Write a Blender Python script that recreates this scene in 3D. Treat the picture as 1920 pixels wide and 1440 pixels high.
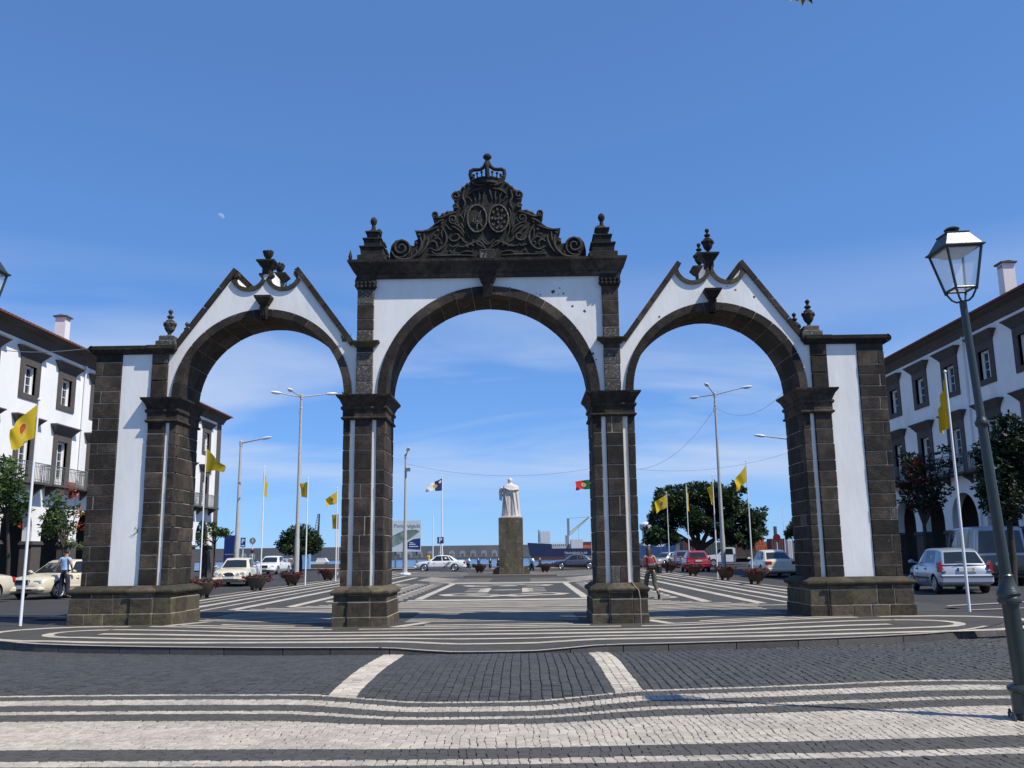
import bpy, bmesh, math, random
from math import sin, cos, pi, radians, sqrt, atan2, exp
from mathutils import Vector, Matrix, noise

scene = bpy.context.scene
for ob in list(bpy.data.objects):
    bpy.data.objects.remove(ob)
COL = scene.collection
RND = random.Random(11)

# ------------------------------------------------------------------ camera
FOC, PITCH, YAW, ROLL = 1702.0, radians(10.56), radians(-0.54), radians(-0.7532)
CAMP = Vector((0.7736, 0.0, 1.6))
FW = Vector((sin(YAW) * cos(PITCH), cos(YAW) * cos(PITCH), sin(PITCH)))
RT = Vector((cos(YAW), -sin(YAW), 0))
UP = RT.cross(FW)
RX = RT * cos(ROLL) + UP * sin(ROLL)
UX = -RT * sin(ROLL) + UP * cos(ROLL)
cam = bpy.data.cameras.new('camera')
cam.sensor_width = 36.0
cam.lens = FOC / 1920 * 36.0
cam.clip_start = 0.05
cam.clip_end = 30000
camo = bpy.data.objects.new('camera', cam)
COL.objects.link(camo)
m = Matrix((RX, UX, -FW)).transposed().to_4x4()
m.translation = CAMP
camo.matrix_world = m
scene.camera = camo

# ------------------------------------------------------------------ light
SUN_DIR = Vector((0.64, -0.33, 1.0)).normalized()      # towards the sun
SUN_EL = math.asin(SUN_DIR.z)
SUN_AZ = atan2(SUN_DIR.x, SUN_DIR.y)
scene.view_settings.view_transform = 'Standard'
scene.view_settings.look = 'None'
scene.view_settings.gamma = 1.0
scene.view_settings.exposure = 0.3
scene.view_settings.use_curve_mapping = False

w = bpy.data.worlds.new('World')
scene.world = w
w.use_nodes = True
nt = w.node_tree
nt.nodes.clear()
def N(t, **k):
    n = nt.nodes.new(t)
    for a, b in k.items():
        setattr(n, a, b)
    return n
L = lambda a, b: nt.links.new(a, b)
sky = N('ShaderNodeTexSky', sky_type='NISHITA')
sky.sun_disc = False
sky.sun_elevation = SUN_EL
sky.sun_rotation = SUN_AZ
sky.altitude = 0
sky.air_density = 0.8
sky.dust_density = 0.0
sky.ozone_density = 10.0
tc = N('ShaderNodeTexCoord')
sep = N('ShaderNodeSeparateXYZ')
L(tc.outputs['Generated'], sep.inputs[0])
zc = N('ShaderNodeMath', operation='ADD'); zc.inputs[1].default_value = 0.12
L(sep.outputs[2], zc.inputs[0])
zm = N('ShaderNodeMath', operation='MAXIMUM'); zm.inputs[1].default_value = 0.03
L(zc.outputs[0], zm.inputs[0])
dx = N('ShaderNodeMath', operation='DIVIDE'); L(sep.outputs[0], dx.inputs[0]); L(zm.outputs[0], dx.inputs[1])
dy = N('ShaderNodeMath', operation='DIVIDE'); L(sep.outputs[1], dy.inputs[0]); L(zm.outputs[0], dy.inputs[1])
cmb = N('ShaderNodeCombineXYZ'); L(dx.outputs[0], cmb.inputs[0]); L(dy.outputs[0], cmb.inputs[1])
mp = N('ShaderNodeMapping')
mp.inputs['Scale'].default_value = (0.60, 0.85, 1)
mp.inputs['Location'].default_value = (3.2, 0.6, 0)
mp.inputs['Rotation'].default_value = (0, 0, radians(12))
L(cmb.outputs[0], mp.inputs[0])
nz = N('ShaderNodeTexNoise')
nz.inputs['Scale'].default_value = 1.0
nz.inputs['Detail'].default_value = 9
nz.inputs['Roughness'].default_value = 0.52
nz.inputs['Distortion'].default_value = 0.5
L(mp.outputs[0], nz.inputs['Vector'])
rp = N('ShaderNodeValToRGB')
rp.color_ramp.elements[0].position = 0.38
rp.color_ramp.elements[0].color = (0, 0, 0, 1)
rp.color_ramp.elements[1].position = 0.64
rp.color_ramp.elements[1].color = (1, 1, 1, 1)
L(nz.outputs['Fac'], rp.inputs[0])
# thin cloud lies in a layer low over the sea: it thins out overhead
el = N('ShaderNodeMapRange')
el.inputs['From Min'].default_value = 0.31
el.inputs['From Max'].default_value = 0.16
el.inputs['To Min'].default_value = 0.0
el.inputs['To Max'].default_value = 0.9
L(sep.outputs[2], el.inputs[0])
lo_ = N('ShaderNodeMapRange', interpolation_type='SMOOTHSTEP'); lo_.inputs['From Min'].default_value = .02; lo_.inputs['From Max'].default_value = .13; L(sep.outputs[2], lo_.inputs[0])
cm0 = N('ShaderNodeMath', operation='MULTIPLY'); L(rp.outputs[0], cm0.inputs[0]); L(el.outputs[0], cm0.inputs[1])
cm = N('ShaderNodeMath', operation='MULTIPLY'); L(cm0.outputs[0], cm.inputs[0]); L(lo_.outputs[0], cm.inputs[1])
gam = N('ShaderNodeGamma'); gam.inputs[1].default_value = 0.57     # the camera's soft highlight curve, over the whole sky alike
L(sky.outputs[0], gam.inputs[0])
tin = N('ShaderNodeMixRGB', blend_type='MULTIPLY'); tin.inputs[0].default_value = 1.0
tin.inputs[2].default_value = (0.90, 1.36, 2.02, 1)
L(gam.outputs[0], tin.inputs[1])
mix = N('ShaderNodeMixRGB')
mix.inputs[2].default_value = (4.0, 4.6, 5.7, 1)
L(cm.outputs[0], mix.inputs[0]); L(tin.outputs[0], mix.inputs[1])
bg = N('ShaderNodeBackground')
bg.inputs['Strength'].default_value = 0.128
# the pale day moon, a half disc a quarter of a degree in radius
md_ = (FW + RX * ((413 - 960) / FOC) - UX * ((407 - 720) / FOC)).normalized()
mv = N('ShaderNodeVectorMath', operation='SUBTRACT'); mv.inputs[1].default_value = md_; L(tc.outputs['Generated'], mv.inputs[0])
ml = N('ShaderNodeVectorMath', operation='LENGTH'); L(mv.outputs[0], ml.inputs[0])
mk = N('ShaderNodeMapRange'); mk.inputs[1].default_value = .0044; mk.inputs[2].default_value = .0036; L(ml.outputs['Value'], mk.inputs[0])
mdot = N('ShaderNodeVectorMath', operation='DOT_PRODUCT'); mdot.inputs[1].default_value = (RX * .6 + UX * .8); L(mv.outputs[0], mdot.inputs[0])
ms = N('ShaderNodeMapRange'); ms.inputs[1].default_value = -.0003; ms.inputs[2].default_value = .0030; ms.inputs[4].default_value = .38; L(mdot.outputs['Value'], ms.inputs[0])
mf = N('ShaderNodeMath', operation='MULTIPLY'); L(mk.outputs[0], mf.inputs[0]); L(ms.outputs[0], mf.inputs[1])
mm = N('ShaderNodeMixRGB'); mm.inputs[2].default_value = (4.6, 5.2, 6.0, 1); L(mf.outputs[0], mm.inputs[0]); L(mix.outputs[0], mm.inputs[1])
L(mm.outputs[0], bg.inputs['Color'])
wo = N('ShaderNodeOutputWorld')
L(bg.outputs[0], wo.inputs[0])

sl = bpy.data.lights.new('sun', 'SUN')
sl.energy = 4.3
sl.angle = radians(0.53)
sl.color = (1.0, 0.935, 0.83)
so = bpy.data.objects.new('sun', sl)
COL.objects.link(so)
so.rotation_euler = (-SUN_DIR).to_track_quat('-Z', 'Y').to_euler()
so.location = (20, -10, 40)

# ------------------------------------------------------------------ helpers
def ray(px, py):
    return FW + RX * ((px - 960) / FOC) - UX * ((py - 720) / FOC)
def at(px, py, Y):
    d = ray(px, py); return CAMP + d * (Y / d.y)
def atx(px, py, X):
    d = ray(px, py); return CAMP + d * ((X - CAMP.x) / d.x)
def sstep(a, b, t):
    t = min(max((t - a) / (b - a), 0), 1); return t * t * (3 - 2 * t)
def zg(x):
    a = abs(x)
    return .1 * sstep(3.6, 8.0, a) + .12 * sstep(9, 18, a)
def G(px, py):
    d = ray(px, py); z = 0
    for _ in range(40):
        P = CAMP + d * ((z - CAMP.z) / d.z)
        z = .5 * z + .5 * zg(P.x)
    return P
def interp(xs, ys, x):
    if x <= xs[0]: return ys[0]
    for i in range(len(xs) - 1):
        if x <= xs[i + 1]:
            t = (x - xs[i]) / (xs[i + 1] - xs[i]); return ys[i] + t * (ys[i + 1] - ys[i])
    return ys[-1]

class MB:
    """collects polygons and links them as one mesh object"""
    def __init__(s):
        s.v = []; s.f = []; s.t = []; s.uv = None
    def vert(s, p):
        s.v.append(tuple(p)); return len(s.v) - 1
    def face(s, idx, tint=0.5):
        s.f.append(tuple(idx)); s.t.append(tint)
    def poly(s, pts, tint=0.5):
        b = len(s.v); s.v += [tuple(p) for p in pts]
        s.face(range(b, b + len(pts)), tint)
    def box(s, x0, x1, y0, y1, z0, z1, tint=0.5):
        b = len(s.v)
        s.v += [(x0, y0, z0), (x1, y0, z0), (x1, y1, z0), (x0, y1, z0), (x0, y0, z1), (x1, y0, z1), (x1, y1, z1), (x0, y1, z1)]
        for q in ((0, 3, 2, 1), (4, 5, 6, 7), (0, 1, 5, 4), (1, 2, 6, 5), (2, 3, 7, 6), (3, 0, 4, 7)):
            s.face([b + i for i in q], tint)
        return s
    def bbox(s, x0, x1, y0, y1, z0, z1, bv=0.01, tint=0.5):
        """box with chamfered edges"""
        bv = min(bv, (x1 - x0) * .45, (y1 - y0) * .45, (z1 - z0) * .45)
        X = ((x0, x0 + bv), (x1, x1 - bv)); Y = ((y0, y0 + bv), (y1, y1 - bv)); Z = ((z0, z0 + bv), (z1, z1 - bv))
        b = len(s.v); ix = {}
        for i in (0, 1):
            for j in (0, 1):
                for k in (0, 1):
                    ix[i, j, k, 0] = s.vert((X[i][0], Y[j][1], Z[k][1]))
                    ix[i, j, k, 1] = s.vert((X[i][1], Y[j][0], Z[k][1]))
                    ix[i, j, k, 2] = s.vert((X[i][1], Y[j][1], Z[k][0]))
        def q(a): s.face(a, tint)
        for i in (0, 1):
            c = [(0, 0), (1, 0), (1, 1), (0, 1)]
            if i == 0: c = c[::-1]
            q([ix[i, j, k, 0] for j, k in c])
            c2 = [(0, 0), (0, 1), (1, 1), (1, 0)]
            if i == 0: c2 = c2[::-1]
            q([ix[j, i, k, 1] for j, k in c2])
            q([ix[j, k, i, 2] for j, k in c])
        for j in (0, 1):
            for k in (0, 1):
                e = 1 if (j + k) % 2 == 0 else -1
                q([ix[0, j, k, 1], ix[1, j, k, 1], ix[1, j, k, 2], ix[0, j, k, 2]][::e])
                q([ix[j, 0, k, 2], ix[j, 1, k, 2], ix[j, 1, k, 0], ix[j, 0, k, 0]][::e])
                q([ix[j, k, 0, 0], ix[j, k, 1, 0], ix[j, k, 1, 1], ix[j, k, 0, 1]][::e])
        for i in (0, 1):
            for j in (0, 1):
                for k in (0, 1):
                    t = [ix[i, j, k, 0], ix[i, j, k, 1], ix[i, j, k, 2]]
                    if (i + j + k) % 2 == 0: t = t[::-1]
                    q(t)
        return s
    def prism(s, poly, d0, d1, axis='y', tint=0.5):
        """extrude a 2d polygon; axis y: (x,z) polygon; axis x: (y,z); axis z: (x,y)"""
        n = len(poly); b = len(s.v)
        for d in (d0, d1):
            for a, c in poly:
                s.v.append((a, d, c) if axis == 'y' else (d, a, c) if axis == 'x' else (a, c, d))
        s.face([b + i for i in range(n)], tint); s.face([b + n + i for i in range(n)][::-1], tint)
        for i in range(n):
            j = (i + 1) % n
            s.face((b + i, b + n + i, b + n + j, b + j), tint)
        return s
    def tube(s, pts, r, n=8, cap=True, tint=0.5, flat=1.0):
        """tube along points; r number or list"""
        pts = [Vector(p) for p in pts]
        rs = r if isinstance(r, (list, tuple)) else [r] * len(pts)
        b0 = len(s.v); prev = None
        for i, p in enumerate(pts):
            d = (pts[min(i + 1, len(pts) - 1)] - pts[max(i - 1, 0)])
            d = d.normalized() if d.length > 1e-9 else Vector((0, 0, 1))
            if prev is None:
                a = d.cross(Vector((0, 0, 1)))
                if a.length < 1e-3: a = d.cross(Vector((1, 0, 0)))
            else:
                a = prev - d * prev.dot(d)
                if a.length < 1e-6: a = d.cross(Vector((1, 0, 0)))
            a.normalize(); prev = a; c = d.cross(a)
            for k in range(n):
                t = 2 * pi * k / n
                s.v.append(tuple(p + a * (rs[i] * cos(t)) + c * (rs[i] * flat * sin(t))))
        for i in range(len(pts) - 1):
            for k in range(n):
                k2 = (k + 1) % n; A = b0 + i * n; B = A + n
                s.face((A + k, A + k2, B + k2, B + k), tint)
        if cap:
            s.face([b0 + k for k in range(n)][::-1], tint)
            e = b0 + (len(pts) - 1) * n
            s.face([e + k for k in range(n)], tint)
        return s
    def lathe(s, prof, c=(0, 0, 0), n=16, tint=0.5, sq=False):
        """prof: (radius, z). sq: square plan"""
        b = len(s.v); cx, cy, cz = c
        if sq: n = 4
        for r, z in prof:
            for k in range(n):
                t = 2 * pi * k / n + (pi / 4 if sq else 0)
                rr = r * (sqrt(2) if sq else 1)
                s.v.append((cx + rr * cos(t), cy + rr * sin(t), cz + z))
        for i in range(len(prof) - 1):
            for k in range(n):
                k2 = (k + 1) % n; A = b + i * n; B = A + n
                s.face((A + k, A + k2, B + k2, B + k), tint)
        s.face([b + k for k in range(n)][::-1], tint)
        e = b + (len(prof) - 1) * n
        s.face([e + k for k in range(n)], tint)
        return s
    def mold(s, x0, x1, y0, y1, prof, tint=0.5):
        """moulding swept round a rectangle, prof: (offset outwards, z)"""
        b = len(s.v)
        for o, z in prof:
            s.v += [(x0 - o, y0 - o, z), (x1 + o, y0 - o, z), (x1 + o, y1 + o, z), (x0 - o, y1 + o, z)]
        for i in range(len(prof) - 1):
            A = b + 4 * i; B = A + 4
            for k in range(4):
                k2 = (k + 1) % 4
                s.face((A + k, A + k2, B + k2, B + k), tint)
        s.face([b + 3, b + 2, b + 1, b], tint)
        e = b + 4 * (len(prof) - 1)
        s.face([e, e + 1, e + 2, e + 3], tint)
        return s
    def strip(s, pts, hw, tint=0.5):
        """flat ribbon through 3d points, half width hw (number or list) in the xy plane"""
        pts = [Vector(p) for p in pts]; n = len(pts); b = len(s.v)
        for i, p in enumerate(pts):
            d = pts[min(i + 1, n - 1)] - pts[max(i - 1, 0)]; d.z = 0; d.normalize()
            q = Vector((-d.y, d.x, 0)); h = hw[i] if isinstance(hw, (list, tuple)) else hw
            s.v.append(tuple(p + q * h)); s.v.append(tuple(p - q * h))
        for i in range(n - 1):
            A = b + 2 * i
            s.face((A, A + 1, A + 3, A + 2), tint)
        return s
    def grid(s, xs, ys, fz, tint=0.5):
        b = len(s.v); nx = len(xs)
        for y in ys:
            for x in xs: s.v.append((x, y, fz(x, y)))
        for j in range(len(ys) - 1):
            for i in range(nx - 1):
                A = b + j * nx + i
                s.face((A, A + 1, A + nx + 1, A + nx), tint)
        return s
    def build(s, name, mat, parent=None, smooth=None, tint=False, loc=None, recalc=True):
        me = bpy.data.meshes.new(name)
        me.from_pydata(s.v, [], s.f)
        if recalc:
            bm = bmesh.new(); bm.from_mesh(me)
            bmesh.ops.recalc_face_normals(bm, faces=bm.faces)
            bm.to_mesh(me); bm.free()
        if tint:
            a = me.attributes.new('tint', 'FLOAT', 'FACE')
            a.data.foreach_set('value', s.t)
        if smooth:
            me.shade_smooth(); me.set_sharp_from_angle(angle=radians(smooth))
        me.materials.append(mat)
        o = bpy.data.objects.new(name, me)
        COL.objects.link(o)
        if parent is not None: o.parent = parent
        if loc is not None: o.location = loc
        return o

def link_mesh(name, me, parent=None, loc=None):
    o = bpy.data.objects.new(name, me); COL.objects.link(o)
    if parent is not None: o.parent = parent
    if loc is not None: o.location = loc
    return o
def tag(o, label=None, cat=None, group=None, kind=None):
    if label: o['label'] = label
    if cat: o['category'] = cat
    if group: o['group'] = group
    if kind: o['kind'] = kind
    return o
def thing(name, label, cat, loc=(0, 0, 0), rz=0.0, group=None):
    o = bpy.data.objects.new(name, None); COL.objects.link(o)
    o.empty_display_size = .2
    o.location = loc; o.rotation_euler = (0, 0, rz)
    return tag(o, label, cat, group)
def keep_world(part, root):
    """part was modelled in world coordinates: hang it under root without moving it"""
    part.parent = root
    part.matrix_parent_inverse = (Matrix.Translation(root.location) @ root.rotation_euler.to_matrix().to_4x4()).inverted()
    return part
def eval_mesh(o):
    dg = bpy.context.evaluated_depsgraph_get()
    return bpy.data.meshes.new_from_object(o.evaluated_get(dg))
def text_mesh(body, size, mat, name, extrude=0.004, align='CENTER', bold=0.0):
    cu = bpy.data.curves.new('lettering', 'FONT')
    cu.body = body; cu.size = size; cu.extrude = extrude; cu.align_x = align; cu.align_y = 'CENTER'; cu.offset = bold
    cu.resolution_u = 3
    o = bpy.data.objects.new('lettering', cu); COL.objects.link(o)
    bpy.context.view_layer.update()
    me = eval_mesh(o)
    bpy.data.objects.remove(o)
    me.name = name; me.materials.clear(); me.materials.append(mat)
    return me

# ------------------------------------------------------------------ materials
def mat(name, col, rough=.8, var=.12, scale=6.0, bump=0.0, bscale=40.0, metal=0.0, spec=.5, col2=None, cscale=None,
        orand=0.0, tint=0.0, spots=None, sscale=18.0, samount=.6, coat=0.0, trans=0.0, stretch=(1, 1, 1), c2lo=.45, c2hi=.65):
    M = bpy.data.materials.new(name); M.use_nodes = True
    nt = M.node_tree; b = nt.nodes['Principled BSDF']
    def N(t, **k):
        n = nt.nodes.new(t)
        for a, v in k.items(): setattr(n, a, v)
        return n
    L = lambda a, c: nt.links.new(a, c)
    b.inputs['Roughness'].default_value = rough
    b.inputs['Metallic'].default_value = metal
    b.inputs['Specular IOR Level'].default_value = spec
    if coat: b.inputs['Coat Weight'].default_value = coat; b.inputs['Coat Roughness'].default_value = .05
    if trans: b.inputs['Transmission Weight'].default_value = trans
    geo = N('ShaderNodeNewGeometry')
    mp = N('ShaderNodeMapping'); mp.inputs['Scale'].default_value = stretch
    L(geo.outputs['Position'], mp.inputs[0])
    cur = None
    if col2:
        n2 = N('ShaderNodeTexNoise'); n2.inputs['Scale'].default_value = cscale or scale * .5
        n2.inputs['Detail'].default_value = 5; n2.inputs['Roughness'].default_value = .6
        L(mp.outputs[0], n2.inputs['Vector'])
        r2 = N('ShaderNodeMapRange'); r2.inputs[1].default_value = c2lo; r2.inputs[2].default_value = c2hi
        L(n2.outputs['Fac'], r2.inputs[0])
        mx = N('ShaderNodeMixRGB'); mx.inputs[1].default_value = (*col, 1); mx.inputs[2].default_value = (*col2, 1)
        L(r2.outputs[0], mx.inputs[0]); cur = mx.outputs[0]
    val = None
    if var:
        n1 = N('ShaderNodeTexNoise'); n1.inputs['Scale'].default_value = scale
        n1.inputs['Detail'].default_value = 6; n1.inputs['Roughness'].default_value = .65
        L(mp.outputs[0], n1.inputs['Vector'])
        r1 = N('ShaderNodeMapRange'); r1.inputs[1].default_value = .25; r1.inputs[2].default_value = .75
        r1.inputs[3].default_value = 1 - var; r1.inputs[4].default_value = 1 + var
        L(n1.outputs['Fac'], r1.inputs[0]); val = r1.outputs[0]
    def mul(a, c):
        if a is None: return c
        n = N('ShaderNodeMath', operation='MULTIPLY'); L(a, n.inputs[0]); L(c, n.inputs[1]); return n.outputs[0]
    if orand:
        oi = N('ShaderNodeObjectInfo'); r = N('ShaderNodeMapRange')
        r.inputs[3].default_value = 1 - orand; r.inputs[4].default_value = 1 + orand
        L(oi.outputs['Random'], r.inputs[0]); val = mul(val, r.outputs[0])
    if tint:
        at_ = N('ShaderNodeAttribute'); at_.attribute_name = 'tint'; r = N('ShaderNodeMapRange')
        r.inputs[3].default_value = 1 - tint; r.inputs[4].default_value = 1 + tint
        L(at_.outputs['Fac'], r.inputs[0]); val = mul(val, r.outputs[0])
    if val is not None:
        vm = N('ShaderNodeVectorMath', operation='SCALE')
        if cur is None: vm.inputs[0].default_value = col
        else: L(cur, vm.inputs[0])
        L(val, vm.inputs['Scale']); cur = vm.outputs[0]
    if spots:
        ns = N('ShaderNodeTexNoise'); ns.inputs['Scale'].default_value = sscale; ns.inputs['Detail'].default_value = 7
        ns.inputs['Roughness'].default_value = .75
        L(geo.outputs['Position'], ns.inputs['Vector'])
        rs = N('ShaderNodeMapRange'); rs.inputs[1].default_value = samount; rs.inputs[2].default_value = samount + .08
        L(ns.outputs['Fac'], rs.inputs[0])
        mx = N('ShaderNodeMixRGB'); mx.inputs[2].default_value = (*spots, 1)
        if cur is None: mx.inputs[1].default_value = (*col, 1)
        else: L(cur, mx.inputs[1])
        L(rs.outputs[0], mx.inputs[0]); cur = mx.outputs[0]
    if cur is None: b.inputs['Base Color'].default_value = (*col, 1)
    else: L(cur, b.inputs['Base Color'])
    if bump:
        nb = N('ShaderNodeTexNoise'); nb.inputs['Scale'].default_value = bscale; nb.inputs['Detail'].default_value = 5
        L(mp.outputs[0], nb.inputs['Vector'])
        bp = N('ShaderNodeBump'); bp.inputs['Strength'].default_value = 1.0; bp.inputs['Distance'].default_value = bump
        L(nb.outputs['Fac'], bp.inputs['Height']); L(bp.outputs[0], b.inputs['Normal'])
    return M

M = {}
M['basalt'] = mat('basalt', (.024, .018, .013), .92, .6, 9, .02, 42, col2=(.062, .047, .034), cscale=1.7, orand=.55, spots=(.26, .235, .19), sscale=11, samount=.635)
M['basalt_mossy'] = mat('basalt_mossy', (.066, .053, .037), .95, .55, 9, .018, 40, col2=(.092, .080, .040), cscale=2.0, orand=.45, spots=(.24, .22, .18), sscale=12, samount=.68)
M['basalt_lichen'] = mat('basalt_lichen', (.070, .062, .053), .95, .3, 5, .012, 50, orand=.2, spots=(.30, .29, .25), sscale=26, samount=.535)
M['crest'] = mat('crest_stone', (.019, .016, .0125), .92, .55, 6, .018, 40, col2=(.034, .032, .021), cscale=3, spots=(.20, .20, .17), sscale=14, samount=.70)
M['tablet'] = mat('pale_tablet', (.15, .14, .125), .9, .3, 12, .006, 40)
M['relief'] = mat('weathered_relief', (.040, .035, .028), .92, .5, 8, .014, 40, col2=(.062, .058, .044), cscale=3, spots=(.22, .215, .185), sscale=16, samount=.64)
M['mortar'] = mat('mortar', (.36, .32, .26), .95, .25, 9, .004, 80)
M['plaster'] = mat('white_limewash', (.87, .855, .815), .85, .05, 3.5, .004, 9, col2=(.72, .70, .655), cscale=.9, stretch=(1.3, 1.3, .4), c2lo=.45, c2hi=.85)
M['wall_white'] = mat('white_wall', (.86, .86, .84), .85, .05, 1.2, .004, 12, col2=(.66, .65, .62), cscale=.5, c2lo=.5, c2hi=.85, stretch=(1, 1, .6))
M['grey_stone'] = mat('grey_stone_trim', (.085, .074, .066), .9, .22, 4, .006, 40, orand=.1)
M['asphalt'] = mat('asphalt', (.033, .0325, .032), .9, .22, 1.5, .004, 150, col2=(.044, .043, .041), cscale=.25)
M['plaza_dark'] = mat('plaza_dark_mosaic', (.054, .052, .0455), .85, .28, 6, .005, 45, col2=(.041, .039, .035), cscale=.5)
M['mosaic_white'] = mat('mosaic_white', (.48, .43, .35), .85, .22, 14, .004, 70, col2=(.35, .32, .265), cscale=1.5)
M['stone_white'] = mat('white_sett', (.47, .42, .345), .8, .14, 25, .005, 70, tint=.15, orand=.15, col2=(.36, .325, .27), cscale=1.2)
M['stone_dark'] = mat('dark_sett', (.074, .071, .062), .8, .2, 25, .003, 90, tint=.16, orand=.16)
M['cobble'] = mat('basalt_cobble', (.044, .045, .0455), .72, .3, 20, .004, 70, tint=.2, orand=.2, spots=(.13, .13, .13), sscale=22, samount=.72)
M['joint'] = mat('earth_joint', (.060, .054, .045), .95, .25, 20, .004, 80)
M['joint_dark'] = mat('dark_joint', (.028, .028, .028), .95, .25, 20)
M['kerb'] = mat('kerb_basalt', (.085, .078, .074), .9, .25, 8, .008, 50, orand=.2)
M['sea'] = mat('sea_water', (.055, .115, .21), .22, .10, .02, .25, .35, spec=.35)
M['quay'] = mat('quay_stone', (.22, .20, .18), .9, .2, 1.0)

# ---- the lie of the land
NEAR_X = [-9.5, -5.5, -4, -2.4, .25, 2.4, 3.7, 4.8, 5.65, 6.6, 9]
NEAR_Y = [11.0, 11.29, 11.3, 11.2, 11.0, 11.2, 11.38, 11.6, 11.8, 11.64, 10.9]
def near_edge(x):
    s = 0
    for d in (-.6, -.3, 0, .3, .6): s += interp(NEAR_X, NEAR_Y, x + d)
    return s / 5
def kerb_y(x):
    return 16.36 + .0195 * x * x + (.0012 * max(0, abs(x) - 8.3) ** 2) * 120
def dip(x):
    return .085 * (1 - sstep(.55, 2.1, abs(x - .22)))
def z_near(x, y):
    return -dip(x) * sstep(7.6, 10.9, y)
def z_road(x, y):
    t = (y - 14.0) / 2.6
    return -.125 + .07 * max(0, 1 - t * t)
def z_prom(x, y):
    return zg(x) * sstep(17.0, 21.0, y) - dip(x) * (1 - sstep(16.4, 19.2, y))
def z_ground(x, y):
    if y < 16: return -.35
    return -.35 + (zg(x) - .035 + .35) * sstep(16, 21.5, y)

xs = [-900, -300, -120, -60, -40, -30, -24, -20, -18, -16, -14, -12, -10.5, -9, -8, -7, -6, -5, -4, -3]
xs = xs + [0] + [-x for x in xs[::-1]]
b = MB()
b.grid(xs, [-60, -10, 4, 10, 16, 17, 18, 19, 20, 21, 21.5, 24, 30, 40, 60, 80, 97], z_ground)
xr = [x for x in xs if x >= 20]
b.grid(xr, [97, 130, 200, 420], lambda x, y: .19)
ground = tag(b.build('ground', M['asphalt']), kind='structure')
b = MB(); b.box(-900, 20, 97, 97.7, -4, .28); b.box(19.4, 20.1, 97.72, 420, -4, .24)
tag(b.build('quay_edge', M['quay']), kind='structure')
b = MB(); b.grid([-20000, -6000, -2000, -600, -200, 0, 200, 600, 2000, 6000, 20000], [97.2, 200, 500, 1200, 3000, 8000, 25000], lambda x, y: -1.6)
tag(b.build('sea', M['sea']), kind='structure')

# ---- plaza (dark mosaic) and the promenade in front of the gate
def prom_left(y):  # rounded ends of the promenade
    return -10.35 + max(0, (19.3 - y)) ** 2 * .16
def prom_right(y):
    return 11.3 - max(0, (20.2 - y)) ** 2 * .16
b = MB()
xs2 = [-11.7 + i * .65 for i in range(37)]
b.grid(xs2, [23.4, 26, 30, 35, 40, 50, 60, 72, 84], lambda x, y: zg(x))
plaza = tag(b.build('plaza_pavement', M['plaza_dark']), kind='structure')
b = MB(); rows = []
NX = 60
for j in range(25):
    row = []
    for i in range(NX + 1):
        u = i / NX
        yb = 15.9 + j * (23.4 - 15.9) / 24
        x0, x1 = -10.4, 11.2
        x = x0 + u * (x1 - x0)
        y = max(yb, min(kerb_y(x), 23.3))
        x = min(max(x, prom_left(y)), prom_right(y))
        row.append(b.vert((x, y, z_prom(x, y) + .0005)))
    rows.append(row)
for j in range(24):
    for i in range(NX):
        b.face((rows[j][i], rows[j][i + 1], rows[j + 1][i + 1], rows[j + 1][i]))
prom = b.build('promenade', M['plaza_dark'])
me = prom.data
bm = bmesh.new(); bm.from_mesh(me)
bmesh.ops.remove_doubles(bm, verts=bm.verts, dist=1e-4)
bmesh.ops.dissolve_degenerate(bm, edges=bm.edges, dist=1e-4)
bmesh.ops.recalc_face_normals(bm, faces=bm.faces)
if sum(f.normal.z for f in bm.faces) < 0: bmesh.ops.reverse_faces(bm, faces=bm.faces)
bm.to_mesh(me); bm.free()
tag(prom, kind='structure')

# white mosaic bands of the promenade: a sheet 4 mm above the dark stone
def band(pts, hw, name='white_band', parent=prom, zf=z_prom, lift=.0045, seg=.35):
    out = []; hs = []
    for i in range(len(pts) - 1):
        a = pts[i]; c = pts[i + 1]
        n = max(1, int(math.hypot(c[0] - a[0], c[1] - a[1]) / seg))
        for k in range(n):
            t = k / n
            x = a[0] + (c[0] - a[0]) * t; y = a[1] + (c[1] - a[1]) * t
            y += .018 * noise.noise((x * 1.3, y * 3.1, 4.2))
            out.append((x, y, zf(x, y) + lift))
            h = hw
            hs.append(h * (1 + .12 * noise.noise((x * 2.2, y, 9))))
    x, y = pts[-1]; out.append((x, y, zf(x, y) + lift)); hs.append(hw)
    bb = MB(); bb.strip(out, hs)
    o = bb.build(name, M['mosaic_white'], parent, recalc=False)
    if o.data.polygons[0].normal.z < 0: o.data.flip_normals()
    return o
def bow(y0, k=.006):       # bands bow a little with the kerb
    return lambda x: y0 + k * x * x
def hline(y0, xa, xb, k=.004):
    n = max(2, int(abs(xb - xa) / .7)); f = bow(y0, k)
    return [(xa + (xb - xa) * i / n, f(xa + (xb - xa) * i / n)) for i in range(n + 1)]
def turn(cx, y0, y1, sgn, n=9):   # half loop from y0 to y1
    cy = (y0 + y1) / 2; ry = abs(y1 - y0) / 2; rx = ry * 1.5
    return [(cx + sgn * rx * sin(pi * i / n), cy + (y0 - cy) * cos(pi * i / n)) for i in range(n + 1)]
# kerb edge line
band([(x / 2, kerb_y(x / 2) + .10) for x in range(-19, 21)], .05)
k = .006
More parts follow.
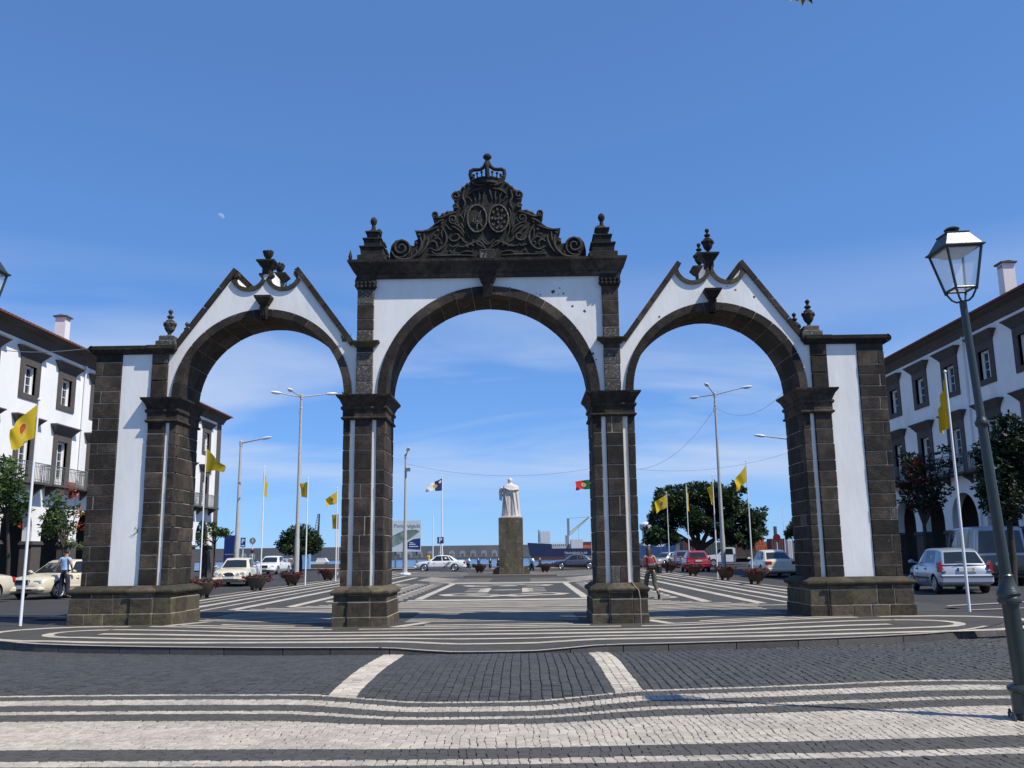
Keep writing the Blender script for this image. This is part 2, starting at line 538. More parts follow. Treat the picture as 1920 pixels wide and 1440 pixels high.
# outer loop: near arm, both turns, broken far arm
yb, yt = 17.55, 20.45
loop = turn(-8.5, yt + k * 72, yb + k * 72 + .3, -1) + hline(yb, -8.2, 8.9, .0075)[1:] + turn(9.2, yb + .62, yt + .55, 1)
loop[0] = (-8.45, loop[0][1])
band(loop, .15)
band(hline(yt + .04, -8.4, -8.0), .10); band(hline(yt + .05, -7.55, -3.45, .005), .10); band(hline(yt + .05, -2.85, 2.9, .003), .10)
band(hline(yt + .03, 3.35, 8.2, .006), .10); band(hline(yt + .03, 8.7, 9.25, .0065), .11)
yb, yt = 18.2, 19.68
loop = turn(-8.15, yt + k * 66, yb + k * 66 + .2, -1) + hline(yb, -7.9, 8.4, .0068)[1:] + turn(8.7, yb + .55, yt + .45, 1)
band(loop, .115)
band(hline(yt, -8.1, 8.65, .0062), .105)
band(hline(18.92, -8.0, 8.3, .0065), .16)
# short strips close to the piers
for xa, xb in ((-7.0, -3.75), (-1.95, 2.25), (4.0, 8.2)):
    band(hline(20.98, xa, xb, .004), .10)
for xa, xb in ((-6.2, -4.5), (-1.5, 1.9), (4.8, 7.2)):
    band(hline(21.45, xa, xb, .002), .10)
for sx, x0, x1 in ((-1, -7.25, -6.75), (-1, -2.15, -1.55), (1, 3.85, 4.0)):
    band([(x0 if sx < 0 else 4.1, 20.98), (x1 if sx < 0 else 3.72, 22.3)], .13)
for y0 in (22.6, 23.05, 23.5, 23.95, 24.4, 24.85, 25.3):
    for xa, xb in ((-7.1, -3.8), (-2.1, 2.1), (3.8, 7.1)):
        band(hline(y0, xa, xb, 0), .085, zf=lambda x, y: zg(x))
band([(-16, 24.4), (-11.6, 24.35), (-9.9, 24.2)], .09, zf=lambda x, y: zg(x))
band([(9.9, 23.9), (12, 24.4), (17, 25.6)], .08, zf=lambda x, y: z_ground(x, y) + .02)
band([(11.6, 22.7), (14, 22.9), (17, 23.2)], .07, zf=lambda x, y: z_ground(x, y) + .02)

# ---- plaza pattern: nested frames, meanders, rosette (plan coordinates)
zp = lambda x, y: zg(x)
def pb(pts, hw):
    band(pts, hw, 'white_band', plaza, zp, .0045, 1.0)
YE = 82.0
for s in (-1, 1):
    pb([(s * 6.39, 28.55), (s * 6.39, 62.0)], .165)
    pb([(s * 7.6, 26.75), (s * 7.6, 66)], .16)
    pb([(s * 8.42, 25.9), (s * 8.42, 80)], .075)
    pb([(s * 9.2, 25.6), (s * 9.2, 80)], .15)
    pb([(s * 9.95, 25.9), (s * 9.95, 80)], .075)
    pb([(s * 10.55, 27), (s * 10.55, 82)], .14)
    pb([(s * 11.25, 27), (s * 11.25, 82)], .06)
    pb([(s * 3.02, 33.5), (s * 3.02, 50.0)], .15)
    for y in (52.8, 54.5, 56.2, 57.9, 59.6):            # chevrons towards the statue
        pb([(s * 5.6, y + 4.0), (s * 3.4, y), (s * 1.2, y + .2)], .16)
    # meander between the frames
    y = 31.6
    while y < 50:
        for (a, c0, d0) in ((3.5, 4.1, 0), (4.35, 5.0, .55), (5.2, 5.9, 0)):
            pb([(s * a, y + d0), (s * c0, y + d0)], .15)
            pb([(s * c0, y + d0), (s * c0, y + d0 + .75)], .11)
            pb([(s * (a + .1), y + d0 + .75), (s * c0, y + d0 + .75)], .15)
        y += 1.45
rows_ = [(25.95, 8.3, .11), (26.55, 7.45, .15), (27.1, 7.2, .10), (27.65, 6.9, .12), (28.45, 6.4, .16), (28.95, 6.0, .11), (29.45, 5.7, .12), (29.95, 5.5, .11), (30.45, 5.3, .13), (30.95, 5.1, .12), (31.5, 3.4, .16), (32.7, 3.3, .50),
         (50.7, 3.3, .6), (52.0, 4.5, .35), (66.0, 7.6, .2), (67.5, 7.6, .18), (69, 7.6, .2), (71, 8, .2), (73, 9, .2), (75, 9, .2), (77, 9, .2), (79, 9.2, .2), (81, 9.2, .2)]
for y0, xe, hw in rows_:
    pb([(-xe, y0), (xe, y0)], hw)
# rosette inside the central frame: scrolled ornament seen as rows of white leaves
def blob(cx, cy, rx, ry, n=14, name='white_leaf'):
    bb = MB()
    bb.poly([(cx + rx * cos(2 * pi * i / n), cy + ry * sin(2 * pi * i / n), .0048) for i in range(n)])
    o = bb.build(name, M['mosaic_white'], plaza, recalc=False)
for s in (-1, 1):
    pb([(s * .3, 35.1), (s * 1.2, 35.9), (s * 2.1, 36.2), (s * 2.4, 37.2), (s * 1.9, 37.9), (s * .7, 37.6)], .26)
    pb([(s * .2, 36.9), (s * 1.1, 37.0), (s * 1.5, 37.2)], .18)
    pb([(s * .95, 39.0), (s * .95, 43.5)], .24)
    for y in (39.6, 41.3, 43.0): pb([(s * 1.0, y), (s * 1.75, y + .25)], .2)
    pb([(s * .9, 45.6), (s * 1.8, 46.2), (s * 2.1, 47.3), (s * 1.4, 48.0), (s * .5, 47.6)], .26)
blob(0, 36.0, .55, .55); blob(0, 41.3, .7, .35); blob(0, 46.6, .5, .6); blob(0, 48.7, .9, .3)

# ---- kerb stones along the promenade
x = -10.1; kb = MB()
while x < 10.9:
    w_ = RND.uniform(.75, 1.35); x2 = min(x + w_, 10.95)
    mbk = MB(); bev = .025
    for xa, xb in ((x + .008, x2 - .008),):
        n = 4; sec = []
        for i in range(n + 1):
            t = xa + (xb - xa) * i / n; yk = kerb_y(t) + .02; zt = z_prom(t, yk) - .002
            sec.append([(t, yk + .16, -.35), (t, yk - .02, -.35), (t, yk - .01, zt - bev), (t, yk + .012, zt), (t, yk + .05, zt + .0025)])
        q = [[mbk.vert(p) for p in s_] for s_ in sec]
        for i in range(n):
            for j in range(4): mbk.face((q[i][j], q[i + 1][j], q[i + 1][j + 1], q[i][j + 1]))
        mbk.face(q[0]); mbk.face(q[-1][::-1])
    mbk.build('kerb_stone', M['kerb'], prom)
    x = x2

# ---- stones that can be told apart: setts of the near pavement, cobbles of the road
def stone(bb, corners, ztop, gap, bev, h, tint):
    """corners: 4 (x,y) counter-clockwise"""
    cx = sum(c[0] for c in corners) / 4; cy = sum(c[1] for c in corners) / 4
    def sh(c, g):
        d = math.hypot(c[0] - cx, c[1] - cy); k_ = max(.2, 1 - g / max(d, 1e-4)); return (cx + (c[0] - cx) * k_, cy + (c[1] - cy) * k_)
    bo = [sh(c, gap) for c in corners]; tp = [sh(c, gap + bev) for c in corners]
    i0 = len(bb.v)
    jz = [.28 * bev * sin(tint * 97 + 2.1 * q_) for q_ in range(4)]
    bb.v += [(c[0], c[1], ztop - h) for c in bo] + [(c[0], c[1], ztop - bev * .6) for c in bo] + [(c[0], c[1], ztop + z_) for c, z_ in zip(tp, jz)]
    bb.face((i0 + 8, i0 + 9, i0 + 10, i0 + 11), tint)
    for k_ in range(4):
        k2 = (k_ + 1) % 4
        bb.face((i0 + k_, i0 + k2, i0 + 4 + k2, i0 + 4 + k_), tint)
        bb.face((i0 + 4 + k_, i0 + 4 + k2, i0 + 8 + k2, i0 + 8 + k_), tint)

def visible(x, y):
    return abs(x - CAMP.x + .01 * y) < y * .575 + .25

# near pavement: bands measured from its road edge, whites alternate
OFF = [0, .10, .40, .76, 1.16, 1.34, 1.74, 3.08, 3.52, 3.72, 4.22, 4.42, 5.0]
def edge_at(x, o):
    f = near_edge(x); flat = 11.2
    t = min(1, o / 4.5)
    return (f * (1 - t * .8) + flat * t * .8) - o
near = MB()
near.grid([-9 + i * .5 for i in range(37)], [-3, 2, 5, 6, 7, 8, 9, 9.5, 10, 10.4, 10.8], lambda x, y: z_near(x, y) - .012)
near_o = tag(near.build('near_pavement', M['joint']), kind='structure')
near2 = MB(); rr = []
for i in range(73):
    x = -9 + i * .25; e = edge_at(x, 0)
    rr.append([near2.vert((x, 10.8, z_near(x, 10.8) - .012)), near2.vert((x, e, z_near(x, e) - .012)), near2.vert((x, e + .01, -.3))])
for i in range(72):
    for j in range(2): near2.face((rr[i][j], rr[i + 1][j], rr[i + 1][j + 1], rr[i][j + 1]))
near2.build('pavement_edge', M['joint'], near_o)
stones = {'w': [], 'd': []}
r2 = random.Random(5)
for bi in range(len(OFF) - 1):
    white = bi % 2 == 0
    o0, o1 = OFF[bi], OFF[bi + 1]
    rows_n = max(1, round((o1 - o0) / .072))
    x = -8.6 + r2.uniform(0, .08); ci = 0
    cw = .078
    while x < 8.6:
        w_ = cw * r2.uniform(.72, 1.28)
        if x + w_ / 2 != 0 and visible(x, 11.6 - o0):
            # rows inside the column
            cuts = [0]; tot = 0
            n = rows_n
            ws = [r2.uniform(.75, 1.25) for _ in range(n)]
            if n > 2 and ci % 2: ws[0] *= .55
            s_ = sum(ws)
            for a in ws: cuts.append(cuts[-1] + a / s_)
            for q in range(n):
                oa = o0 + (o1 - o0) * cuts[q]; ob = o0 + (o1 - o0) * cuts[q + 1]
                def P(xx, o):
                    yy = edge_at(xx, o)
                    wob = .016 * noise.noise((xx * 1.9, o * 2.7, 3.0 + bi)) + .022 * noise.noise((xx * 11, o * 11, 8.0 + bi))
                    return (xx + wob + .05 * noise.noise((.9 * xx, 1.9 * o, 1 + bi)), yy)
                jj = lambda: r2.uniform(-.006, .006)
                c = [(p_[0] + jj(), p_[1] + (jj() if n > 2 else 0)) for p_ in (P(x, ob), P(x + w_, ob), P(x + w_, oa), P(x, oa))]
                my = (c[0][1] + c[2][1]) / 2; mx = (c[0][0] + c[2][0]) / 2
                if my < 6.3 or not visible(mx, my): continue
                stones['w' if white else 'd'].append((my, mx, c, z_near(mx, my) + r2.uniform(-.002, .002), r2.random()))
        x += w_; ci += 1
def place_stones(lst, nind, name, stuffname, material, parent, gap, bev, h):
    lst.sort(key=lambda s_: s_[0] + .12 * abs(s_[1] - CAMP.x))
    for s_ in lst[:nind]:
        bb = MB(); stone(bb, [(c[0] - s_[1], c[1] - s_[0]) for c in s_[2]], 0, gap, bev, h, s_[4])
        bb.build(name, material, parent, tint=True, loc=(s_[1], s_[0], s_[3]), recalc=False)
    bb = MB()
    for s_ in lst[nind:]: stone(bb, s_[2], s_[3], gap, bev, h, s_[4])
    if bb.f: tag(bb.build(stuffname, material, parent, tint=True, recalc=False), kind='stuff')
place_stones(stones['w'], 180, 'paving_stone', 'white_setts', M['stone_white'], near_o, .0038, .007, .03)
place_stones(stones['d'], 120, 'dark_paving_stone', 'dark_setts', M['stone_dark'], near_o, .0025, .004, .03)

# road: cobbles in files running away from the camera, two white files mark the crossing
rb = MB()
rb.grid([-14 + i * .5 for i in range(57)], [10.2, 11, 11.6, 12.2, 12.8, 13.4, 14, 14.6, 15.2, 15.8, 16.4, 17, 17.8, 18.6], lambda x, y: z_road(x, y) - .022)
road_o = tag(rb.build('cobbled_road', M['joint_dark']), kind='structure')
cob = {'d': [], 'w': []}
x = -11.5; ci = 0
while x < 12:
    inw = (-1.82 < x < -1.33) or (1.75 < x < 2.24)
    w_ = .1225 if inw else r2.uniform(.118, .142)
    if not inw:
        for lim in (-1.82, 1.75):
            if x < lim < x + w_ + .05: w_ = lim - x
    y = near_edge(x) - .12 - r2.uniform(0, .1)
    top = kerb_y(x) + .03
    while y < top:
        d = r2.uniform(.09, .15)
        if inw: d = r2.uniform(.07, .11)
        if visible(x, y):
            def P(xx, yy):
                return (xx + .028 * noise.noise((xx * 1.1, yy * .8, 5)) + .010 * noise.noise((xx * 9, yy * 6, 2)), yy)
            c = [P(x, y), P(x + w_, y), P(x + w_, y + d), P(x, y + d)]
            mx = x + w_ / 2; my = y + d / 2
            cob['w' if inw else 'd'].append((my, mx, c, z_road(mx, my) + r2.uniform(-.004, .004), r2.random()))
        y += d
    x += w_; ci += 1
place_stones(cob['d'], 230, 'cobble', 'cobbles', M['cobble'], road_o, .007, .014, .06)
place_stones(cob['w'], 70, 'white_cobble', 'white_cobbles', M['stone_white'], road_o, .004, .009, .05)
# ------------------------------------------------------------------ the triple arched gate
YF, YS, YP, YB, YSB, YBB = 21.30, 21.52, 21.61, 22.90, 23.00, 23.22
ZCAP = 5.40
gate = thing('city_gate', 'triple arched gate of dark basalt and white plaster with carved royal crest on top', 'gate', (0, 22.26, 0))
R3 = random.Random(3)
def gpart(bb, name, material, parent=None, smooth=None):
    o = bb.build(name, material, None, smooth)
    if parent is None: keep_world(o, gate)
    else: o.parent = parent; o.matrix_parent_inverse = parent_world(parent).inverted()
    return o
def parent_world(p):
    return Matrix.Identity(4)      # all gate parts are modelled in world coordinates

def gblock(x0, x1, y0, y1, z0, z1, parent, material='basalt', name='stone_block', gap=.0075, bv=.012):
    bb = MB()
    if material == 'basalt':
        t_ = R3.random(); material = 'basalt_lichen' if t_ < .03 else 'crest' if t_ < .10 else 'basalt'
    j = lambda: R3.uniform(-.0045, .0045)
    bb.bbox(x0 + gap + j(), x1 - gap + j(), y0 + j(), y1, z0 + gap, z1 - gap, bv)
    q = lambda: R3.uniform(-.0038, .0038)
    bb.v = [(a + q(), c + q() * .6, d + q()) for a, c, d in bb.v]
    return gpart(bb, name, M[material], parent)
def courses(z0, z1, h):
    n = max(1, round((z1 - z0) / h)); ws = [R3.uniform(.78, 1.22) for _ in range(n)]; s = sum(ws); out = [z0]
    for a in ws: out.append(out[-1] + (z1 - z0) * a / s)
    return out
def splits(a, b, l):
    n = max(1, round((b - a) / l)); ws = [R3.uniform(.75, 1.25) for _ in range(n)]; s = sum(ws); out = [a]
    for q in ws: out.append(out[-1] + (b - a) * q / s)
    return out
def sides(part, x0, x1, y0, y1, za, zb, k, matn, front_l=None, front_r=None):
    """blocks of one course on the two flanks and the back"""
    dl = .46 if k % 2 else .30; dr = .30 if k % 2 else .46
    for xs_, xe, d in ((x0, x0 + .16, dl), (x1 - .16, x1, dr)):
        c = splits(y0 + d, y1 - .25, .55)
        for i in range(len(c) - 1): gblock(xs_, xe, c[i], c[i + 1], za, zb, part, matn)
    c = splits(x0, x1, .6)
    for i in range(len(c) - 1): gblock(c[i], c[i + 1], y1 - .25, y1, za, zb, part, matn)
    return dl, dr

def mid_pier(s):
    def X(a, b):
        return (a, b) if s > 0 else (-b, -a)
    core = MB(); core.box(*X(2.502, 3.478), YS + .075, YSB - .02, .8, 4.86)
    for a_, b_ in ((2.502, 2.698), (3.322, 3.478)): core.box(*X(a_, b_), YS + .034, YS + .2, .8, 4.86)
    core.box(*X(2.82, 3.19), YS - .008, YS + .2, .8, 4.86)
    part = gpart(core, 'pier', M['mortar'])
    cz = courses(.89, 4.80, .395)
    for k in range(len(cz) - 1):
        za, zb = cz[k], cz[k + 1]
        lich = 'basalt'
        d = (.46, .30) if k % 2 else (.30, .46)
        x0, x1 = X(2.48, 3.50)
        sides(part, x0, x1, YS + .02, YSB, za, zb, k, lich)
        dl, dr = (.46, .30) if k % 2 else (.30, .46)
        gblock(*X(2.48, 2.70), YS + .02, YS + .02 + (dl if s > 0 else dr), za, zb, part, lich)
        gblock(*X(3.32, 3.50), YS + .02, YS + .02 + (dr if s > 0 else dl), za, zb, part, lich)
        if R3.random() < .0: pass
        if R3.random() < .3:
            xm = R3.uniform(2.92, 3.08); gblock(*X(2.80, xm), YS - .02, YS + .16, za, zb, part, lich); gblock(*X(xm, 3.21), YS - .02, YS + .16, za, zb, part, lich)
        else: gblock(*X(2.80, 3.21), YS - .02, YS + .16, za, zb, part, lich)
    for a, b_ in ((2.70, 2.80), (3.21, 3.32)):
        bb = MB(); bb.box(*X(a, b_), YS + .055, YS + .3, .89, 4.80); gpart(bb, 'plaster_strip', M['plaster'], part)
    # plinth
    pl = MB(); pl.box(*X(2.375, 3.585), YF + .055, YBB - .055, -.1, .72)
    for za, zb, o in ((-.02, .21, .0), (.21, .545, .018), (.545, .70, .04)):
        x0, x1 = X(2.32 + o, 3.64 - o); xa, xb = X(2.74, 3.27); pl.box(x0 + .02, x1 - .02, YF + o + .013, YBB - o - .02, za, zb - .001); pl.box(xa + .02, xb - .02, YF + o - .042, YF + .3, za, zb - .001)
    plo = gpart(pl, 'plinth', M['mortar'])
    for k, (za, zb, o) in enumerate(((-.02, .21, .0), (.21, .545, .018), (.545, .70, .04))):
        x0, x1 = X(2.32 + o, 3.64 - o); y0 = YF + o
        sides(plo, x0, x1, y0, YBB - o, za, zb, k, 'basalt_mossy')
        dl, dr = (.46, .30) if k % 2 else (.30, .46)
        xa, xb = X(2.74, 3.27)
        cl = [x0] + ([] if k != 0 else []) + [xa]
        gblock(x0, xa, y0, y0 + dl, za, zb, plo, 'basalt_mossy')
        gblock(xb, x1, y0, y0 + dr, za, zb, plo, 'basalt_mossy')
        c = splits(xa, xb, .45 if k == 0 else .6)
        for i in range(len(c) - 1): gblock(c[i], c[i + 1], y0 - .055, y0 + .2, za, zb, plo, 'basalt_mossy')
    prof = [(0, .695), (.035, .70), (.062, .735), (.066, .77), (.05, .80), (.015, .82), (-.03, .84), (-.06, .87), (-.12, .90)]
    bb = MB(); bb.mold(*X(2.36, 3.60), YF + .04, YBB - .04, prof)
    gpart(bb, 'base_moulding', M['basalt_mossy'], None, 50)
    bb = MB(); bb.mold(*X(2.74, 3.27), YF - .012, YF + .5, [(a * .9, z + .001) for a, z in prof]); gpart(bb, 'base_moulding', M['basalt_mossy'], None, 50)
    # capital
    prof = [(0, 4.795), (.03, 4.80), (.055, 4.83), (.05, 4.86), (.015, 4.875), (.015, 5.02), (.045, 5.04), (.06, 5.075), (.05, 5.11), (.02, 5.13), (.05, 5.20), (.09, 5.28), (.155, 5.35), (.165, 5.395), (.10, 5.405)]
    bb = MB(); bb.mold(*X(2.49, 3.49), YS, YSB - .01, prof)
    bb.mold(*X(2.80, 3.21), YS - .03, YS + .4, [(a * .95, z - .002) for a, z in prof])
    gpart(bb, 'capital', M['basalt'], None, 30)
    # pilaster above
    core = MB(); core.box(*X(2.815, 3.195), YS + .015, YP + .1, 5.38, 8.1); pil = gpart(core, 'pilaster', M['mortar'])
    for k, (z0, z1, mt, h) in enumerate(((5.41, 6.45, 'basalt_lichen', .30), (6.45, 6.60, 'basalt', .3), (6.72, 7.0, 'basalt_lichen', .3), (7.0, 8.05, 'basalt', .36))):
        cz = courses(z0, z1, h)
        for i in range(len(cz) - 1): gblock(*X(2.80, 3.21), YS, YP + .12, cz[i], cz[i + 1], pil, mt)
    bb = MB(); bb.mold(*X(2.80, 3.21), YS, YP + .3, [(0, 6.575), (.03, 6.59), (.09, 6.65), (.15, 6.69), (.155, 6.72), (.05, 6.735)])
    gpart(bb, 'string_moulding', M['basalt_mossy'], None, 30)
    bb = MB(); bb.mold(*X(2.82, 3.19), YS + .01, YP + .4, [(0, 8.03), (.03, 8.04), (.06, 8.08), (.085, 8.12), (.06, 8.17), (.075, 8.22), (.06, 8.30), (.05, 8.34)])
    for dz, rr in ((8.10, .05), (8.19, .055)):
        for q in range(5):
            xx = (2.80 + q * .1025) * s; bb.lathe([(0.005, -.05), (rr * .8, -.03), (rr, 0), (rr * .8, .03), (.005, .05)], (xx, YS - .045, dz), 8)
    gpart(bb, 'pilaster_capital', M['crest'], None, 40)

def outer_pier(s):
    def X(a, b):
        return (a, b) if s > 0 else (-b, -a)
    g0 = .1
    core = MB(); core.box(*X(8.19, 9.548), YS + .075, YSB - .02, .85, 6.55); core.box(*X(7.522, 8.189), YS + .075, YSB - .02, .85, 4.86)
    core.box(*X(8.94, 9.548), YS + .034, YS + .2, .85, 6.45); core.box(*X(7.522, 7.688), YS + .034, YS + .2, .85, 4.86); core.box(*X(7.80, 8.18), YS - .008, YS + .2, .85, 4.86)
    part = gpart(core, 'pier', M['mortar'])
    x0, x1 = X(7.50, 9.57)
    # courses of the tall outer quoin
    cz = courses(.965, 6.30, .305)
    for k in range(len(cz) - 1):
        za, zb = cz[k], cz[k + 1]
        if k % 2:
            gblock(*X(8.92, 9.57), YS + .02, YS + .36, za, zb, part)
        else:
            m_ = 9.57 - R3.uniform(.13, .2)
            gblock(*X(8.92, m_), YS + .02, YS + .25, za, zb, part); gblock(*X(m_, 9.57), YS + .02, YS + .42, za, zb, part)
        d = .36 if k % 2 else .42
        xs_ = 9.41 if s > 0 else -9.57
        c = splits(YS + .02 + d, YSB, .55)
        for i in range(len(c) - 1): gblock(xs_, xs_ + .16, c[i], c[i + 1], za, zb, part)
    gblock(*X(8.92, 9.57), YS + .02, YSB - .01, 6.30, 6.50, part)
    # inner side: jamb strip, white strip, pilaster
    cz = courses(.965, 4.80, .33)
    for k in range(len(cz) - 1):
        za, zb = cz[k], cz[k + 1]; d = .46 if k % 2 else .28
        gblock(*X(7.50, 7.69), YS + .02, YS + .02 + d, za, zb, part)
        gblock(*X(7.78, 8.20), YS - .02, YS + .16, za, zb, part)
        xs_ = 7.50 if s > 0 else -7.66
        c = splits(YS + .02 + d, YSB - .3, .5)
        for i in range(len(c) - 1): gblock(xs_, xs_ + .16, c[i], c[i + 1], za, zb, part)
        gblock(*X(7.50, 8.2), YSB - .3, YSB, za, zb, part)
    bb = MB(); bb.box(*X(7.69, 7.78), YS + .055, YS + .3, .96, 4.80); gpart(bb, 'plaster_strip', M['plaster'], part)
    bb = MB(); bb.box(*X(8.20, 8.92), YS + .05, YSB - .05, .955, 6.56); gpart(bb, 'plaster_panel', M['plaster'], part)
    cz = courses(5.41, 6.55, .36)
    for i in range(len(cz) - 1): gblock(*X(7.80, 8.19), YS, YS + .2, cz[i], cz[i + 1], part)
    # plinth
    pl = MB(); pl.box(*X(7.35, 9.65), YF + .06, YBB - .06, -.1, .80)
    for za, zb, o in ((.06, .35, .0), (.35, .69, .02), (.69, .785, .045)):
        x0, x1 = X(7.29 + o, 9.71 - o); xa, xb = X(7.74, 8.27); pl.box(x0 + .02, x1 - .02, YF + o + .013, YBB - o - .02, za, zb - .001); pl.box(xa + .02, xb - .02, YF + o - .042, YF + .3, za, zb - .001)
    plo = gpart(pl, 'plinth', M['mortar'])
    for k, (za, zb, o) in enumerate(((.06, .35, .0), (.35, .69, .02), (.69, .785, .045))):
        x0, x1 = X(7.29 + o, 9.71 - o); y0 = YF + o
        sides(plo, x0, x1, y0, YBB - o, za, zb, k, 'basalt_mossy')
        dl, dr = (.46, .30) if k % 2 else (.30, .46)
        xa, xb = X(7.74, 8.27)
        c = splits(x0, xa, .45)
        for i in range(len(c) - 1): gblock(c[i], c[i + 1], y0, y0 + dl, za, zb, plo, 'basalt_mossy')
        c = splits(xb, x1, .42)
        for i in range(len(c) - 1): gblock(c[i], c[i + 1], y0, y0 + dr, za, zb, plo, 'basalt_mossy')
        c = splits(xa, xb, .5)
        for i in range(len(c) - 1): gblock(c[i], c[i + 1], y0 - .055, y0 + .2, za, zb, plo, 'basalt_mossy')
    prof = [(0, .78), (.035, .785), (.062, .82), (.066, .85), (.05, .88), (.015, .90), (-.03, .92), (-.06, .945), (-.12, .97)]
    bb = MB(); bb.mold(*X(7.33, 9.67), YF + .04, YBB - .04, prof); gpart(bb, 'base_moulding', M['basalt_mossy'], None, 50)
    bb = MB(); bb.mold(*X(7.74, 8.27), YF - .012, YF + .5, [(a * .9, z + .001) for a, z in prof]); gpart(bb, 'base_moulding', M['basalt_mossy'], None, 50)
    prof = [(0, 4.795), (.03, 4.80), (.055, 4.83), (.05, 4.86), (.015, 4.875), (.015, 5.02), (.045, 5.04), (.06, 5.075), (.05, 5.11), (.02, 5.13), (.05, 5.20), (.09, 5.28), (.155, 5.35), (.165, 5.395), (.10, 5.405)]
    bb = MB(); bb.mold(*X(7.51, 8.19), YS, YSB - .01, prof)
    bb.mold(*X(7.79, 8.20), YS - .03, YS + .4, [(a * .95, z - .002) for a, z in prof])
    gpart(bb, 'capital', M['basalt'], None, 30)
    # wing cornice with its scrolled end
    prof = [(0, 6.49), (.02, 6.50), (.035, 6.54), (.07, 6.57), (.09, 6.60), (.095, 6.685), (.05, 6.70)]
    bb = MB(); bb.mold(*X(7.70, 9.56), YS + .01, YSB - .02, prof)
    bb.mold(*X(7.78, 8.21), YS - .03, YS + .5, [(a, z + .002) for a, z in prof])
    xe = 9.66 * s; sp = []
    for i in range(22):
        t = i / 21 * 2.6 * pi; r = .095 - .075 * i / 21
        sp.append((xe + s * r * sin(t), YS - .05, 6.60 + r * cos(t)))
    bb.tube(sp, .018, 6)
    bb.prism([(xe + .088 * cos(2 * pi * i / 20), 6.60 + .088 * sin(2 * pi * i / 20)) for i in range(20)], YS - .035, YSB - .03)
    gpart(bb, 'wing_cornice', M['basalt'], None, 30)

for s in (-1, 1):
    mid_pier(s); outer_pier(s)
# thin conduit running down the right middle pier
bb = MB(); bb.tube([(3.265, YS - .01, 4.78), (3.265, YS - .01, 1.0), (3.30, YF + .06, .86), (3.40, YF - .065, .74), (3.43, YF - .075, .55), (3.43, YF - .075, .0)], .009, 6)
gpart(bb, 'conduit', M['mortar'], None, 60)

# plastered walls above the arches, with the arch openings cut out
def arc(cx, cz, r, a0, a1, n):
    return [(cx + r * cos(radians(a0 + (a1 - a0) * i / n)), cz + r * sin(radians(a0 + (a1 - a0) * i / n))) for i in range(n + 1)]
def wall_mesh(poly, name):
    bb = MB(); bb.prism(poly, YP, YB); return gpart(bb, name, M['plaster'])
wall_mesh([(2.99, 5.40), (2.99, 6.6), (3.19, 6.6), (3.19, 8.33), (-3.19, 8.33), (-3.19, 6.6), (-2.99, 6.6), (-2.99, 5.40)] + arc(0, ZCAP, 2.665, 180, 0, 48), 'plaster_wall')
CC = 5.5
def gable_top():
    """outline of the broken gable from its inner foot to its outer foot (absolute x)"""
    p = [(3.28, 6.66), (4.70, 8.60), (4.71, 8.54)]
    p += arc(5.07, 8.50, .36, 180, 360, 16)
    p += [(5.43, 8.66), (5.57, 8.66)]
    p += arc(5.93, 8.50, .36, 180, 360, 16)
    p += [(6.29, 8.54), (6.30, 8.60), (7.70, 6.64)]
    return p
GT = gable_top()
def ribbon(bb, pts, th, y0, y1, up=False):
    """slab following a 2d polyline (x,z): thickness th below the line"""
    pts = [Vector((a, 0, c)) for a, c in pts]; n = len(pts); lo = []
    for i in range(n):
        d = pts[min(i + 1, n - 1)] - pts[max(i - 1, 0)]; d.normalize()
        nn = Vector((-d.z, 0, d.x))
        if nn.z < 0 and abs(d.x) > .2: nn = -nn
        lo.append(pts[i] - nn * th)
    poly = [(p.x, p.z) for p in pts] + [(p.x, p.z) for p in lo[::-1]]
    m_ = len(pts)
    b0 = len(bb.v)
    for y in (y0, y1):
        for a, c in poly: bb.v.append((a, y, c))
    N2 = len(poly)
    for i in range(m_ - 1):
        a, c = i, i + 1; d, e = N2 - 1 - i, N2 - 2 - i
        bb.face((b0 + a, b0 + c, b0 + e, b0 + d)); bb.face((b0 + N2 + a, b0 + N2 + d, b0 + N2 + e, b0 + N2 + c))
        bb.face((b0 + a, b0 + N2 + a, b0 + N2 + c, b0 + c)); bb.face((b0 + d, b0 + e, b0 + N2 + e, b0 + N2 + d))
    for i, j in ((0, N2 - 1), (m_ - 1, m_)):
        bb.face((b0 + i, b0 + j, b0 + N2 + j, b0 + N2 + i))
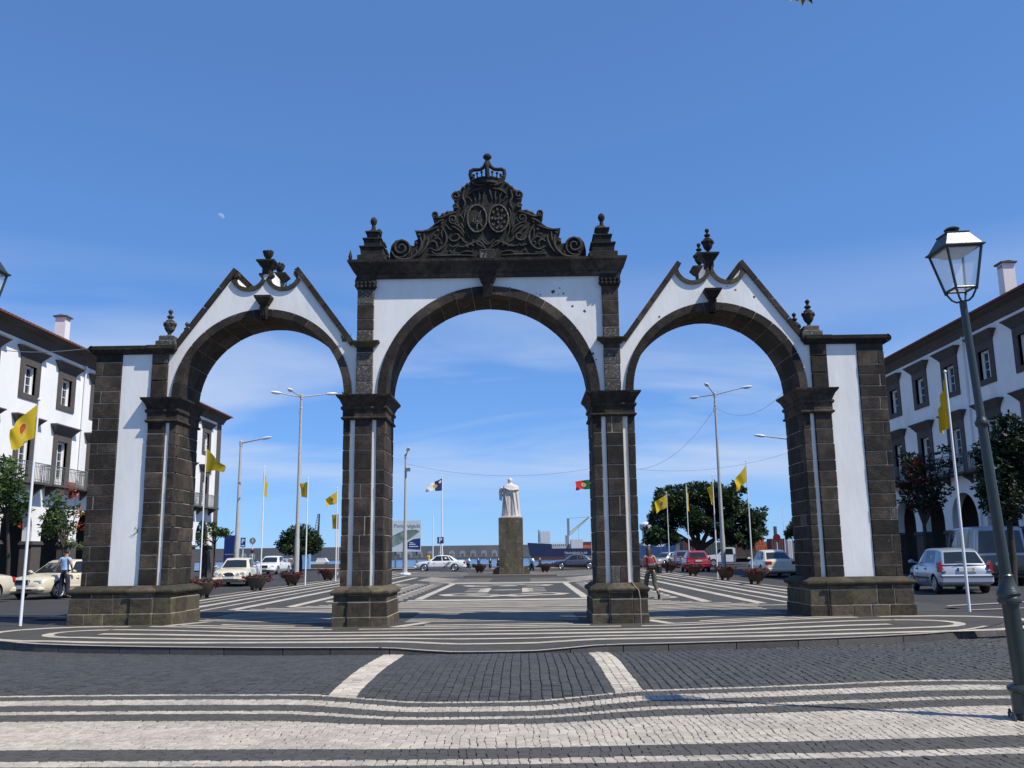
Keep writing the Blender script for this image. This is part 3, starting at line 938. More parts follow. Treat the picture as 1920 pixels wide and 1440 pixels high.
for s in (-1, 1):
    top = GT
    poly = [(3.01, 5.40), (3.01, 6.64)] + [(a, c) for a, c in top] + [(7.78, 6.60), (7.99, 6.60), (7.99, 5.40)] + arc(CC, ZCAP, 2.165, 0, 180, 40)
    wall_mesh([(a * s, c) for a, c in poly], 'plaster_wall')
    slopes = [[(3.26, 6.70), (4.70, 8.67)], [(6.30, 8.67), (7.74, 6.68)]]
    for sl_ in slopes:
        # the coping is made of separate stones
        n = 4
        for i in range(n):
            t0, t1 = i / n + .003, (i + 1) / n - .003
            q = [(sl_[0][0] + (sl_[1][0] - sl_[0][0]) * t, sl_[0][1] + (sl_[1][1] - sl_[0][1]) * t) for t in (t0, t1)]
            bb = MB(); ribbon(bb, [(a * s, c) for a, c in q], .125, YP - .06, YB + .06); gpart(bb, 'coping_stone', M['basalt'])
    i0 = 2; mid_ = GT.index((5.43, 8.66))
    for seg in (GT[2:mid_], GT[mid_ + 2:-2]):
        for ya, yb_ in ((YP - .045, YP + .16), (YB - .16, YB + .045)):
            bb = MB(); ribbon(bb, [(a * s, c + .012) for a, c in seg], .10, ya, yb_); gpart(bb, 'cove_rim', M['basalt_mossy'], None, 35)
    # little pedestal over the middle of the gable
    bb = MB(); bb.mold(*((5.40, 5.60) if s > 0 else (-5.60, -5.40)), YP - .03, YP + .24, [(0, 8.50), (.0, 8.66), (.05, 8.70), (.10, 8.78), (.125, 8.80), (.13, 8.84), (.02, 8.88)])
    gpart(bb, 'gable_pedestal', M['crest'], None, 30); bb = MB()
    bb.mold(*((5.40, 5.60) if s > 0 else (-5.60, -5.40)), YB - .24, YB + .03, [(0, 8.50), (.0, 8.66), (.05, 8.70), (.10, 8.78), (.125, 8.80), (.13, 8.84), (.02, 8.88)])
    gpart(bb, 'gable_pedestal', M['crest'], None, 30)
    # bracket keystone of the side arch
    kx = 5.5 * s
    bb = MB()
    for (w0, z0, o0), (w1, z1, o1) in zip([(.07, 7.33, .10), (.09, 7.60, .17), (.085, 7.66, .15), (.11, 7.68, .18), (.20, 7.83, .30), (.21, 7.88, .31)], [(.09, 7.60, .17), (.085, 7.66, .15), (.11, 7.68, .18), (.20, 7.83, .30), (.21, 7.88, .31), (.15, 7.89, .2)]):
        a = [(kx - w0, YP - o0, z0), (kx + w0, YP - o0, z0), (kx + w0, YP + .1, z0), (kx - w0, YP + .1, z0)]
        c = [(kx - w1, YP - o1, z1), (kx + w1, YP - o1, z1), (kx + w1, YP + .1, z1), (kx - w1, YP + .1, z1)]
        for i in range(4):
            j = (i + 1) % 4; bb.poly([a[i], a[j], c[j], c[i]])
    bb.poly([(kx - .15, YP - .2, 7.89), (kx + .15, YP - .2, 7.89), (kx + .15, YP + .1, 7.89), (kx - .15, YP + .1, 7.89)])
    for q in range(3): bb.tube([(kx - .05 + q * .05, YP - .17, 7.62), (kx - .05 + q * .05, YP - .13, 7.40)], .018, 6)
    gpart(bb, 'keystone', M['basalt'])

# arch rings
def arch_ring(cx, r0, r1, nv):
    core = MB(); n = 40; poly = arc(cx, ZCAP, r1 - .012, 0, 180, n) + arc(cx, ZCAP, r0 + .012, 180, 0, n)
    b0 = 0
    for y in (YS + .065, YSB - .03):
        for a, c in poly: core.v.append((a, y, c))
    N2 = len(poly)
    for i in range(n):
        a, c, d, e = i, i + 1, N2 - 1 - i, N2 - 2 - i
        core.face((a, c, e, d)); core.face((N2 + a, N2 + d, N2 + e, N2 + c)); core.face((a, N2 + a, N2 + c, c)); core.face((d, e, N2 + e, N2 + d))
    part = gpart(core, 'arch_ring', M['mortar'])
    ang = [0]; ws = [R3.uniform(.8, 1.2) for _ in range(nv)]; tot = sum(ws)
    for a in ws: ang.append(ang[-1] + 180 * a / tot)
    for k in range(nv):
        g = .008 / r1 * 57.3
        a0, a1 = ang[k] + g, ang[k + 1] - g
        ys = [YS + .045] + ([YS + .5, YS + 1.0, YSB - .02] if k % 2 else [YS + .72, YSB - .02])
        for q in range(len(ys) - 1):
            ya, yb_ = ys[q] + (.004 if q else 0), ys[q + 1] - .004
            m_ = 4; j1 = R3.uniform(-.004, .004)
            poly = arc(cx, ZCAP, r1, a0, a1, m_) + arc(cx, ZCAP, r0 + j1, a1, a0, m_)
            bb = MB(); bb.prism(poly, ya, yb_)
            gpart(bb, 'voussoir', M['basalt'], part)
arch_ring(0, 2.47, 2.69, 17)
arch_ring(-CC, 2.0, 2.19, 15)
arch_ring(CC, 2.0, 2.19, 15)
# central keystone under the entablature
bb = MB()
for (w0, z0, o0), (w1, z1, o1) in zip([(.11, 7.80, .12), (.12, 8.08, .2), (.115, 8.12, .17), (.15, 8.16, .2)], [(.12, 8.08, .2), (.115, 8.12, .17), (.15, 8.16, .2), (.24, 8.36, .3)]):
    a = [(-w0, YP - o0, z0), (w0, YP - o0, z0), (w0, YP + .1, z0), (-w0, YP + .1, z0)]
    c = [(-w1, YP - o1, z1), (w1, YP - o1, z1), (w1, YP + .1, z1), (-w1, YP + .1, z1)]
    for i in range(4):
        j = (i + 1) % 4; bb.poly([a[i], a[j], c[j], c[i]])
    bb.poly(a)
for q in range(4): bb.tube([(-.075 + q * .05, YP - .19, 8.14), (-.075 + q * .05, YP - .2, 8.09)], .016, 6)
gpart(bb, 'keystone', M['basalt'])
# entablature
bb = MB(); bb.mold(-3.19, 3.19, YS + .02, YSB - .03, [(0, 8.315), (.02, 8.32), (.02, 8.42), (.05, 8.44), (.06, 8.47), (.11, 8.53), (.19, 8.64), (.22, 8.67), (.235, 8.735), (.10, 8.75)])
for s in (-1, 1):
    bb.mold(*((2.80, 3.21) if s > 0 else (-3.21, -2.80)), YS - .02, YS + .4, [(0, 8.318), (.02, 8.323), (.02, 8.42), (.05, 8.44), (.06, 8.47), (.11, 8.53), (.19, 8.64), (.215, 8.67), (.225, 8.733), (.10, 8.748)])
gpart(bb, 'entablature', M['basalt'], None, 25)

# ---- finials
def urn(bb, x, y, z, sc=1.0, broken=False):
    pr = [(.06, 0), (.075, .03), (.05, .06), (.045, .09), (.10, .15), (.135, .22), (.145, .28), (.15, .33), (.17, .35), (.165, .37)]
    if broken:
        pr = [(.06, 0), (.075, .03), (.05, .05), (.09, .10), (.135, .18), (.15, .24), (.13, .26)]
        for i in range(9):
            t = i / 9 * 2 * pi; h = R3.uniform(.06, .12)
            bb.lathe([(.03 * sc, 0), (.045 * sc, h * .6 * sc), (.008, h * sc)], (x + .12 * sc * cos(t), y + .12 * sc * sin(t), z + .23 * sc), 6)
    else:
        pr += [(.11, .40), (.12, .43), (.07, .47), (.05, .50), (.085, .53), (.09, .56), (.04, .60), (.035, .64), (.06, .67), (.062, .71), (.03, .75), (.01, .76)]
        for i in range(8):
            t = i / 8 * 2 * pi; bb.lathe([(.01, -.05), (.035, -.02), (.035, .02), (.01, .05)], (x + .148 * sc * cos(t), y + .148 * sc * sin(t), z + .34 * sc), 6)
    bb.lathe([(r * sc, q * sc) for r, q in pr], (x, y, z), 14)
for s in (-1, 1):
    for y, sc in ((YS + .16, 1.0), (YSB - .2, .95)):
        bb = MB(); xx = 7.86 * s
        bb.lathe([(.24, 6.68), (.24, 6.80), (.20, 6.815), (.185, 6.83), (.185, 6.93), (.15, 6.955)], (xx, y, 0), sq=True)
        gpart(bb, 'finial_pedestal', M['basalt_lichen'])
        bb = MB(); urn(bb, xx, y, 6.95, .92 * sc); gpart(bb, 'urn_finial', M['basalt_lichen'] if s < 0 else M['basalt'], None, 40)
    for y, br in ((YP + .1, s < 0), (YB - .1, s < 0)):
        bb = MB(); urn(bb, 5.5 * s, y, 8.87, .88, br); gpart(bb, 'urn_finial', M['crest'], None, 40)
    for y in (YS + .30, YSB - .32):
        bb = MB(); xx = 2.88 * s
        bb.lathe([(.345, 8.74), (.345, 8.92), (.29, 8.93), (.27, 8.95), (.285, 9.12), (.31, 9.14), (.31, 9.17), (.20, 9.20), (.215, 9.35), (.24, 9.37), (.24, 9.40), (.14, 9.43), (.15, 9.55), (.185, 9.57), (.18, 9.60), (.09, 9.64), (.06, 9.68)], (xx, y, 0), sq=True)
        bb.lathe([(.07, 9.66), (.05, 9.74), (.045, 9.80), (.075, 9.85), (.09, 9.92), (.07, 9.98), (.03, 10.02), (.01, 10.03)], (xx, y, 0), 10)
        gpart(bb, 'stepped_finial', M['basalt_lichen'] if False else M['crest'], None, 25)
bb = MB(); bb.lathe([(.02, 8.74), (.045, 8.80), (.05, 8.86), (.03, 8.93), (.005, 9.02)], (-3.38, YS - .1, 0), 8); gpart(bb, 'spike_finial', M['crest'])

# ---- carved crest
YC0, YC1 = YP + .28, YP + .74
def cz(zx, zy):      # a point of the carving, read in the plane of its face
    p = at(640 + zx / 3.4286, 270 + zy / 3.4286, YC0); return (p.x, p.z)
half = [(942, 775), (310, 765), (311, 705), (322, 652), (350, 620), (390, 610), (425, 625), (445, 652), (468, 655), (470, 622), (490, 612), (500, 600), (480, 575), (472, 555), (520, 556), (560, 545), (592, 520), (612, 500), (590, 480), (582, 455), (595, 440), (615, 445), (628, 465), (655, 447), (690, 430), (720, 432), (720, 400), (736, 385), (745, 365), (722, 348), (715, 322), (728, 303), (755, 303), (775, 285), (800, 262), (835, 236), (842, 222), (942, 215)]
pts = [cz(a, c) for a, c in half]
pts[0] = (0, 8.735); pts[1] = (pts[1][0], 8.735); pts[-1] = (0, pts[-1][1])
outline = pts + [(-a, c) for a, c in pts[::-1][1:-1]]
bb = MB(); bb.prism(outline, YC0, YC1); gpart(bb, 'crest_slab', M['crest'])
def relief(paths, r, name='carved_scroll', flat=1.0):
    for p in paths:
        for s in (-1, 1):
            q = [cz(a, c) for a, c in p]
            # smooth by midpoint subdivision
            for _ in range(2):
                n = [q[0]]
                for i in range(len(q) - 1):
                    n += [(q[i][0] * .75 + q[i + 1][0] * .25, q[i][1] * .75 + q[i + 1][1] * .25), (q[i][0] * .25 + q[i + 1][0] * .75, q[i][1] * .25 + q[i + 1][1] * .75)]
                n.append(q[-1]); q = n
            m_ = len(q); rs = [r * (1.05 - .55 * abs(2 * i / (m_ - 1) - 1) ** 2) for i in range(m_)]
            bb = MB(); bb.tube([(a * s, YC0 - .02, c) for a, c in q], rs, 7); gpart(bb, name, M['relief'], None, 60)
def spiral(cx, cy, r0, r1, a0, turns, n=22):
    return [(cx + (r0 + (r1 - r0) * i / n) * cos(a0 + turns * 2 * pi * i / n), cy + (r0 + (r1 - r0) * i / n) * sin(a0 + turns * 2 * pi * i / n)) for i in range(n + 1)]
relief([spiral(385, 670, 66, 12, 2.2, -1.9)], .035)
relief([[(322, 690), (345, 735), (400, 750), (460, 735), (505, 690), (520, 640), (505, 600)]], .04)
relief([[(560, 600), (555, 640), (530, 690), (490, 725)], [(640, 530), (670, 570), (680, 620), (655, 670), (610, 695), (570, 670)], [(570, 640), (590, 625), (615, 640), (610, 665)],
        [(690, 600), (710, 630), (745, 625), (765, 600), (745, 580), (720, 588)], [(710, 530), (740, 545), (770, 570), (785, 595)], [(725, 515), (770, 540), (790, 580)], [(770, 510), (785, 545)],
        [(745, 660), (790, 665), (830, 650), (870, 625), (905, 640), (930, 680)], [(800, 650), (815, 670)], [(830, 640), (850, 662)], [(860, 630), (885, 655)],
        [(600, 470), (640, 480), (690, 455), (740, 440)], [(600, 520), (640, 495), (660, 490)]], .028)
relief([spiral(718, 485, 34, 6, 0, 1.6)], .024)
relief([spiral(605, 457, 22, 5, 1.5, 1.3), spiral(738, 335, 30, 6, 1.2, 1.4), spiral(735, 405, 18, 4, 3.0, 1.2)], .028)
relief([[(790, 300), (775, 350), (800, 380), (780, 420)], [(840, 250), (870, 270), (930, 262)], [(815, 330), (850, 300), (900, 290)]], .03)
relief([[(800, 420), (788, 460), (802, 505), (796, 555), (822, 605)], [(760, 455), (782, 480), (792, 525)], [(650, 605), (640, 565), (662, 540)], [(482, 566), (560, 562), (622, 532)], [(532, 578), (532, 622), (512, 668)],
        [(560, 716), (640, 720), (740, 716), (860, 720)], [(770, 700), (805, 690), (850, 698)], [(900, 612), (922, 642), (942, 650)], [(880, 648), (918, 668)], [(862, 372), (858, 335), (838, 308)], [(885, 366), (890, 328), (880, 298)], [(908, 362), (918, 322), (925, 292)], [(840, 376), (826, 352), (806, 342)],
        [(690, 650), (720, 668), (742, 650)], [(600, 615), (625, 605), (640, 625)], [(580, 690), (600, 712), (640, 706)], [(672, 520), (690, 545), (712, 560)], [(652, 500), (640, 520)], [(806, 640), (780, 625), (772, 600)], [(850, 615), (842, 640), (815, 648)], [(350, 722), (372, 700)], [(400, 735), (415, 712)], [(448, 726), (452, 700)], [(484, 706), (482, 680)]], .020)
# acanthus knobs along the slab edge
for s in (-1, 1):
    for a, c, rr in ((655, 455, .06), (685, 440, .055), (760, 310, .06), (785, 285, .06), (812, 262, .055), (480, 640, .05), (500, 585, .05), (700, 470, .05), (520, 690, .035), (480, 712, .035), (440, 722, .035), (620, 560, .05), (600, 590, .04), (700, 690, .04), (640, 640, .04)):
        p = cz(a, c); bb = MB(); bb.lathe([(.004, -rr), (rr * .75, -rr * .6), (rr, 0), (rr * .75, rr * .6), (.004, rr)], (p[0] * s, YC0 + .01, p[1]), 8)
        gpart(bb, 'carved_knob', M['relief'], None, 60)
# two oval shields
for cx, s in ((872, -1), (1010, 1)):
    cxp = 942 + (cx - 942); c0 = cz(cxp, 485); rx = .245; rz = .36
    ov = [(c0[0] + rx * cos(2 * pi * i / 28), c0[1] + rz * sin(2 * pi * i / 28)) for i in range(29)]
    bb = MB(); bb.prism(ov[:-1], YC0 - .04, YC0 + .05)
    sh = gpart(bb, 'shield', M['crest'])
    bb = MB(); bb.tube([(a, YC0 - .055, c) for a, c in ov], .024, 7); gpart(bb, 'shield_rim', M['basalt_lichen'], sh, 60)
    bb = MB()
    if s < 0:   # armillary sphere and ribbons
        for a in (0, .5, 1.1): bb.tube([(c0[0] + .11 * cos(t) * cos(a), YC0 - .06, c0[1] - .06 + .11 * (sin(t) * .8 + .3 * cos(t) * sin(a))) for t in [2 * pi * i / 16 for i in range(17)]], .012, 5)
        bb.tube([(c0[0], YC0 - .06, c0[1] - .03), (c0[0], YC0 - .06, c0[1] - .27)], .014, 5); bb.tube([(c0[0] + .03, YC0 - .06, c0[1] - .05), (c0[0] + .14, YC0 - .06, c0[1] - .22)], .014, 5)
        bb.tube([(c0[0] + .03, YC0 - .06, c0[1] + .02), (c0[0] + .10, YC0 - .06, c0[1] + .20)], .014, 5)
    else:       # castles round a field with small shields
        for i in range(9):
            t = 2 * pi * i / 9 + .3; x_ = c0[0] + .165 * cos(t); z_ = c0[1] + .25 * sin(t)
            bb.box(x_ - .028, x_ + .028, YC0 - .075, YC0 - .03, z_ - .03, z_ + .02); bb.box(x_ - .028, x_ - .01, YC0 - .074, YC0 - .03, z_ + .02, z_ + .04); bb.box(x_ + .01, x_ + .028, YC0 - .074, YC0 - .03, z_ + .02, z_ + .04)
        for i, (a, c) in enumerate(((0, 0), (-.075, 0), (.075, 0), (0, .1), (0, -.1))):
            bb.prism([(c0[0] + a - .028, c0[1] + c + .032), (c0[0] + a + .028, c0[1] + c + .032), (c0[0] + a + .028, c0[1] + c - .01), (c0[0] + a, c0[1] + c - .04), (c0[0] + a - .028, c0[1] + c - .01)], YC0 - .075, YC0 - .03)
    gpart(bb, 'heraldic_charge', M['basalt_lichen'], sh, 40)
# date tablet
p0 = cz(890, 745); p1 = cz(986, 690)
bb = MB(); bb.bbox(p0[0], p1[0], YC0 - .17, YC0 + .02, p0[1] - .01, p1[1], .012)
tab = gpart(bb, 'date_tablet', M['tablet'])
me = text_mesh('1785', .25, M['crest'], 'date_numerals', .012, bold=.006)
o = link_mesh('date_numerals', me); o.rotation_euler = (pi / 2, 0, 0)
o.location = ((p0[0] + p1[0]) / 2, YC0 - .172, (p0[1] + p1[1]) / 2 - .005); o.parent = tab
bb = MB(); fr = [(p0[0] + .01, p0[1] + .005), (p1[0] - .01, p0[1] + .005), (p1[0] - .01, p1[1] - .01), (p0[0] + .01, p1[1] - .01), (p0[0] + .01, p0[1] + .005)]
bb.tube([(a, YC0 - .172, c) for a, c in fr], .011, 5); gpart(bb, 'tablet_frame', M['basalt_lichen'], tab)
# string course under the carving
bb = MB(); bb.box(-1.9, 1.9, YC0 - .06, YC0 + .03, 8.76, 8.80); gpart(bb, 'crest_ledge', M['basalt_lichen'])
# crown, open so that the sky shows through
bb = MB(); ccx, ccy, czb = 0, (YC0 + YC1) / 2, 10.88; crown_parts = []
cr = gpart(bb.lathe([(.30, 0), (.335, .02), (.33, .09), (.35, .11), (.36, .15)], (ccx, ccy, czb), 24), 'crown_band', M['crest'], None, 40)
for i in range(18):
    t = 2 * pi * (i + .5) / 18; q = MB()
    q.tube([(ccx + .355 * cos(t), ccy + .355 * sin(t), czb + .13), (ccx + .365 * cos(t), ccy + .365 * sin(t), czb + .22)], .018, 6)
    q.lathe([(.005, -.035), (.03, -.015), (.033, .01), (.005, .035)], (ccx + .368 * cos(t), ccy + .368 * sin(t), czb + .245), 6)
    gpart(q, 'crown_point', M['crest'], cr, 50)
for i in range(4):
    t = pi / 2 * i
    q = MB(); path = [(.345, .12), (.385, .22), (.41, .34), (.40, .42), (.33, .455), (.25, .45), (.16, .46), (.08, .52), (.02, .62)]
    q.tube([(ccx + r * cos(t), ccy + r * sin(t), czb + z) for r, z in path], [.045, .045, .05, .05, .048, .045, .045, .045, .05], 8)
    gpart(q, 'crown_arch', M['crest'], cr, 60)
q = MB(); q.lathe([(.06, .56), (.065, .62), (.05, .68), (.055, .70), (.10, .73), (.105, .77), (.07, .82), (.01, .835)], (ccx, ccy, czb), 12); gpart(q, 'crown_knob', M['crest'], cr, 50)

for o_ in [cr] + list(cr.children):
    for v_ in o_.data.vertices:
        v_.co = Vector((ccx + (v_.co.x - ccx) * 1.08, ccy + (v_.co.y - ccy) * 1.08, czb + (v_.co.z - czb) * 1.13))
# weeds rooted in the joints
M['weed'] = mat('weed_leaf', (.07, .13, .02), .7, .3, 8)
def weed(x, y, z, n, h, name='weed'):
    bb = MB()
    for i in range(n):
        a = R3.uniform(0, 2 * pi); l = h * R3.uniform(.5, 1.2); d = Vector((cos(a) * .5, sin(a) * .5, R3.uniform(.3, 1))).normalized()
        p = Vector((x + R3.uniform(-.05, .05), y + R3.uniform(-.03, .03), z)); e = p + d * l; sd = d.cross(Vector((0, 0, 1))).normalized() * .018
        bb.poly([p - sd, p + sd, e + sd * .3, e - sd * .3])
    gpart(bb, name, M['weed'])
for a in ((-3.52, YS + .1, 6.74, 26, .22), (3.33, YS + .15, 6.74, 12, .12), (.62, YC0 - .1, 8.75, 14, .36), (-.75, YC0 - .1, 8.75, 6, .14), (1.55, YC0 - .1, 8.75, 6, .16), (-3.45, YS - .02, 5.40, 10, .12), (-5.02, YP + .3, 8.1, 30, .25), (-5.2, YP + .8, 8.15, 20, .2), (-8.32, YP - .01, 2.2, 14, .16)):
    weed(*a)

# chips where the limewash has fallen off the middle bay
R8 = random.Random(8)
for cx_, cz_, r_ in ((1.62, 7.93, .062), (1.78, 8.02, .022), (1.86, 7.88, .026), (1.75, 7.86, .015), (2.08, 7.55, .036), (2.38, 7.42, .042), (.55, 8.05, .02), (.62, 8.0, .012), (.45, 8.03, .02), (.72, 7.98, .02), (1.2, 7.9, .012), (2.55, 6.35, .035), (1.3, 7.86, .02), (6.1, 7.9, .03), (6.55, 7.72, .04), (4.2, 7.25, .03), (2.62, 6.2, .02), (5.9, 8.0, .02)):
    bb = MB(); n_ = 9; bb.prism([(cx_ + r_ * R8.uniform(.55, 1.2) * cos(2 * pi * i / n_), cz_ + r_ * R8.uniform(.55, 1.1) * sin(2 * pi * i / n_)) for i in range(n_)], YP - .0025, YP + .02)
    gpart(bb, 'plaster_chip', M['grey_stone'])
# ------------------------------------------------------------------ arcaded houses on both sides of the square
def glass_mat(name, col, rough=.08):
    Mx = bpy.data.materials.new(name); Mx.use_nodes = True; b = Mx.node_tree.nodes['Principled BSDF']
    b.inputs['Base Color'].default_value = (*col, 1); b.inputs['Roughness'].default_value = rough; b.inputs['Specular IOR Level'].default_value = .6
    return Mx
M['pane'] = glass_mat('window_pane', (.055, .065, .075))
M['sash'] = mat('white_sash', (.78, .79, .80), .5, .03, 5)
M['curtain'] = mat('curtain', (.62, .62, .60), .9, .12, 6, stretch=(1, 6, 1))
M['iron'] = mat('grey_iron', (.16, .17, .17), .6, .1, 10)
M['roof'] = mat('red_roof_tile', (.17, .062, .045), .9, .25, 5, .01, 20)
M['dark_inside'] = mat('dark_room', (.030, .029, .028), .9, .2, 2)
M['terracotta'] = mat('terracotta', (.34, .11, .05), .85, .15, 8)
M['petal_red'] = mat('red_petal', (.45, .035, .02), .7, .25, 12)
M['chimney'] = mat('chimney_render', (.78, .75, .73), .9, .06, 2)
BAYS = 3.42
def house(s, y_first, n, y_a, y_b, label, name='arcade_house'):
    """s=-1 left row (faces +x), s=1 right row (faces -x). Facade plane |x|=22. Built in world coordinates."""
    X0 = 22.0 * s
    root = thing(name, label, 'house', (X0, (y_a + y_b) / 2, zg(X0)))
    def F(o): return X0 - s * o            # o metres out from the facade towards the square
    def pt(bb, nm, mt, parent=None, smooth=None):
        o = bb.build(nm, M[mt], None, smooth)
        if parent is None: keep_world(o, root)
        else: o.parent = parent
        return o
    def bx(bb, o0, o1, y0, y1, z0, z1):
        a, c = sorted((F(o0), F(o1))); bb.box(a, c, y0, y1, z0, z1); return bb
    spring = 2.9; rr = 1.30
    ys = [y_first + BAYS * i for i in range(n)]
    g0 = zg(X0) - .05
    # facade with openings: built bay by bay as wall pieces around the holes
    wall = MB()
    for i, yc in enumerate(ys):
        ya = y_a if i == 0 else yc - BAYS / 2; yb = y_b if i == n - 1 else yc + BAYS / 2
        arcp = [(yc + rr * cos(radians(180 - 180 * k / 20)), spring + rr * sin(radians(180 * k / 20))) for k in range(21)]
        poly = [(ya, g0), (yc - rr, g0)] + arcp + [(yc + rr, g0), (yb, g0), (yb, 5.05), (ya, 5.05)]
        wall.prism(poly, F(0), F(-.45), 'x')
        for (w, z0, z1, za, zb) in ((.50, 5.05, 7.30, 5.05, 8.45), (.50, 9.12, 10.44, 8.45, 11.55)):
            bx(wall, 0, -.45, ya, yc - w, za, zb); bx(wall, 0, -.45, yc + w, yb, za, zb)
            if z0 > za: bx(wall, 0, -.45, yc - w, yc + w, za, z0)
            bx(wall, 0, -.45, yc - w, yc + w, z1, zb)
    pt(wall, 'wall', 'wall_white')
    body = MB()
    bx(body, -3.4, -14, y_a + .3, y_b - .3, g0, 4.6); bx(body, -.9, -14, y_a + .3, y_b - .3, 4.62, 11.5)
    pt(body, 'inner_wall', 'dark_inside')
    side = MB(); bx(side, -.46, -14, y_a, y_a + .28, 4.0, 11.55); bx(side, -.46, -14, y_b - .28, y_b, 4.0 if s < 0 else g0, 11.55)
    pt(side, 'end_wall', 'wall_white')
    # corner pilaster
    q = MB(); bx(q, .06, -.5, y_b - .75, y_b + .05, g0, 11.5); pt(q, 'corner_pilaster', 'grey_stone')
    # eaves
    e = MB(); prof = [(0.0, 11.50), (.06, 11.52), (.10, 11.62), (.28, 11.86), (.55, 11.98), (.60, 12.03), (0, 12.05)]
    poly = [(F(o), z) for o, z in prof]
    e.prism(poly, y_a - .1, y_b + .5, 'y'); pt(e, 'eaves_cornice', 'grey_stone')
    rf = MB(); rf.prism([(F(.72), 12.04), (F(.72), 12.13), (F(-6.5), 14.6), (F(-14), 12.1), (F(-14), 12.04)], y_a - .2, y_b + .62, 'y')
    rfo = pt(rf, 'roof', 'roof')
    # roof tiles: ribs along the visible eave
    for yy in [y_a + .3 * k for k in range(int((y_b - y_a) / .3) + 2)]:
        t = MB(); t.tube([(F(.73), yy, 12.075), (F(-1.2), yy, 12.73)], .06, 6); t_o = pt(t, 'ridge_tile', 'roof', rfo)
    for i, yc in enumerate(ys):
        # arcade: impost mouldings on the piers, stone jambs
        for yy in ((yc - BAYS / 2,) if i else ()) + ((yc + BAYS / 2,) if i == n - 1 else ()):
            pj = MB(); bx(pj, .05, -.5, yy - .43, yy + .43, g0, 2.28); pjo = pt(pj, 'arcade_pier', 'grey_stone')
            im = MB(); bx(im, .13, -.55, yy - .50, yy + .50, 2.28, 2.36); bx(im, .09, -.53, yy - .46, yy + .46, 2.37, 2.44); im_o = pt(im, 'impost', 'grey_stone', pjo)
        # upper window
        for storey, (z0, z1, w) in enumerate(((9.12, 10.44, .50), (5.05, 7.30, .50))):
            fr = MB()
            jw = .875
            bx(fr, .05, -.12, yc - jw, yc - w, z0 - (.26 if storey == 0 else 0), z1); bx(fr, .05, -.12, yc + w, yc + jw, z0 - (.26 if storey == 0 else 0), z1)
            bx(fr, .05, -.12, yc - jw, yc + jw, z1, z1 + .36)
            if storey == 0: bx(fr, .051, -.12, yc - w, yc + w, z0 - .26, z0)
            wo = pt(fr, 'window' if storey == 0 else 'balcony_door', 'grey_stone')
            hd = MB(); zt = z1 + .36
            poly = []
            for o, z, wd in ((.06, zt, .90), (.10, zt + .06, .93), (.14, zt + .12, .98), (.30, zt + .34, 1.18), (.33, zt + .36, 1.24), (.33, zt + .42, 1.24), (.05, zt + .44, 1.0)):
                poly.append((o, z, wd))
            for k in range(len(poly) - 1):
                (o0, za, w0), (o1, zb, w1) = poly[k], poly[k + 1]
                A = [(F(o0), yc - w0, za), (F(o0), yc + w0, za), (F(-.02), yc + w0, za), (F(-.02), yc - w0, za)]
                B = [(F(o1), yc - w1, zb), (F(o1), yc + w1, zb), (F(-.02), yc + w1, zb), (F(-.02), yc - w1, zb)]
                for j in range(3 if True else 4):
                    jj = (j + 1) % 4
                    if j == 2: continue
                    hd.poly([A[j], A[jj], B[jj], B[j]])
                j = 3; hd.poly([A[3], A[0], B[0], B[3]])
            hd.poly([(F(poly[-1][0]), yc - 1, poly[-1][1]), (F(poly[-1][0]), yc + 1, poly[-1][1]), (F(-.02), yc + 1, poly[-1][1]), (F(-.02), yc - 1, poly[-1][1])])
            pt(hd, 'window_hood', 'grey_stone', wo)
            # sash: frame, bars, panes
            sa = MB(); fo = -.20
            bx(sa, fo, fo - .07, yc - w, yc - w + .08, z0, z1); bx(sa, fo, fo - .07, yc + w - .08, yc + w, z0, z1)
            bx(sa, fo, fo - .07, yc - w + .08, yc + w - .08, z0, z0 + .09); bx(sa, fo, fo - .07, yc - w + .08, yc + w - .08, z1 - .09, z1)
            bx(sa, fo + .004, fo - .066, yc - .04, yc + .04, z0 + .09, z1 - .09)
            nb = 3 if storey == 0 else 5
            for k in range(1, nb):
                zz = z0 + .09 + (z1 - z0 - .18) * k / nb
                bx(sa, fo - .01, fo - .055, yc - w + .08, yc - .04, zz - .014, zz + .014); bx(sa, fo - .01, fo - .055, yc + .04, yc + w - .08, zz - .014, zz + .014)
            if storey == 1: bx(sa, fo - .012, fo - .06, yc - w + .08, yc + w - .08, z0 + .09, z0 + .45)
            sao = pt(sa, 'sash', 'sash', wo)
            for k in range(nb):
                for (ya, yb) in ((yc - w + .08, yc - .04), (yc + .04, yc + w - .08)):
                    zz0 = z0 + .09 + (z1 - z0 - .18) * k / nb; zz1 = z0 + .09 + (z1 - z0 - .18) * (k + 1) / nb
                    p = MB(); bx(p, fo - .034, fo - .04, ya, yb, zz0 + .01, zz1 - .01); pt(p, 'pane', 'pane', wo)
            cu = MB()
            for k, (ya, yb) in enumerate(((yc - w + .1, yc - .12), (yc + .16, yc + w - .1))):
                bx(cu, fo - .12, fo - .14, ya, yb - .1 * ((i + k) % 3), z0 + .1, z1 - .1)
            if (i + storey) % 4 != 3: pt(cu, 'curtain', 'curtain', wo)
        # balcony
        bl = MB(); bx(bl, .62, 0, yc - 1.6, yc + 1.6, 5.0, 5.10); blo = pt(bl, 'balcony', 'grey_stone')
        for yy in (yc - 1.15, yc + 1.15):
            br = MB(); br.prism([(F(0), 5.0), (F(.5), 5.0), (F(.42), 4.88), (F(.15), 4.72), (F(0), 4.55)], yy - .1, yy + .1, 'y'); pt(br, 'bracket', 'grey_stone', blo)
        rl = MB()
        path = [(F(.02), yc - 1.55), (F(.57), yc - 1.55), (F(.57), yc + 1.55), (F(.02), yc + 1.55)]
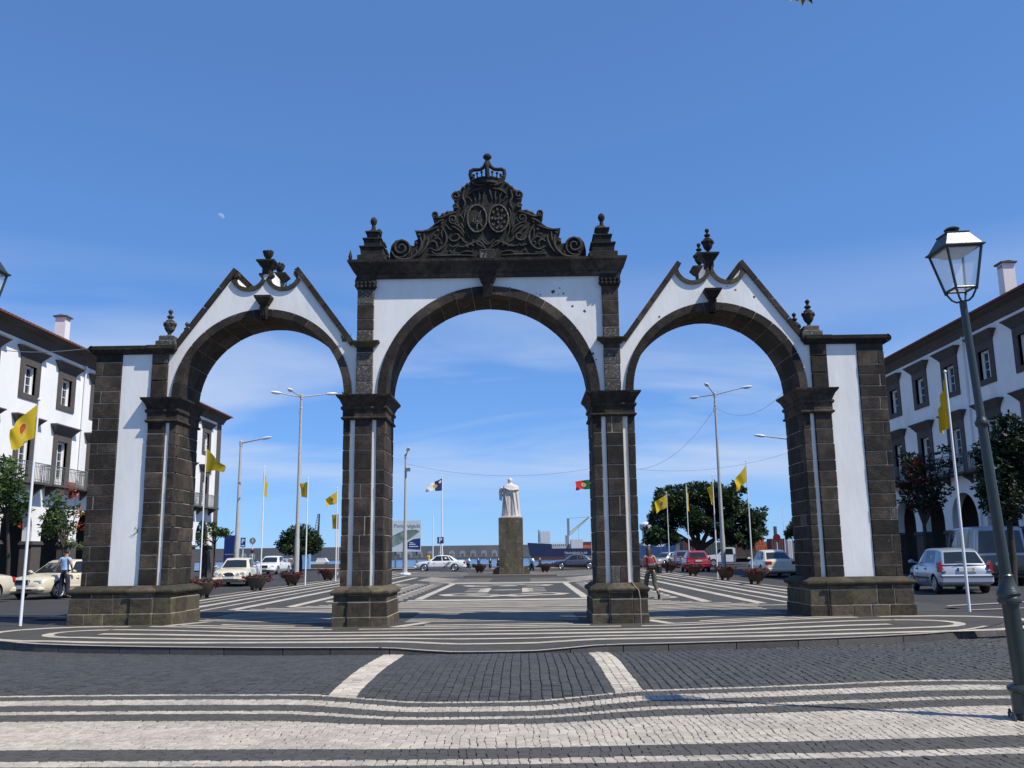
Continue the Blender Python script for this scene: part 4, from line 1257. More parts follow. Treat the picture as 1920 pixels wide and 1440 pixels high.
        for zz, r in ((5.95, .022), (5.20, .012), (5.78, .010)): rl.tube([(a, c, zz) for a, c in path], r, 5)
        pt(rl, 'railing', 'iron', blo)
        nbal = 23
        for k in range(nbal + 1):
            yy = yc - 1.55 + 3.1 * k / nbal; t = MB(); t.box(F(.57) - .009, F(.57) + .009, yy - .009, yy + .009, 5.10, 5.94); pt(t, 'baluster', 'iron', blo)
        for k in range(1, 5):
            for yy in (yc - 1.55, yc + 1.55):
                t = MB(); xx = F(.57 * k / 5); t.box(xx - .009, xx + .009, yy - .009, yy + .009, 5.10, 5.94); pt(t, 'baluster', 'iron', blo)
    for yy in (y_a + 3 * BAYS + .1, y_a + 7 * BAYS - .2):
        dp = MB(); dp.tube([(F(.10), yy, 11.5), (F(.08), yy, 11.3), (F(.08), yy, 2.5)], .05, 8); pt(dp, 'drainpipe', 'sash')
    return root, F, pt
lh, Fl, ptl = house(-1, 41.1 - 3.42, 9, 35.9, 68.0, 'sunlit white arcaded house on the left with grey stone window frames')
rh, Fr, ptr = house(1, 37.35 - 3.37, 10, 32.2, 67.0, 'shaded white arcaded house on the right with grey stone window frames')
def chimney(pt, x, y, z0, z1, s):
    c = MB(); c.box(x - .27, x + .27, y - .25, y + .25, z0, z1); co = pt(c, 'chimney', 'chimney')
    for k in range(4):
        v = MB(); v.box(x - .271, x + .271, y - .2 + k * .11, y - .14 + k * .11, z1 - .2, z1 - .06); pt(v, 'vent_slot', 'dark_inside', co)
    t = MB(); t.box(x - .36, x + .36, y - .34, y + .34, z1, z1 + .07); t.prism([(x - .33, z1 + .07), (x + .33, z1 + .07), (x, z1 + .13)], y - .3, y + .3, 'y'); pt(t, 'chimney_cap', 'grey_stone', co)
pC = atx(108, 593, -23.2); chimney(ptl, -22.9, pC.y, 12.1, pC.z - .1, -1)
pC = atx(1897, 492, 23.2); chimney(ptr, 22.9, pC.y, 12.1, pC.z - .1, 1)
# flower box on a balcony, plaque on the arcade wall
yb = 44.5
fb = MB(); fb.box(Fl(.50), Fl(.28), yb + .05, yb + .75, 5.11, 5.33)
o = tag(fb.build('flower_box', M['terracotta']), 'terracotta flower box on a balcony of the sunlit house', 'flower box')
# ------------------------------------------------------------------ street furniture
M['lamp_pole'] = mat('grey_pole_paint', (.42, .42, .41), .6, .12, 5)
M['lamp_head'] = mat('lamp_head', (.72, .73, .74), .35, .04, 5)
M['green_iron'] = mat('dark_green_iron', (.028, .038, .036), .36, .12, 12, .002, 60, spec=.6)
M['white_paint'] = mat('white_paint', (.80, .81, .82), .45, .04, 5)
M['glass_lantern'] = bpy.data.materials.new('lantern_glass'); M['glass_lantern'].use_nodes = True
_b = M['glass_lantern'].node_tree.nodes['Principled BSDF']
_b.inputs['Base Color'].default_value = (.86, .90, .92, 1); _b.inputs['Roughness'].default_value = .12; _b.inputs['Alpha'].default_value = .28
M['lamp_glass'] = mat('lamp_diffuser', (.55, .56, .58), .2, 0)
M['bulb_white'] = mat('reflector_white', (.75, .72, .66), .5, 0)

def wp(root, bb, name, material, parent=None, smooth=None):
    """a part modelled in world coordinates"""
    o = bb.build(name, M[material] if isinstance(material, str) else material, None, smooth)
    if parent is None: keep_world(o, root)
    else: o.parent = parent
    return o

def lantern(x, y, label, rz):
    z0 = z_near(x, y)
    root = thing('lantern_post', label, 'lamp post', (x, y, z0), rz, 'old style lantern posts')
    def lp(bb, n, m, p=root, sm=40): return bb.build(n, M[m], p, sm)
    b = MB(); b.lathe([(.15, 0), (.15, .05), (.128, .06), (.124, .25), (.145, .27), (.152, .29), (.14, .31), (.085, .33)], n=8); lp(b, 'base', 'green_iron')
    for k in range(4):
        q = MB(); a = k * pi / 2 + .4; q.lathe([(.022, 0), (.022, .04), (.015, .05), (.013, .075)], (.185 * cos(a), .185 * sin(a), 0), 6); lp(q, 'anchor_bolt', 'green_iron')
    b = MB(); b.lathe([(.080, .32), (.075, 1.08), (.078, 1.10)], n=24); lp(b, 'lower_shaft', 'green_iron')
    b = MB(); b.lathe([(.085, 1.09), (.108, 1.11), (.112, 1.14), (.10, 1.16), (.103, 1.175), (.113, 1.19), (.105, 1.215), (.085, 1.25), (.07, 1.30), (.062, 1.35), (.066, 1.365), (.055, 1.38)], n=28); lp(b, 'bell_collar', 'green_iron')
    b = MB(); b.lathe([(.054, 1.37), (.050, 2.2), (.045, 2.88), (.040, 2.95), (.036, 4.2)], n=18); lp(b, 'pole', 'green_iron')
    b = MB(); b.lathe([(.046, 2.86), (.064, 2.88), (.068, 2.91), (.05, 2.94), (.043, 2.97)], n=18); lp(b, 'pole_ring', 'green_iron')
    # lantern head: square, wider at the top
    zb, zt, wb, wt = 4.33, 4.76, .105, .182
    b = MB()
    for k in range(4):
        a = k * pi / 2 + pi / 4
        b.tube([(.0, 0, 4.20), (.06 * cos(a), .06 * sin(a), 4.20), (.10 * cos(a), .10 * sin(a), 4.23), (.135 * cos(a), .135 * sin(a), 4.29), (wb * 1.38 * cos(a), wb * 1.38 * sin(a), zb)], .011, 6)
    lp(b, 'cradle', 'green_iron')
    c4 = [(-1, -1), (1, -1), (1, 1), (-1, 1)]
    for k in range(4):
        p = c4[k]; q = c4[(k + 1) % 4]
        b = MB(); b.tube([(p[0] * wb, p[1] * wb, zb - .03), (p[0] * wt, p[1] * wt, zt)], .014, 6); lp(b, 'corner_bar', 'green_iron')
        b = MB(); b.tube([(p[0] * wb, p[1] * wb, zb), (q[0] * wb, q[1] * wb, zb)], .013, 6); lp(b, 'bottom_bar', 'green_iron')
        b = MB(); b.poly([(p[0] * (wb - .004), p[1] * (wb - .004), zb + .01), (q[0] * (wb - .004), q[1] * (wb - .004), zb + .01), (q[0] * (wt - .006), q[1] * (wt - .006), zt - .01), (p[0] * (wt - .006), p[1] * (wt - .006), zt - .01)]); lp(b, 'glass_pane', 'glass_lantern', sm=None)
    b = MB(); b.lathe([(wt + .004, zt - .014), (wt + .03, zt), (wt + .03, zt + .014), (wt + .008, zt + .022), (.112, zt + .165), (.118, zt + .17), (.118, zt + .18), (.09, zt + .188), (.04, zt + .195)], sq=True); lp(b, 'roof', 'green_iron', sm=None)
    b = MB(); b.lathe([(.03, zt + .19), (.032, zt + .21), (.07, zt + .222), (.078, zt + .236), (.055, zt + .255), (.01, zt + .26)], n=18); lp(b, 'roof_knob', 'green_iron')
    b = MB(); b.lathe([(wt - .03, zt - .012), (wt - .04, zt - .02), (.10, zt - .06), (.09, zt - .07)], sq=True); lp(b, 'reflector', 'bulb_white', sm=None)
    b = MB(); b.lathe([(wb - .01, zb + .004), (wb - .01, zb + .012)], sq=True); lp(b, 'bottom_glass', 'glass_lantern', sm=None)
    return root
pl = G(1927, 1340)
lo = lantern(pl.x, pl.y, 'dark green lantern post standing on the near pavement at the right edge', radians(3))
lo.rotation_euler = (Matrix.Rotation(radians(-2.7), 3, 'Y') @ Matrix.Rotation(radians(3), 3, 'Z')).to_euler()
lo.scale = (1, 1, .972)
ql = at(16, 519, 9.4)
lantern(ql.x - .43, 9.4 + .21, 'lantern post whose lamp corner just shows at the left edge', 0)

def tri_lamp(base, top, arms, label, cam_arm=None):
    P = G(*base); T = at(top[0], top[1], P.y); H = T.z
    root = thing('street_light', label, 'street light', (P.x, P.y, zg(P.x)), 0, 'street lights of the square')
    b = MB(); b.lathe([(.22, P.z), (.22, P.z + .25), (.20, P.z + .28)], (P.x, P.y, 0), 16); wp(root, b, 'concrete_foot', 'white_paint')
    b = MB(); b.lathe([(.17, P.z + .2), (.16, P.z + 2.4), (.135, P.z + 2.6), (.075, H - .5), (.07, H)], (P.x, P.y, 0), 14); wp(root, b, 'pole', 'lamp_pole', None, 60)
    b = MB(); b.lathe([(.08, H - .9), (.10, H - .88), (.10, H - .80), (.08, H - .78)], (P.x, P.y, 0), 12); b.box(P.x - .14, P.x + .02, P.y - .06, P.y + .06, H - 1.25, H - 1.0); wp(root, b, 'clamp', 'lamp_pole')
    b = MB(); b.lathe([(.09, H - .25), (.10, H + .05), (.06, H + .1)], (P.x, P.y, 0), 12); wp(root, b, 'arm_socket', 'lamp_pole')
    for (dx, dy, dz) in arms:
        d = Vector((dx, dy, dz)); a = Vector((P.x, P.y, H - .08)); e = a + d
        b = MB(); b.tube([a, e], [.045, .035], 8); ao = wp(root, b, 'arm', 'lamp_pole', None, 60)
        h = d.normalized(); f = Vector((h.x, h.y, h.z * .5)).normalized()
        b = MB(); L_ = .78; s_ = [(0, .05), (.06, .09), (.2, .135), (.42, .15), (.62, .12), (.74, .06), (.78, .012)]
        b.tube([e + f * (t - .05) + Vector((0, 0, .02)) for t, r in s_], [r for t, r in s_], 12, flat=.62); ho = wp(root, b, 'lamp_head', 'lamp_head', ao, 60)
        b = MB(); s_ = [(.16, .05), (.22, .11), (.42, .125), (.58, .09), (.66, .02)]
        b.tube([e + f * (t - .05) + Vector((0, 0, -.035)) for t, r in s_], [r for t, r in s_], 10, flat=.55); wp(root, b, 'diffuser', 'lamp_glass', ao, 60)
    return root, P, H
tl, TLP, TLH = tri_lamp((555, 1086), (566, 742), [(-1.15, -.75, .12), (1.5, .75, .30), (-.15, -1.9, .05)], 'tall triple arm street light seen through the left arch')
tr, TRP, TRH = tri_lamp((1358, 1072), (1340, 738), [(-1.0, .9, .0), (-.8, -1.7, .32), (1.9, -.2, .42)], 'tall triple arm street light seen through the right arch')
def single_lamp(x, y, H, arm, label):
    root = thing('street_light', label, 'street light', (x, y, zg(x)), 0, 'street lights of the square')
    b = MB(); b.lathe([(.19, zg(x)), (.17, 2.4), (.13, 2.7), (.075, H)], (x, y, 0), 14); wp(root, b, 'pole', 'lamp_pole', None, 60)
    b = MB(); b.lathe([(.10, H - .3), (.105, H + .02), (.07, H + .06)], (x, y, 0), 12); wp(root, b, 'arm_socket', 'lamp_pole')
    a = Vector((x, y, H - .1)); e = a + Vector(arm); d = Vector(arm).normalized()
    b = MB(); b.tube([a, e], [.06, .04], 8); ao = wp(root, b, 'arm', 'lamp_pole', None, 60)
    s_ = [(0, .05), (.06, .09), (.2, .14), (.42, .155), (.62, .12), (.74, .06), (.78, .012)]
    b = MB(); b.tube([e + d * (t - .05) for t, r in s_], [r for t, r in s_], 12, flat=.62); wp(root, b, 'lamp_head', 'lamp_head', ao, 60)
    return root
Y = 60; p = at(452, 828, Y); single_lamp(p.x, Y, p.z, (1.45, -.3, .22), 'single arm street light beside the far corner of the sunlit house')
Y = 58; p = at(1494, 822, Y); single_lamp(p.x, Y, p.z, (-2.0, .1, .28), 'single arm street light sticking out from behind the right outer pier')
P = G(759, 1078); p = at(762, 852, P.y)
cl = single_lamp(P.x, P.y, p.z, (.28, -1.1, .25), 'pale street light post with a small camera left of the statue')
b = MB(); b.lathe([(.45, 0), (.45, .12), (.32, .16)], (P.x, P.y, zg(P.x)), 12); wp(cl, b, 'concrete_foot', 'white_paint')
b = MB(); q = at(763, 881, P.y); b.box(q.x - .1, q.x + .28, P.y - .3, P.y - .1, q.z - .13, q.z + .13); b.tube([(P.x, P.y, q.z), (q.x + .1, P.y - .2, q.z)], .04, 6); wp(cl, b, 'camera_box', 'iron')

# ---- flags
M['flag_pole'] = mat('white_pole', (.82, .83, .84), .4, .03, 4)
def flag_mat(name, kind, emblem=True):
    Mx = bpy.data.materials.new(name); Mx.use_nodes = True; nt = Mx.node_tree; b = nt.nodes['Principled BSDF']; out = nt.nodes['Material Output']
    b.inputs['Roughness'].default_value = .8
    def N(t, **k):
        n = nt.nodes.new(t)
        for a, v in k.items(): setattr(n, a, v)
        return n
    L = lambda a, c: nt.links.new(a, c)
    uv = N('ShaderNodeUVMap'); sp = N('ShaderNodeSeparateXYZ'); L(uv.outputs[0], sp.inputs[0])
    def m(op, a, c=0.0):
        n = N('ShaderNodeMath', operation=op)
        for i, v in enumerate((a, c)):
            if isinstance(v, (int, float)): n.inputs[i].default_value = v
            else: L(v, n.inputs[i])
        return n.outputs[0]
    def mixc(f, c1, c2):
        n = N('ShaderNodeMixRGB'); L(f, n.inputs[0])
        for i, v in ((1, c1), (2, c2)):
            if isinstance(v, tuple): n.inputs[i].default_value = (*v, 1)
            else: L(v, n.inputs[i])
        return n.outputs[0]
    def disc(cx, cy, r, ar=1.4):
        a = m('MULTIPLY', m('SUBTRACT', sp.outputs[0], cx), ar); c = m('SUBTRACT', sp.outputs[1], cy)
        return m('LESS_THAN', m('ADD', m('MULTIPLY', a, a), m('MULTIPLY', c, c)), r * r)
    if kind == 'yellow':
        c = (.62, .44, .015)
        if emblem:
            c = mixc(disc(.45, .45, .27), c, (.56, .50, .26)); c = mixc(disc(.45, .47, .235), c, (.60, .42, .015)); c = mixc(disc(.45, .52, .16), c, (.46, .06, .02)); c = mixc(disc(.40, .50, .05), c, (.40, .12, .03))
        else: c = mixc(disc(.5, .5, .10), c, (.58, .38, .015))
    elif kind == 'white_blue':
        f = m('GREATER_THAN', sp.outputs[0], .42); c = mixc(f, (.025, .035, .14), (.72, .72, .72)); c = mixc(disc(.42, .5, .20), c, (.55, .40, .03)); c = mixc(disc(.13, .78, .12), c, (.7, .7, .7))
    else:
        f = m('GREATER_THAN', sp.outputs[0], .40); c = mixc(f, (.01, .12, .035), (.55, .02, .02)); c = mixc(disc(.40, .5, .22), c, (.6, .45, .03)); c = mixc(disc(.40, .5, .13), c, (.7, .7, .7)); c = mixc(disc(.40, .5, .09), c, (.45, .03, .03))
    L(c, b.inputs['Base Color'])
    tr_ = N('ShaderNodeBsdfTranslucent'); L(c, tr_.inputs[0]); mx = N('ShaderNodeMixShader'); mx.inputs[0].default_value = .35
    L(b.outputs[0], mx.inputs[1]); L(tr_.outputs[0], mx.inputs[2]); L(mx.outputs[0], out.inputs[0])
    return Mx
M['flag_yellow'] = flag_mat('yellow_flag_cloth', 'yellow'); M['flag_plain'] = flag_mat('plain_yellow_flag_cloth', 'yellow', False); M['flag_azores'] = flag_mat('blue_white_flag_cloth', 'white_blue'); M['flag_red'] = flag_mat('green_red_flag_cloth', 'red')

def cloth(bb_name, corners, material, parent, wave=.06, nw=2.2, ph=0.0, nu=26, nv=14, sag=.0):
    """corners: hoist top, hoist bottom, fly top, fly bottom (world)"""
    ht, hb, ft, fb = [Vector(c) for c in corners]; v = []; uv = []; f = []
    n = (ft - ht).cross(hb - ht).normalized()
    for i in range(nu + 1):
        u = i / nu
        for j in range(nv + 1):
            t = j / nv
            p = (ht * (1 - t) + hb * t) * (1 - u) + (ft * (1 - t) + fb * t) * u
            p = p + n * (wave * u ** .7 * sin(nw * 2 * pi * u + ph + 1.6 * t) + .45 * wave * u * sin(3.7 * pi * u + 4.2 * t + 2 * ph)) + Vector((0, 0, -sag * 4 * u * (1 - u) - .35 * wave * sin(2.6 * pi * u + ph) * u * (.3 + t)))
            v.append(p); uv.append((u, 1 - t))
    for i in range(nu):
        for j in range(nv):
            a = i * (nv + 1) + j; f.append((a, a + 1, a + nv + 2, a + nv + 1))
    me = bpy.data.meshes.new(bb_name); me.from_pydata([tuple(p) for p in v], [], f)
    ul = me.uv_layers.new(name='UVMap')
    for lp_ in me.loops: ul.data[lp_.index].uv = uv[lp_.vertex_index]
    me.shade_smooth(); me.materials.append(material)
    o = bpy.data.objects.new(bb_name, me); COL.objects.link(o); keep_world(o, parent)
    return o
def flagpole(base, top, hoist, fly, label, material='flag_yellow', Y=None, dyf=0.0, r=.035, wave=.07, nw=1.6, ph=0.0, grp='yellow flags on white poles', zbase=None):
    """base/top pixel of the pole, hoist/fly: pixel pairs (top, bottom) of the cloth"""
    if Y is None: P = G(*base)
    else: P = at(*base, Y); P.z = zg(P.x)
    T = at(*top, P.y)
    root = thing('flagpole', label, 'flag', (P.x, P.y, zg(P.x)), 0, grp)
    b = MB(); b.lathe([(r, zg(P.x) - .02), (r * .95, (T.z) * .5), (r * .6, T.z - .05), (r * .6, T.z)], (P.x, P.y, 0), 10); wp(root, b, 'pole', 'flag_pole', None, 60)
    b = MB(); b.lathe([(.01, T.z), (r * 1.2, T.z + r), (r * .8, T.z + 2 * r), (.01, T.z + 2.4 * r)], (P.x, P.y, 0), 8); wp(root, b, 'pole_cap', 'flag_pole')
    h = [at(*q, P.y) for q in hoist]
    for q in h: q.x = P.x - .03 if fly[0][0] < hoist[0][0] else P.x + .03
    f = [at(*q, P.y + dyf) for q in fly]
    cloth('flag', (h[0], h[1], f[0], f[1]), M[material], root, wave, nw, ph)
    return root, P, T
flagpole((38, 1172), (80, 752), ((79, 757), (76, 820)), ((13, 808), (18, 846)), 'large yellow flag with red emblem on the pole in front of the sunlit house', dyf=-.5, wave=.16, nw=.9, ph=2.0)
flagpole((374, 1104), (394, 836), ((392, 841), (390, 885)), ((418, 872), (421, 882)), 'yellow flag on the pole between the left outer pier and the cream taxi', 'flag_plain', dyf=-.2, wave=.16, nw=1.0, ph=1)
flagpole((488, 1096), (512, 876), ((511, 884), (507, 928)), ((499, 905), (498, 932)), 'limp yellow flag on the pole beside the second flower bowl on the left', 'flag_plain', dyf=.7, wave=.1)
flagpole((572, 1098), (573, 898), ((573, 904), (572, 933)), ((562, 908), (563, 932)), 'yellow flag partly hidden by the left triple arm street light', 'flag_plain', dyf=.7, wave=.1)
flagpole((629, 1090), (634, 916), ((633, 921), (632, 944)), ((611, 936), (612, 950)), 'yellow flag with red emblem next to the left middle pier', dyf=-.3, wave=.14, nw=.8)
flagpole((633, 1078), (631, 958), ((631, 964), (630, 992)), ((621, 966), (622, 992)), 'lowest and farthest yellow flag next to the left middle pier', 'flag_plain', dyf=.8, wave=.1)
flagpole((1818, 1147), (1768, 700), ((1769, 708), (1779, 800)), ((1761, 772), (1766, 810)), 'yellow flag hanging down its pole behind the lantern post on the right', 'flag_plain', dyf=.25, wave=.09, nw=2.4)
flagpole((1412, 1085), (1399, 866), ((1399, 872), (1401, 903)), ((1376, 905), (1380, 921)), 'yellow flag streaming in front of the big tree, rightmost of its row', 'flag_plain', dyf=-.4, wave=.12, nw=.9, ph=1)
flagpole((1346, 1086), (1341, 892), ((1342, 902), (1343, 940)), ((1327, 920), (1334, 946)), 'yellow flag just left of the right triple arm street light', 'flag_plain', dyf=.5, wave=.1)
flagpole((1294, 1071), (1293, 906), ((1293, 910), (1295, 958)), ((1289, 925), (1291, 958)), 'narrow furled yellow flag before the middle of the big tree', 'flag_plain', dyf=.7, wave=.06)
flagpole((1256, 1064), (1251, 923), ((1251, 927), (1253, 951)), ((1228, 941), (1230, 962)), 'yellow flag with red emblem on the pole behind the fourth flower bowl', dyf=-.3, wave=.12, nw=.9)
flagpole((1241, 1061), (1240, 931), ((1240, 934), (1241, 958)), ((1221, 948), (1222, 964)), 'yellow flag left of the emblem flag, closest to the right middle pier', 'flag_plain', dyf=-.2, wave=.12, nw=.9)
flagpole((829, 1066), (824, 894), ((825, 897), (825, 920)), ((798, 911), (799, 921)), 'blue and white flag with golden emblem on the pole left of the statue', 'flag_azores', Y=95, dyf=-1.2, r=.07, wave=.18, nw=1.4, grp='flags by the harbour')
flagpole((1111, 1066), (1106, 893), ((1105, 899), (1105, 917)), ((1077, 903), (1080, 918)), 'green and red flag flying behind the right middle pier', 'flag_red', Y=95, dyf=-1.0, r=.07, wave=.2, nw=1.3, grp='flags by the harbour')

# ---- flower bowls
M['bowl'] = mat('brown_terracotta', (.070, .042, .030), .85, .2, 8, .004, 30)
M['bowl_grey'] = mat('grey_terracotta', (.075, .063, .052), .85, .2, 8, .004, 30)
M['flower'] = mat('dark_red_flower', (.10, .008, .014), .7, .35, 9)
M['flower_leaf'] = mat('bronze_leaf', (.045, .035, .014), .7, .35, 9)
def leaf_cloud(n, c, r, size, rnd, mb=None, flat=1.0):
    bb = mb or MB()
    for _ in range(n):
        while True:
            p = Vector((rnd.uniform(-1, 1), rnd.uniform(-1, 1), rnd.uniform(-1, 1)))
            if .15 < p.length < 1: break
        p = Vector((c[0] + p.x * r[0], c[1] + p.y * r[1], c[2] + p.z * r[2]))
        d = Vector((rnd.uniform(-1, 1), rnd.uniform(-1, 1), rnd.uniform(-.5, 1))).normalized()
        e = d.cross(Vector((rnd.uniform(-1, 1), rnd.uniform(-1, 1), rnd.uniform(-1, 1)))).normalized()
        s_ = size * rnd.uniform(.6, 1.3)
        bb.poly([p - d * s_, p + e * s_ * .55, p + d * s_, p - e * s_ * .55])
    return bb
r4 = random.Random(21)
def bowl(x, y, label, sc=1.0, side=0):
    z = zg(x)
    root = thing('flower_bowl', label, 'flower bowl', (x, y, z), 0, 'flower bowls round the square')
    mt = 'bowl_grey' if x < -10.9 and y < 42 else 'bowl'
    b = MB(); b.lathe([(.26 * sc, .14 * sc), (.33 * sc, .18 * sc), (.48 * sc, .44 * sc), (.58 * sc, .60 * sc), (.60 * sc, .66 * sc), (.55 * sc, .67 * sc), (.5 * sc, .60 * sc)], n=20); b.build('bowl', M[mt], root, 60)
    for k in range(3):
        a = k * 2 * pi / 3 - pi / 2 + .35; f = MB(); f.lathe([(.10 * sc, 0), (.085 * sc, .06 * sc), (.09 * sc, .14 * sc), (.14 * sc, .2 * sc)], (.24 * sc * cos(a), .24 * sc * sin(a), 0), 8); f.build('foot', M[mt], root, 60)
    b = leaf_cloud(170, (0, 0, .68 * sc), (.70 * sc, .60 * sc, .11 * sc), .055, r4)
    for k in range(4):
        a = r4.uniform(0, 2 * pi); leaf_cloud(45, (.62 * sc * cos(a), .55 * sc * sin(a), .62 * sc), (.2, .2, .18), .07, r4, b)
    tag(b.build('flowers', M['flower'], root, recalc=False), kind='stuff')
    b = leaf_cloud(130, (0, 0, .66 * sc), (.66 * sc, .58 * sc, .13 * sc), .07, r4); tag(b.build('leaves', M['flower_leaf'], root, recalc=False), kind='stuff')
    return root
ORD = ['nearest', 'second', 'third', 'fourth']
for i, y in enumerate((34.3, 41.3, 47.6, 56.4)): bowl(-11.12, y, ORD[i] + ' red flower bowl from the gate in the row on the left', .86)
for i, y in enumerate((41.4, 47.4, 56.4, 65.5)): bowl(11.12, y, ORD[i] + ' red flower bowl from the gate in the row on the right', .86)
bowl(-2.9, 78.8, 'red flower bowl left of the statue pedestal', .95); bowl(2.65, 78.2, 'red flower bowl right of the statue pedestal', .9)

# ---- statue of a robed figure on a tall pedestal
M['marble'] = mat('weathered_marble', (.62, .59, .54), .75, .10, 3, .006, 20, col2=(.50, .47, .42), cscale=1.2, stretch=(1, 1, .4))
M['pedestal'] = mat('stained_pedestal', (.115, .098, .066), .9, .4, 2.5, .008, 25, col2=(.060, .051, .032), cscale=1.0, stretch=(1, 1, .5), spots=(.26, .235, .19), sscale=3.0, samount=.57)
M['plinth_stone'] = mat('plinth_stone', (.15, .13, .11), .9, .15, 3)
SY = 65.5; sx = at(958, 1000, SY).x
st = thing('statue', 'pale marble statue of a robed man standing on a tall stained pedestal', 'statue', (sx, SY, 0))
b = MB(); b.bbox(sx - 3.15, sx + 3.15, SY - 1.9, SY + 2.6, -.02, .16, .02); wp(st, b, 'step', 'plinth_stone')
zt = at(958, 971, SY - .4).z
hw = .86
b = MB(); b.box(sx - hw + .02, sx + hw - .02, SY - .83, SY + .83, .17, zt - .02); pdo = wp(st, b, 'pedestal', 'mortar')
zz = .17; hts = [.55, .55, .42, .42, .42, .42, .42, .42]; tt = sum(hts)
for k, h in enumerate(hts):
    h2 = h * (zt - .17) / tt; c = [-hw, RND.uniform(-.3, .3), hw] if k % 2 else [-hw, -.35, .4, hw]
    for i in range(len(c) - 1):
        q = MB(); q.bbox(sx + c[i] + .003, sx + c[i + 1] - .003, SY - .85, SY + .85, zz + .002, zz + h2 - .002, .008); wp(st, q, 'pedestal_stone', 'pedestal', pdo)
    zz += h2
for s in (-1, 1):
    b = MB(); x0 = sx + s * (hw + .02); b.prism([(x0, .165), (x0 + s * .42, .165), (x0 + s * .40, .42), (x0 + s * .22, .62), (x0, .66)], SY - .6, SY + .6); wp(st, b, 'buttress', 'pedestal')
b = MB(); b.bbox(sx - .72, sx + .72, SY - .6, SY + .6, zt, zt + .12, .02); wp(st, b, 'statue_base', 'marble')
# the robed body: lofted folds, one continuous surface
b = MB(); secs = [(0, .66, .46, .0), (.25, .64, .45, 0), (.7, .60, .43, .0), (1.2, .56, .40, 0), (1.6, .54, .36, .01), (1.9, .56, .34, .02), (2.1, .58, .31, .03), (2.2, .50, .28, .04), (2.28, .30, .23, .05), (2.33, .17, .17, .05), (2.40, .13, .15, .06)]
nn = 44; b0 = len(b.v)
for z, rx, ry, off in secs:
    for k in range(nn):
        t = 2 * pi * k / nn
        fold = 1 + (.055 * cos(6 * t + .5) + .04 * cos(11 * t + 1.1) * (1 - z / 2.6)) * (1 if z < 2.1 else .25)
        seam = 1 - .16 * exp(-((t - 1.5 * pi) / .07) ** 2) * (1 if z < 1.9 else 0)
        b.v.append((sx + .02 + rx * fold * seam * cos(t) - .03 * (z > 2.2), SY + off + ry * fold * seam * sin(t), zt + .11 + z))
for i in range(len(secs) - 1):
    for k in range(nn):
        k2 = (k + 1) % nn; A = b0 + i * nn; b.face((A + k, A + k2, A + nn + k2, A + nn + k))
b.face([b0 + k for k in range(nn)]); b.face([b0 + (len(secs) - 1) * nn + k for k in range(nn)])
bo = wp(st, b, 'robed_body', 'marble', None, 60)
b = MB()
cape = [(sx - .47, SY - .18, zt + 2.22), (sx - .35, SY - .33, zt + 2.10), (sx - .1, SY - .40, zt + 1.98), (sx + .2, SY - .41, zt + 1.96), (sx + .45, SY - .30, zt + 2.02), (sx + .6, SY - .05, zt + 2.02)]
b.tube(cape, [.05, .07, .08, .08, .07, .05], 8); wp(st, b, 'cape_collar', 'marble', bo, 60)
for a in ((-.42, -.30, 2.05, -.16, -.38, .12), (.2, -.40, 1.9, .38, -.42, .12), (.46, -.3, 1.9, .56, -.2, .12), (-.5, -.22, 2.0, -.52, -.22, .3)):
    b = MB(); b.tube([(sx + a[0], SY + a[1], zt + a[2]), (sx + (a[0] + a[3]) / 2, SY + (a[1] + a[4]) / 2 - .01, zt + (a[2] + a[5]) / 2), (sx + a[3], SY + a[4], zt + a[5])], [.03, .05, .07], 6); wp(st, b, 'robe_fold', 'marble', bo, 60)
b = MB(); b.tube([(sx - .55, SY - .05, zt + 2.16), (sx - .70, SY + .1, zt + 1.85), (sx - .62, SY + .35, zt + 1.6)], [.13, .12, .09], 8); wp(st, b, 'arm', 'marble', bo, 60)
b = MB(); b.prism([(sx - .80, zt + 1.30), (sx - .62, zt + 1.25), (sx - .55, zt + 2.15), (sx - .84, zt + 2.12)], SY + .02, SY + .28); wp(st, b, 'held_scroll', 'marble', bo)
b = MB(); b.lathe([(.10, 0), (.13, .06), (.16, .14), (.165, .24), (.17, .28), (.15, .35), (.09, .41), (.02, .43)], (sx - .02, SY + .07, zt + 2.42), 14); wp(st, b, 'head', 'marble', bo, 60)
b = MB(); b.lathe([(.172, 0), (.178, .05), (.16, .12), (.09, .19), (.02, .205)], (sx - .02, SY + .07, zt + 2.66), 14); wp(st, b, 'cap', 'marble', bo, 60)

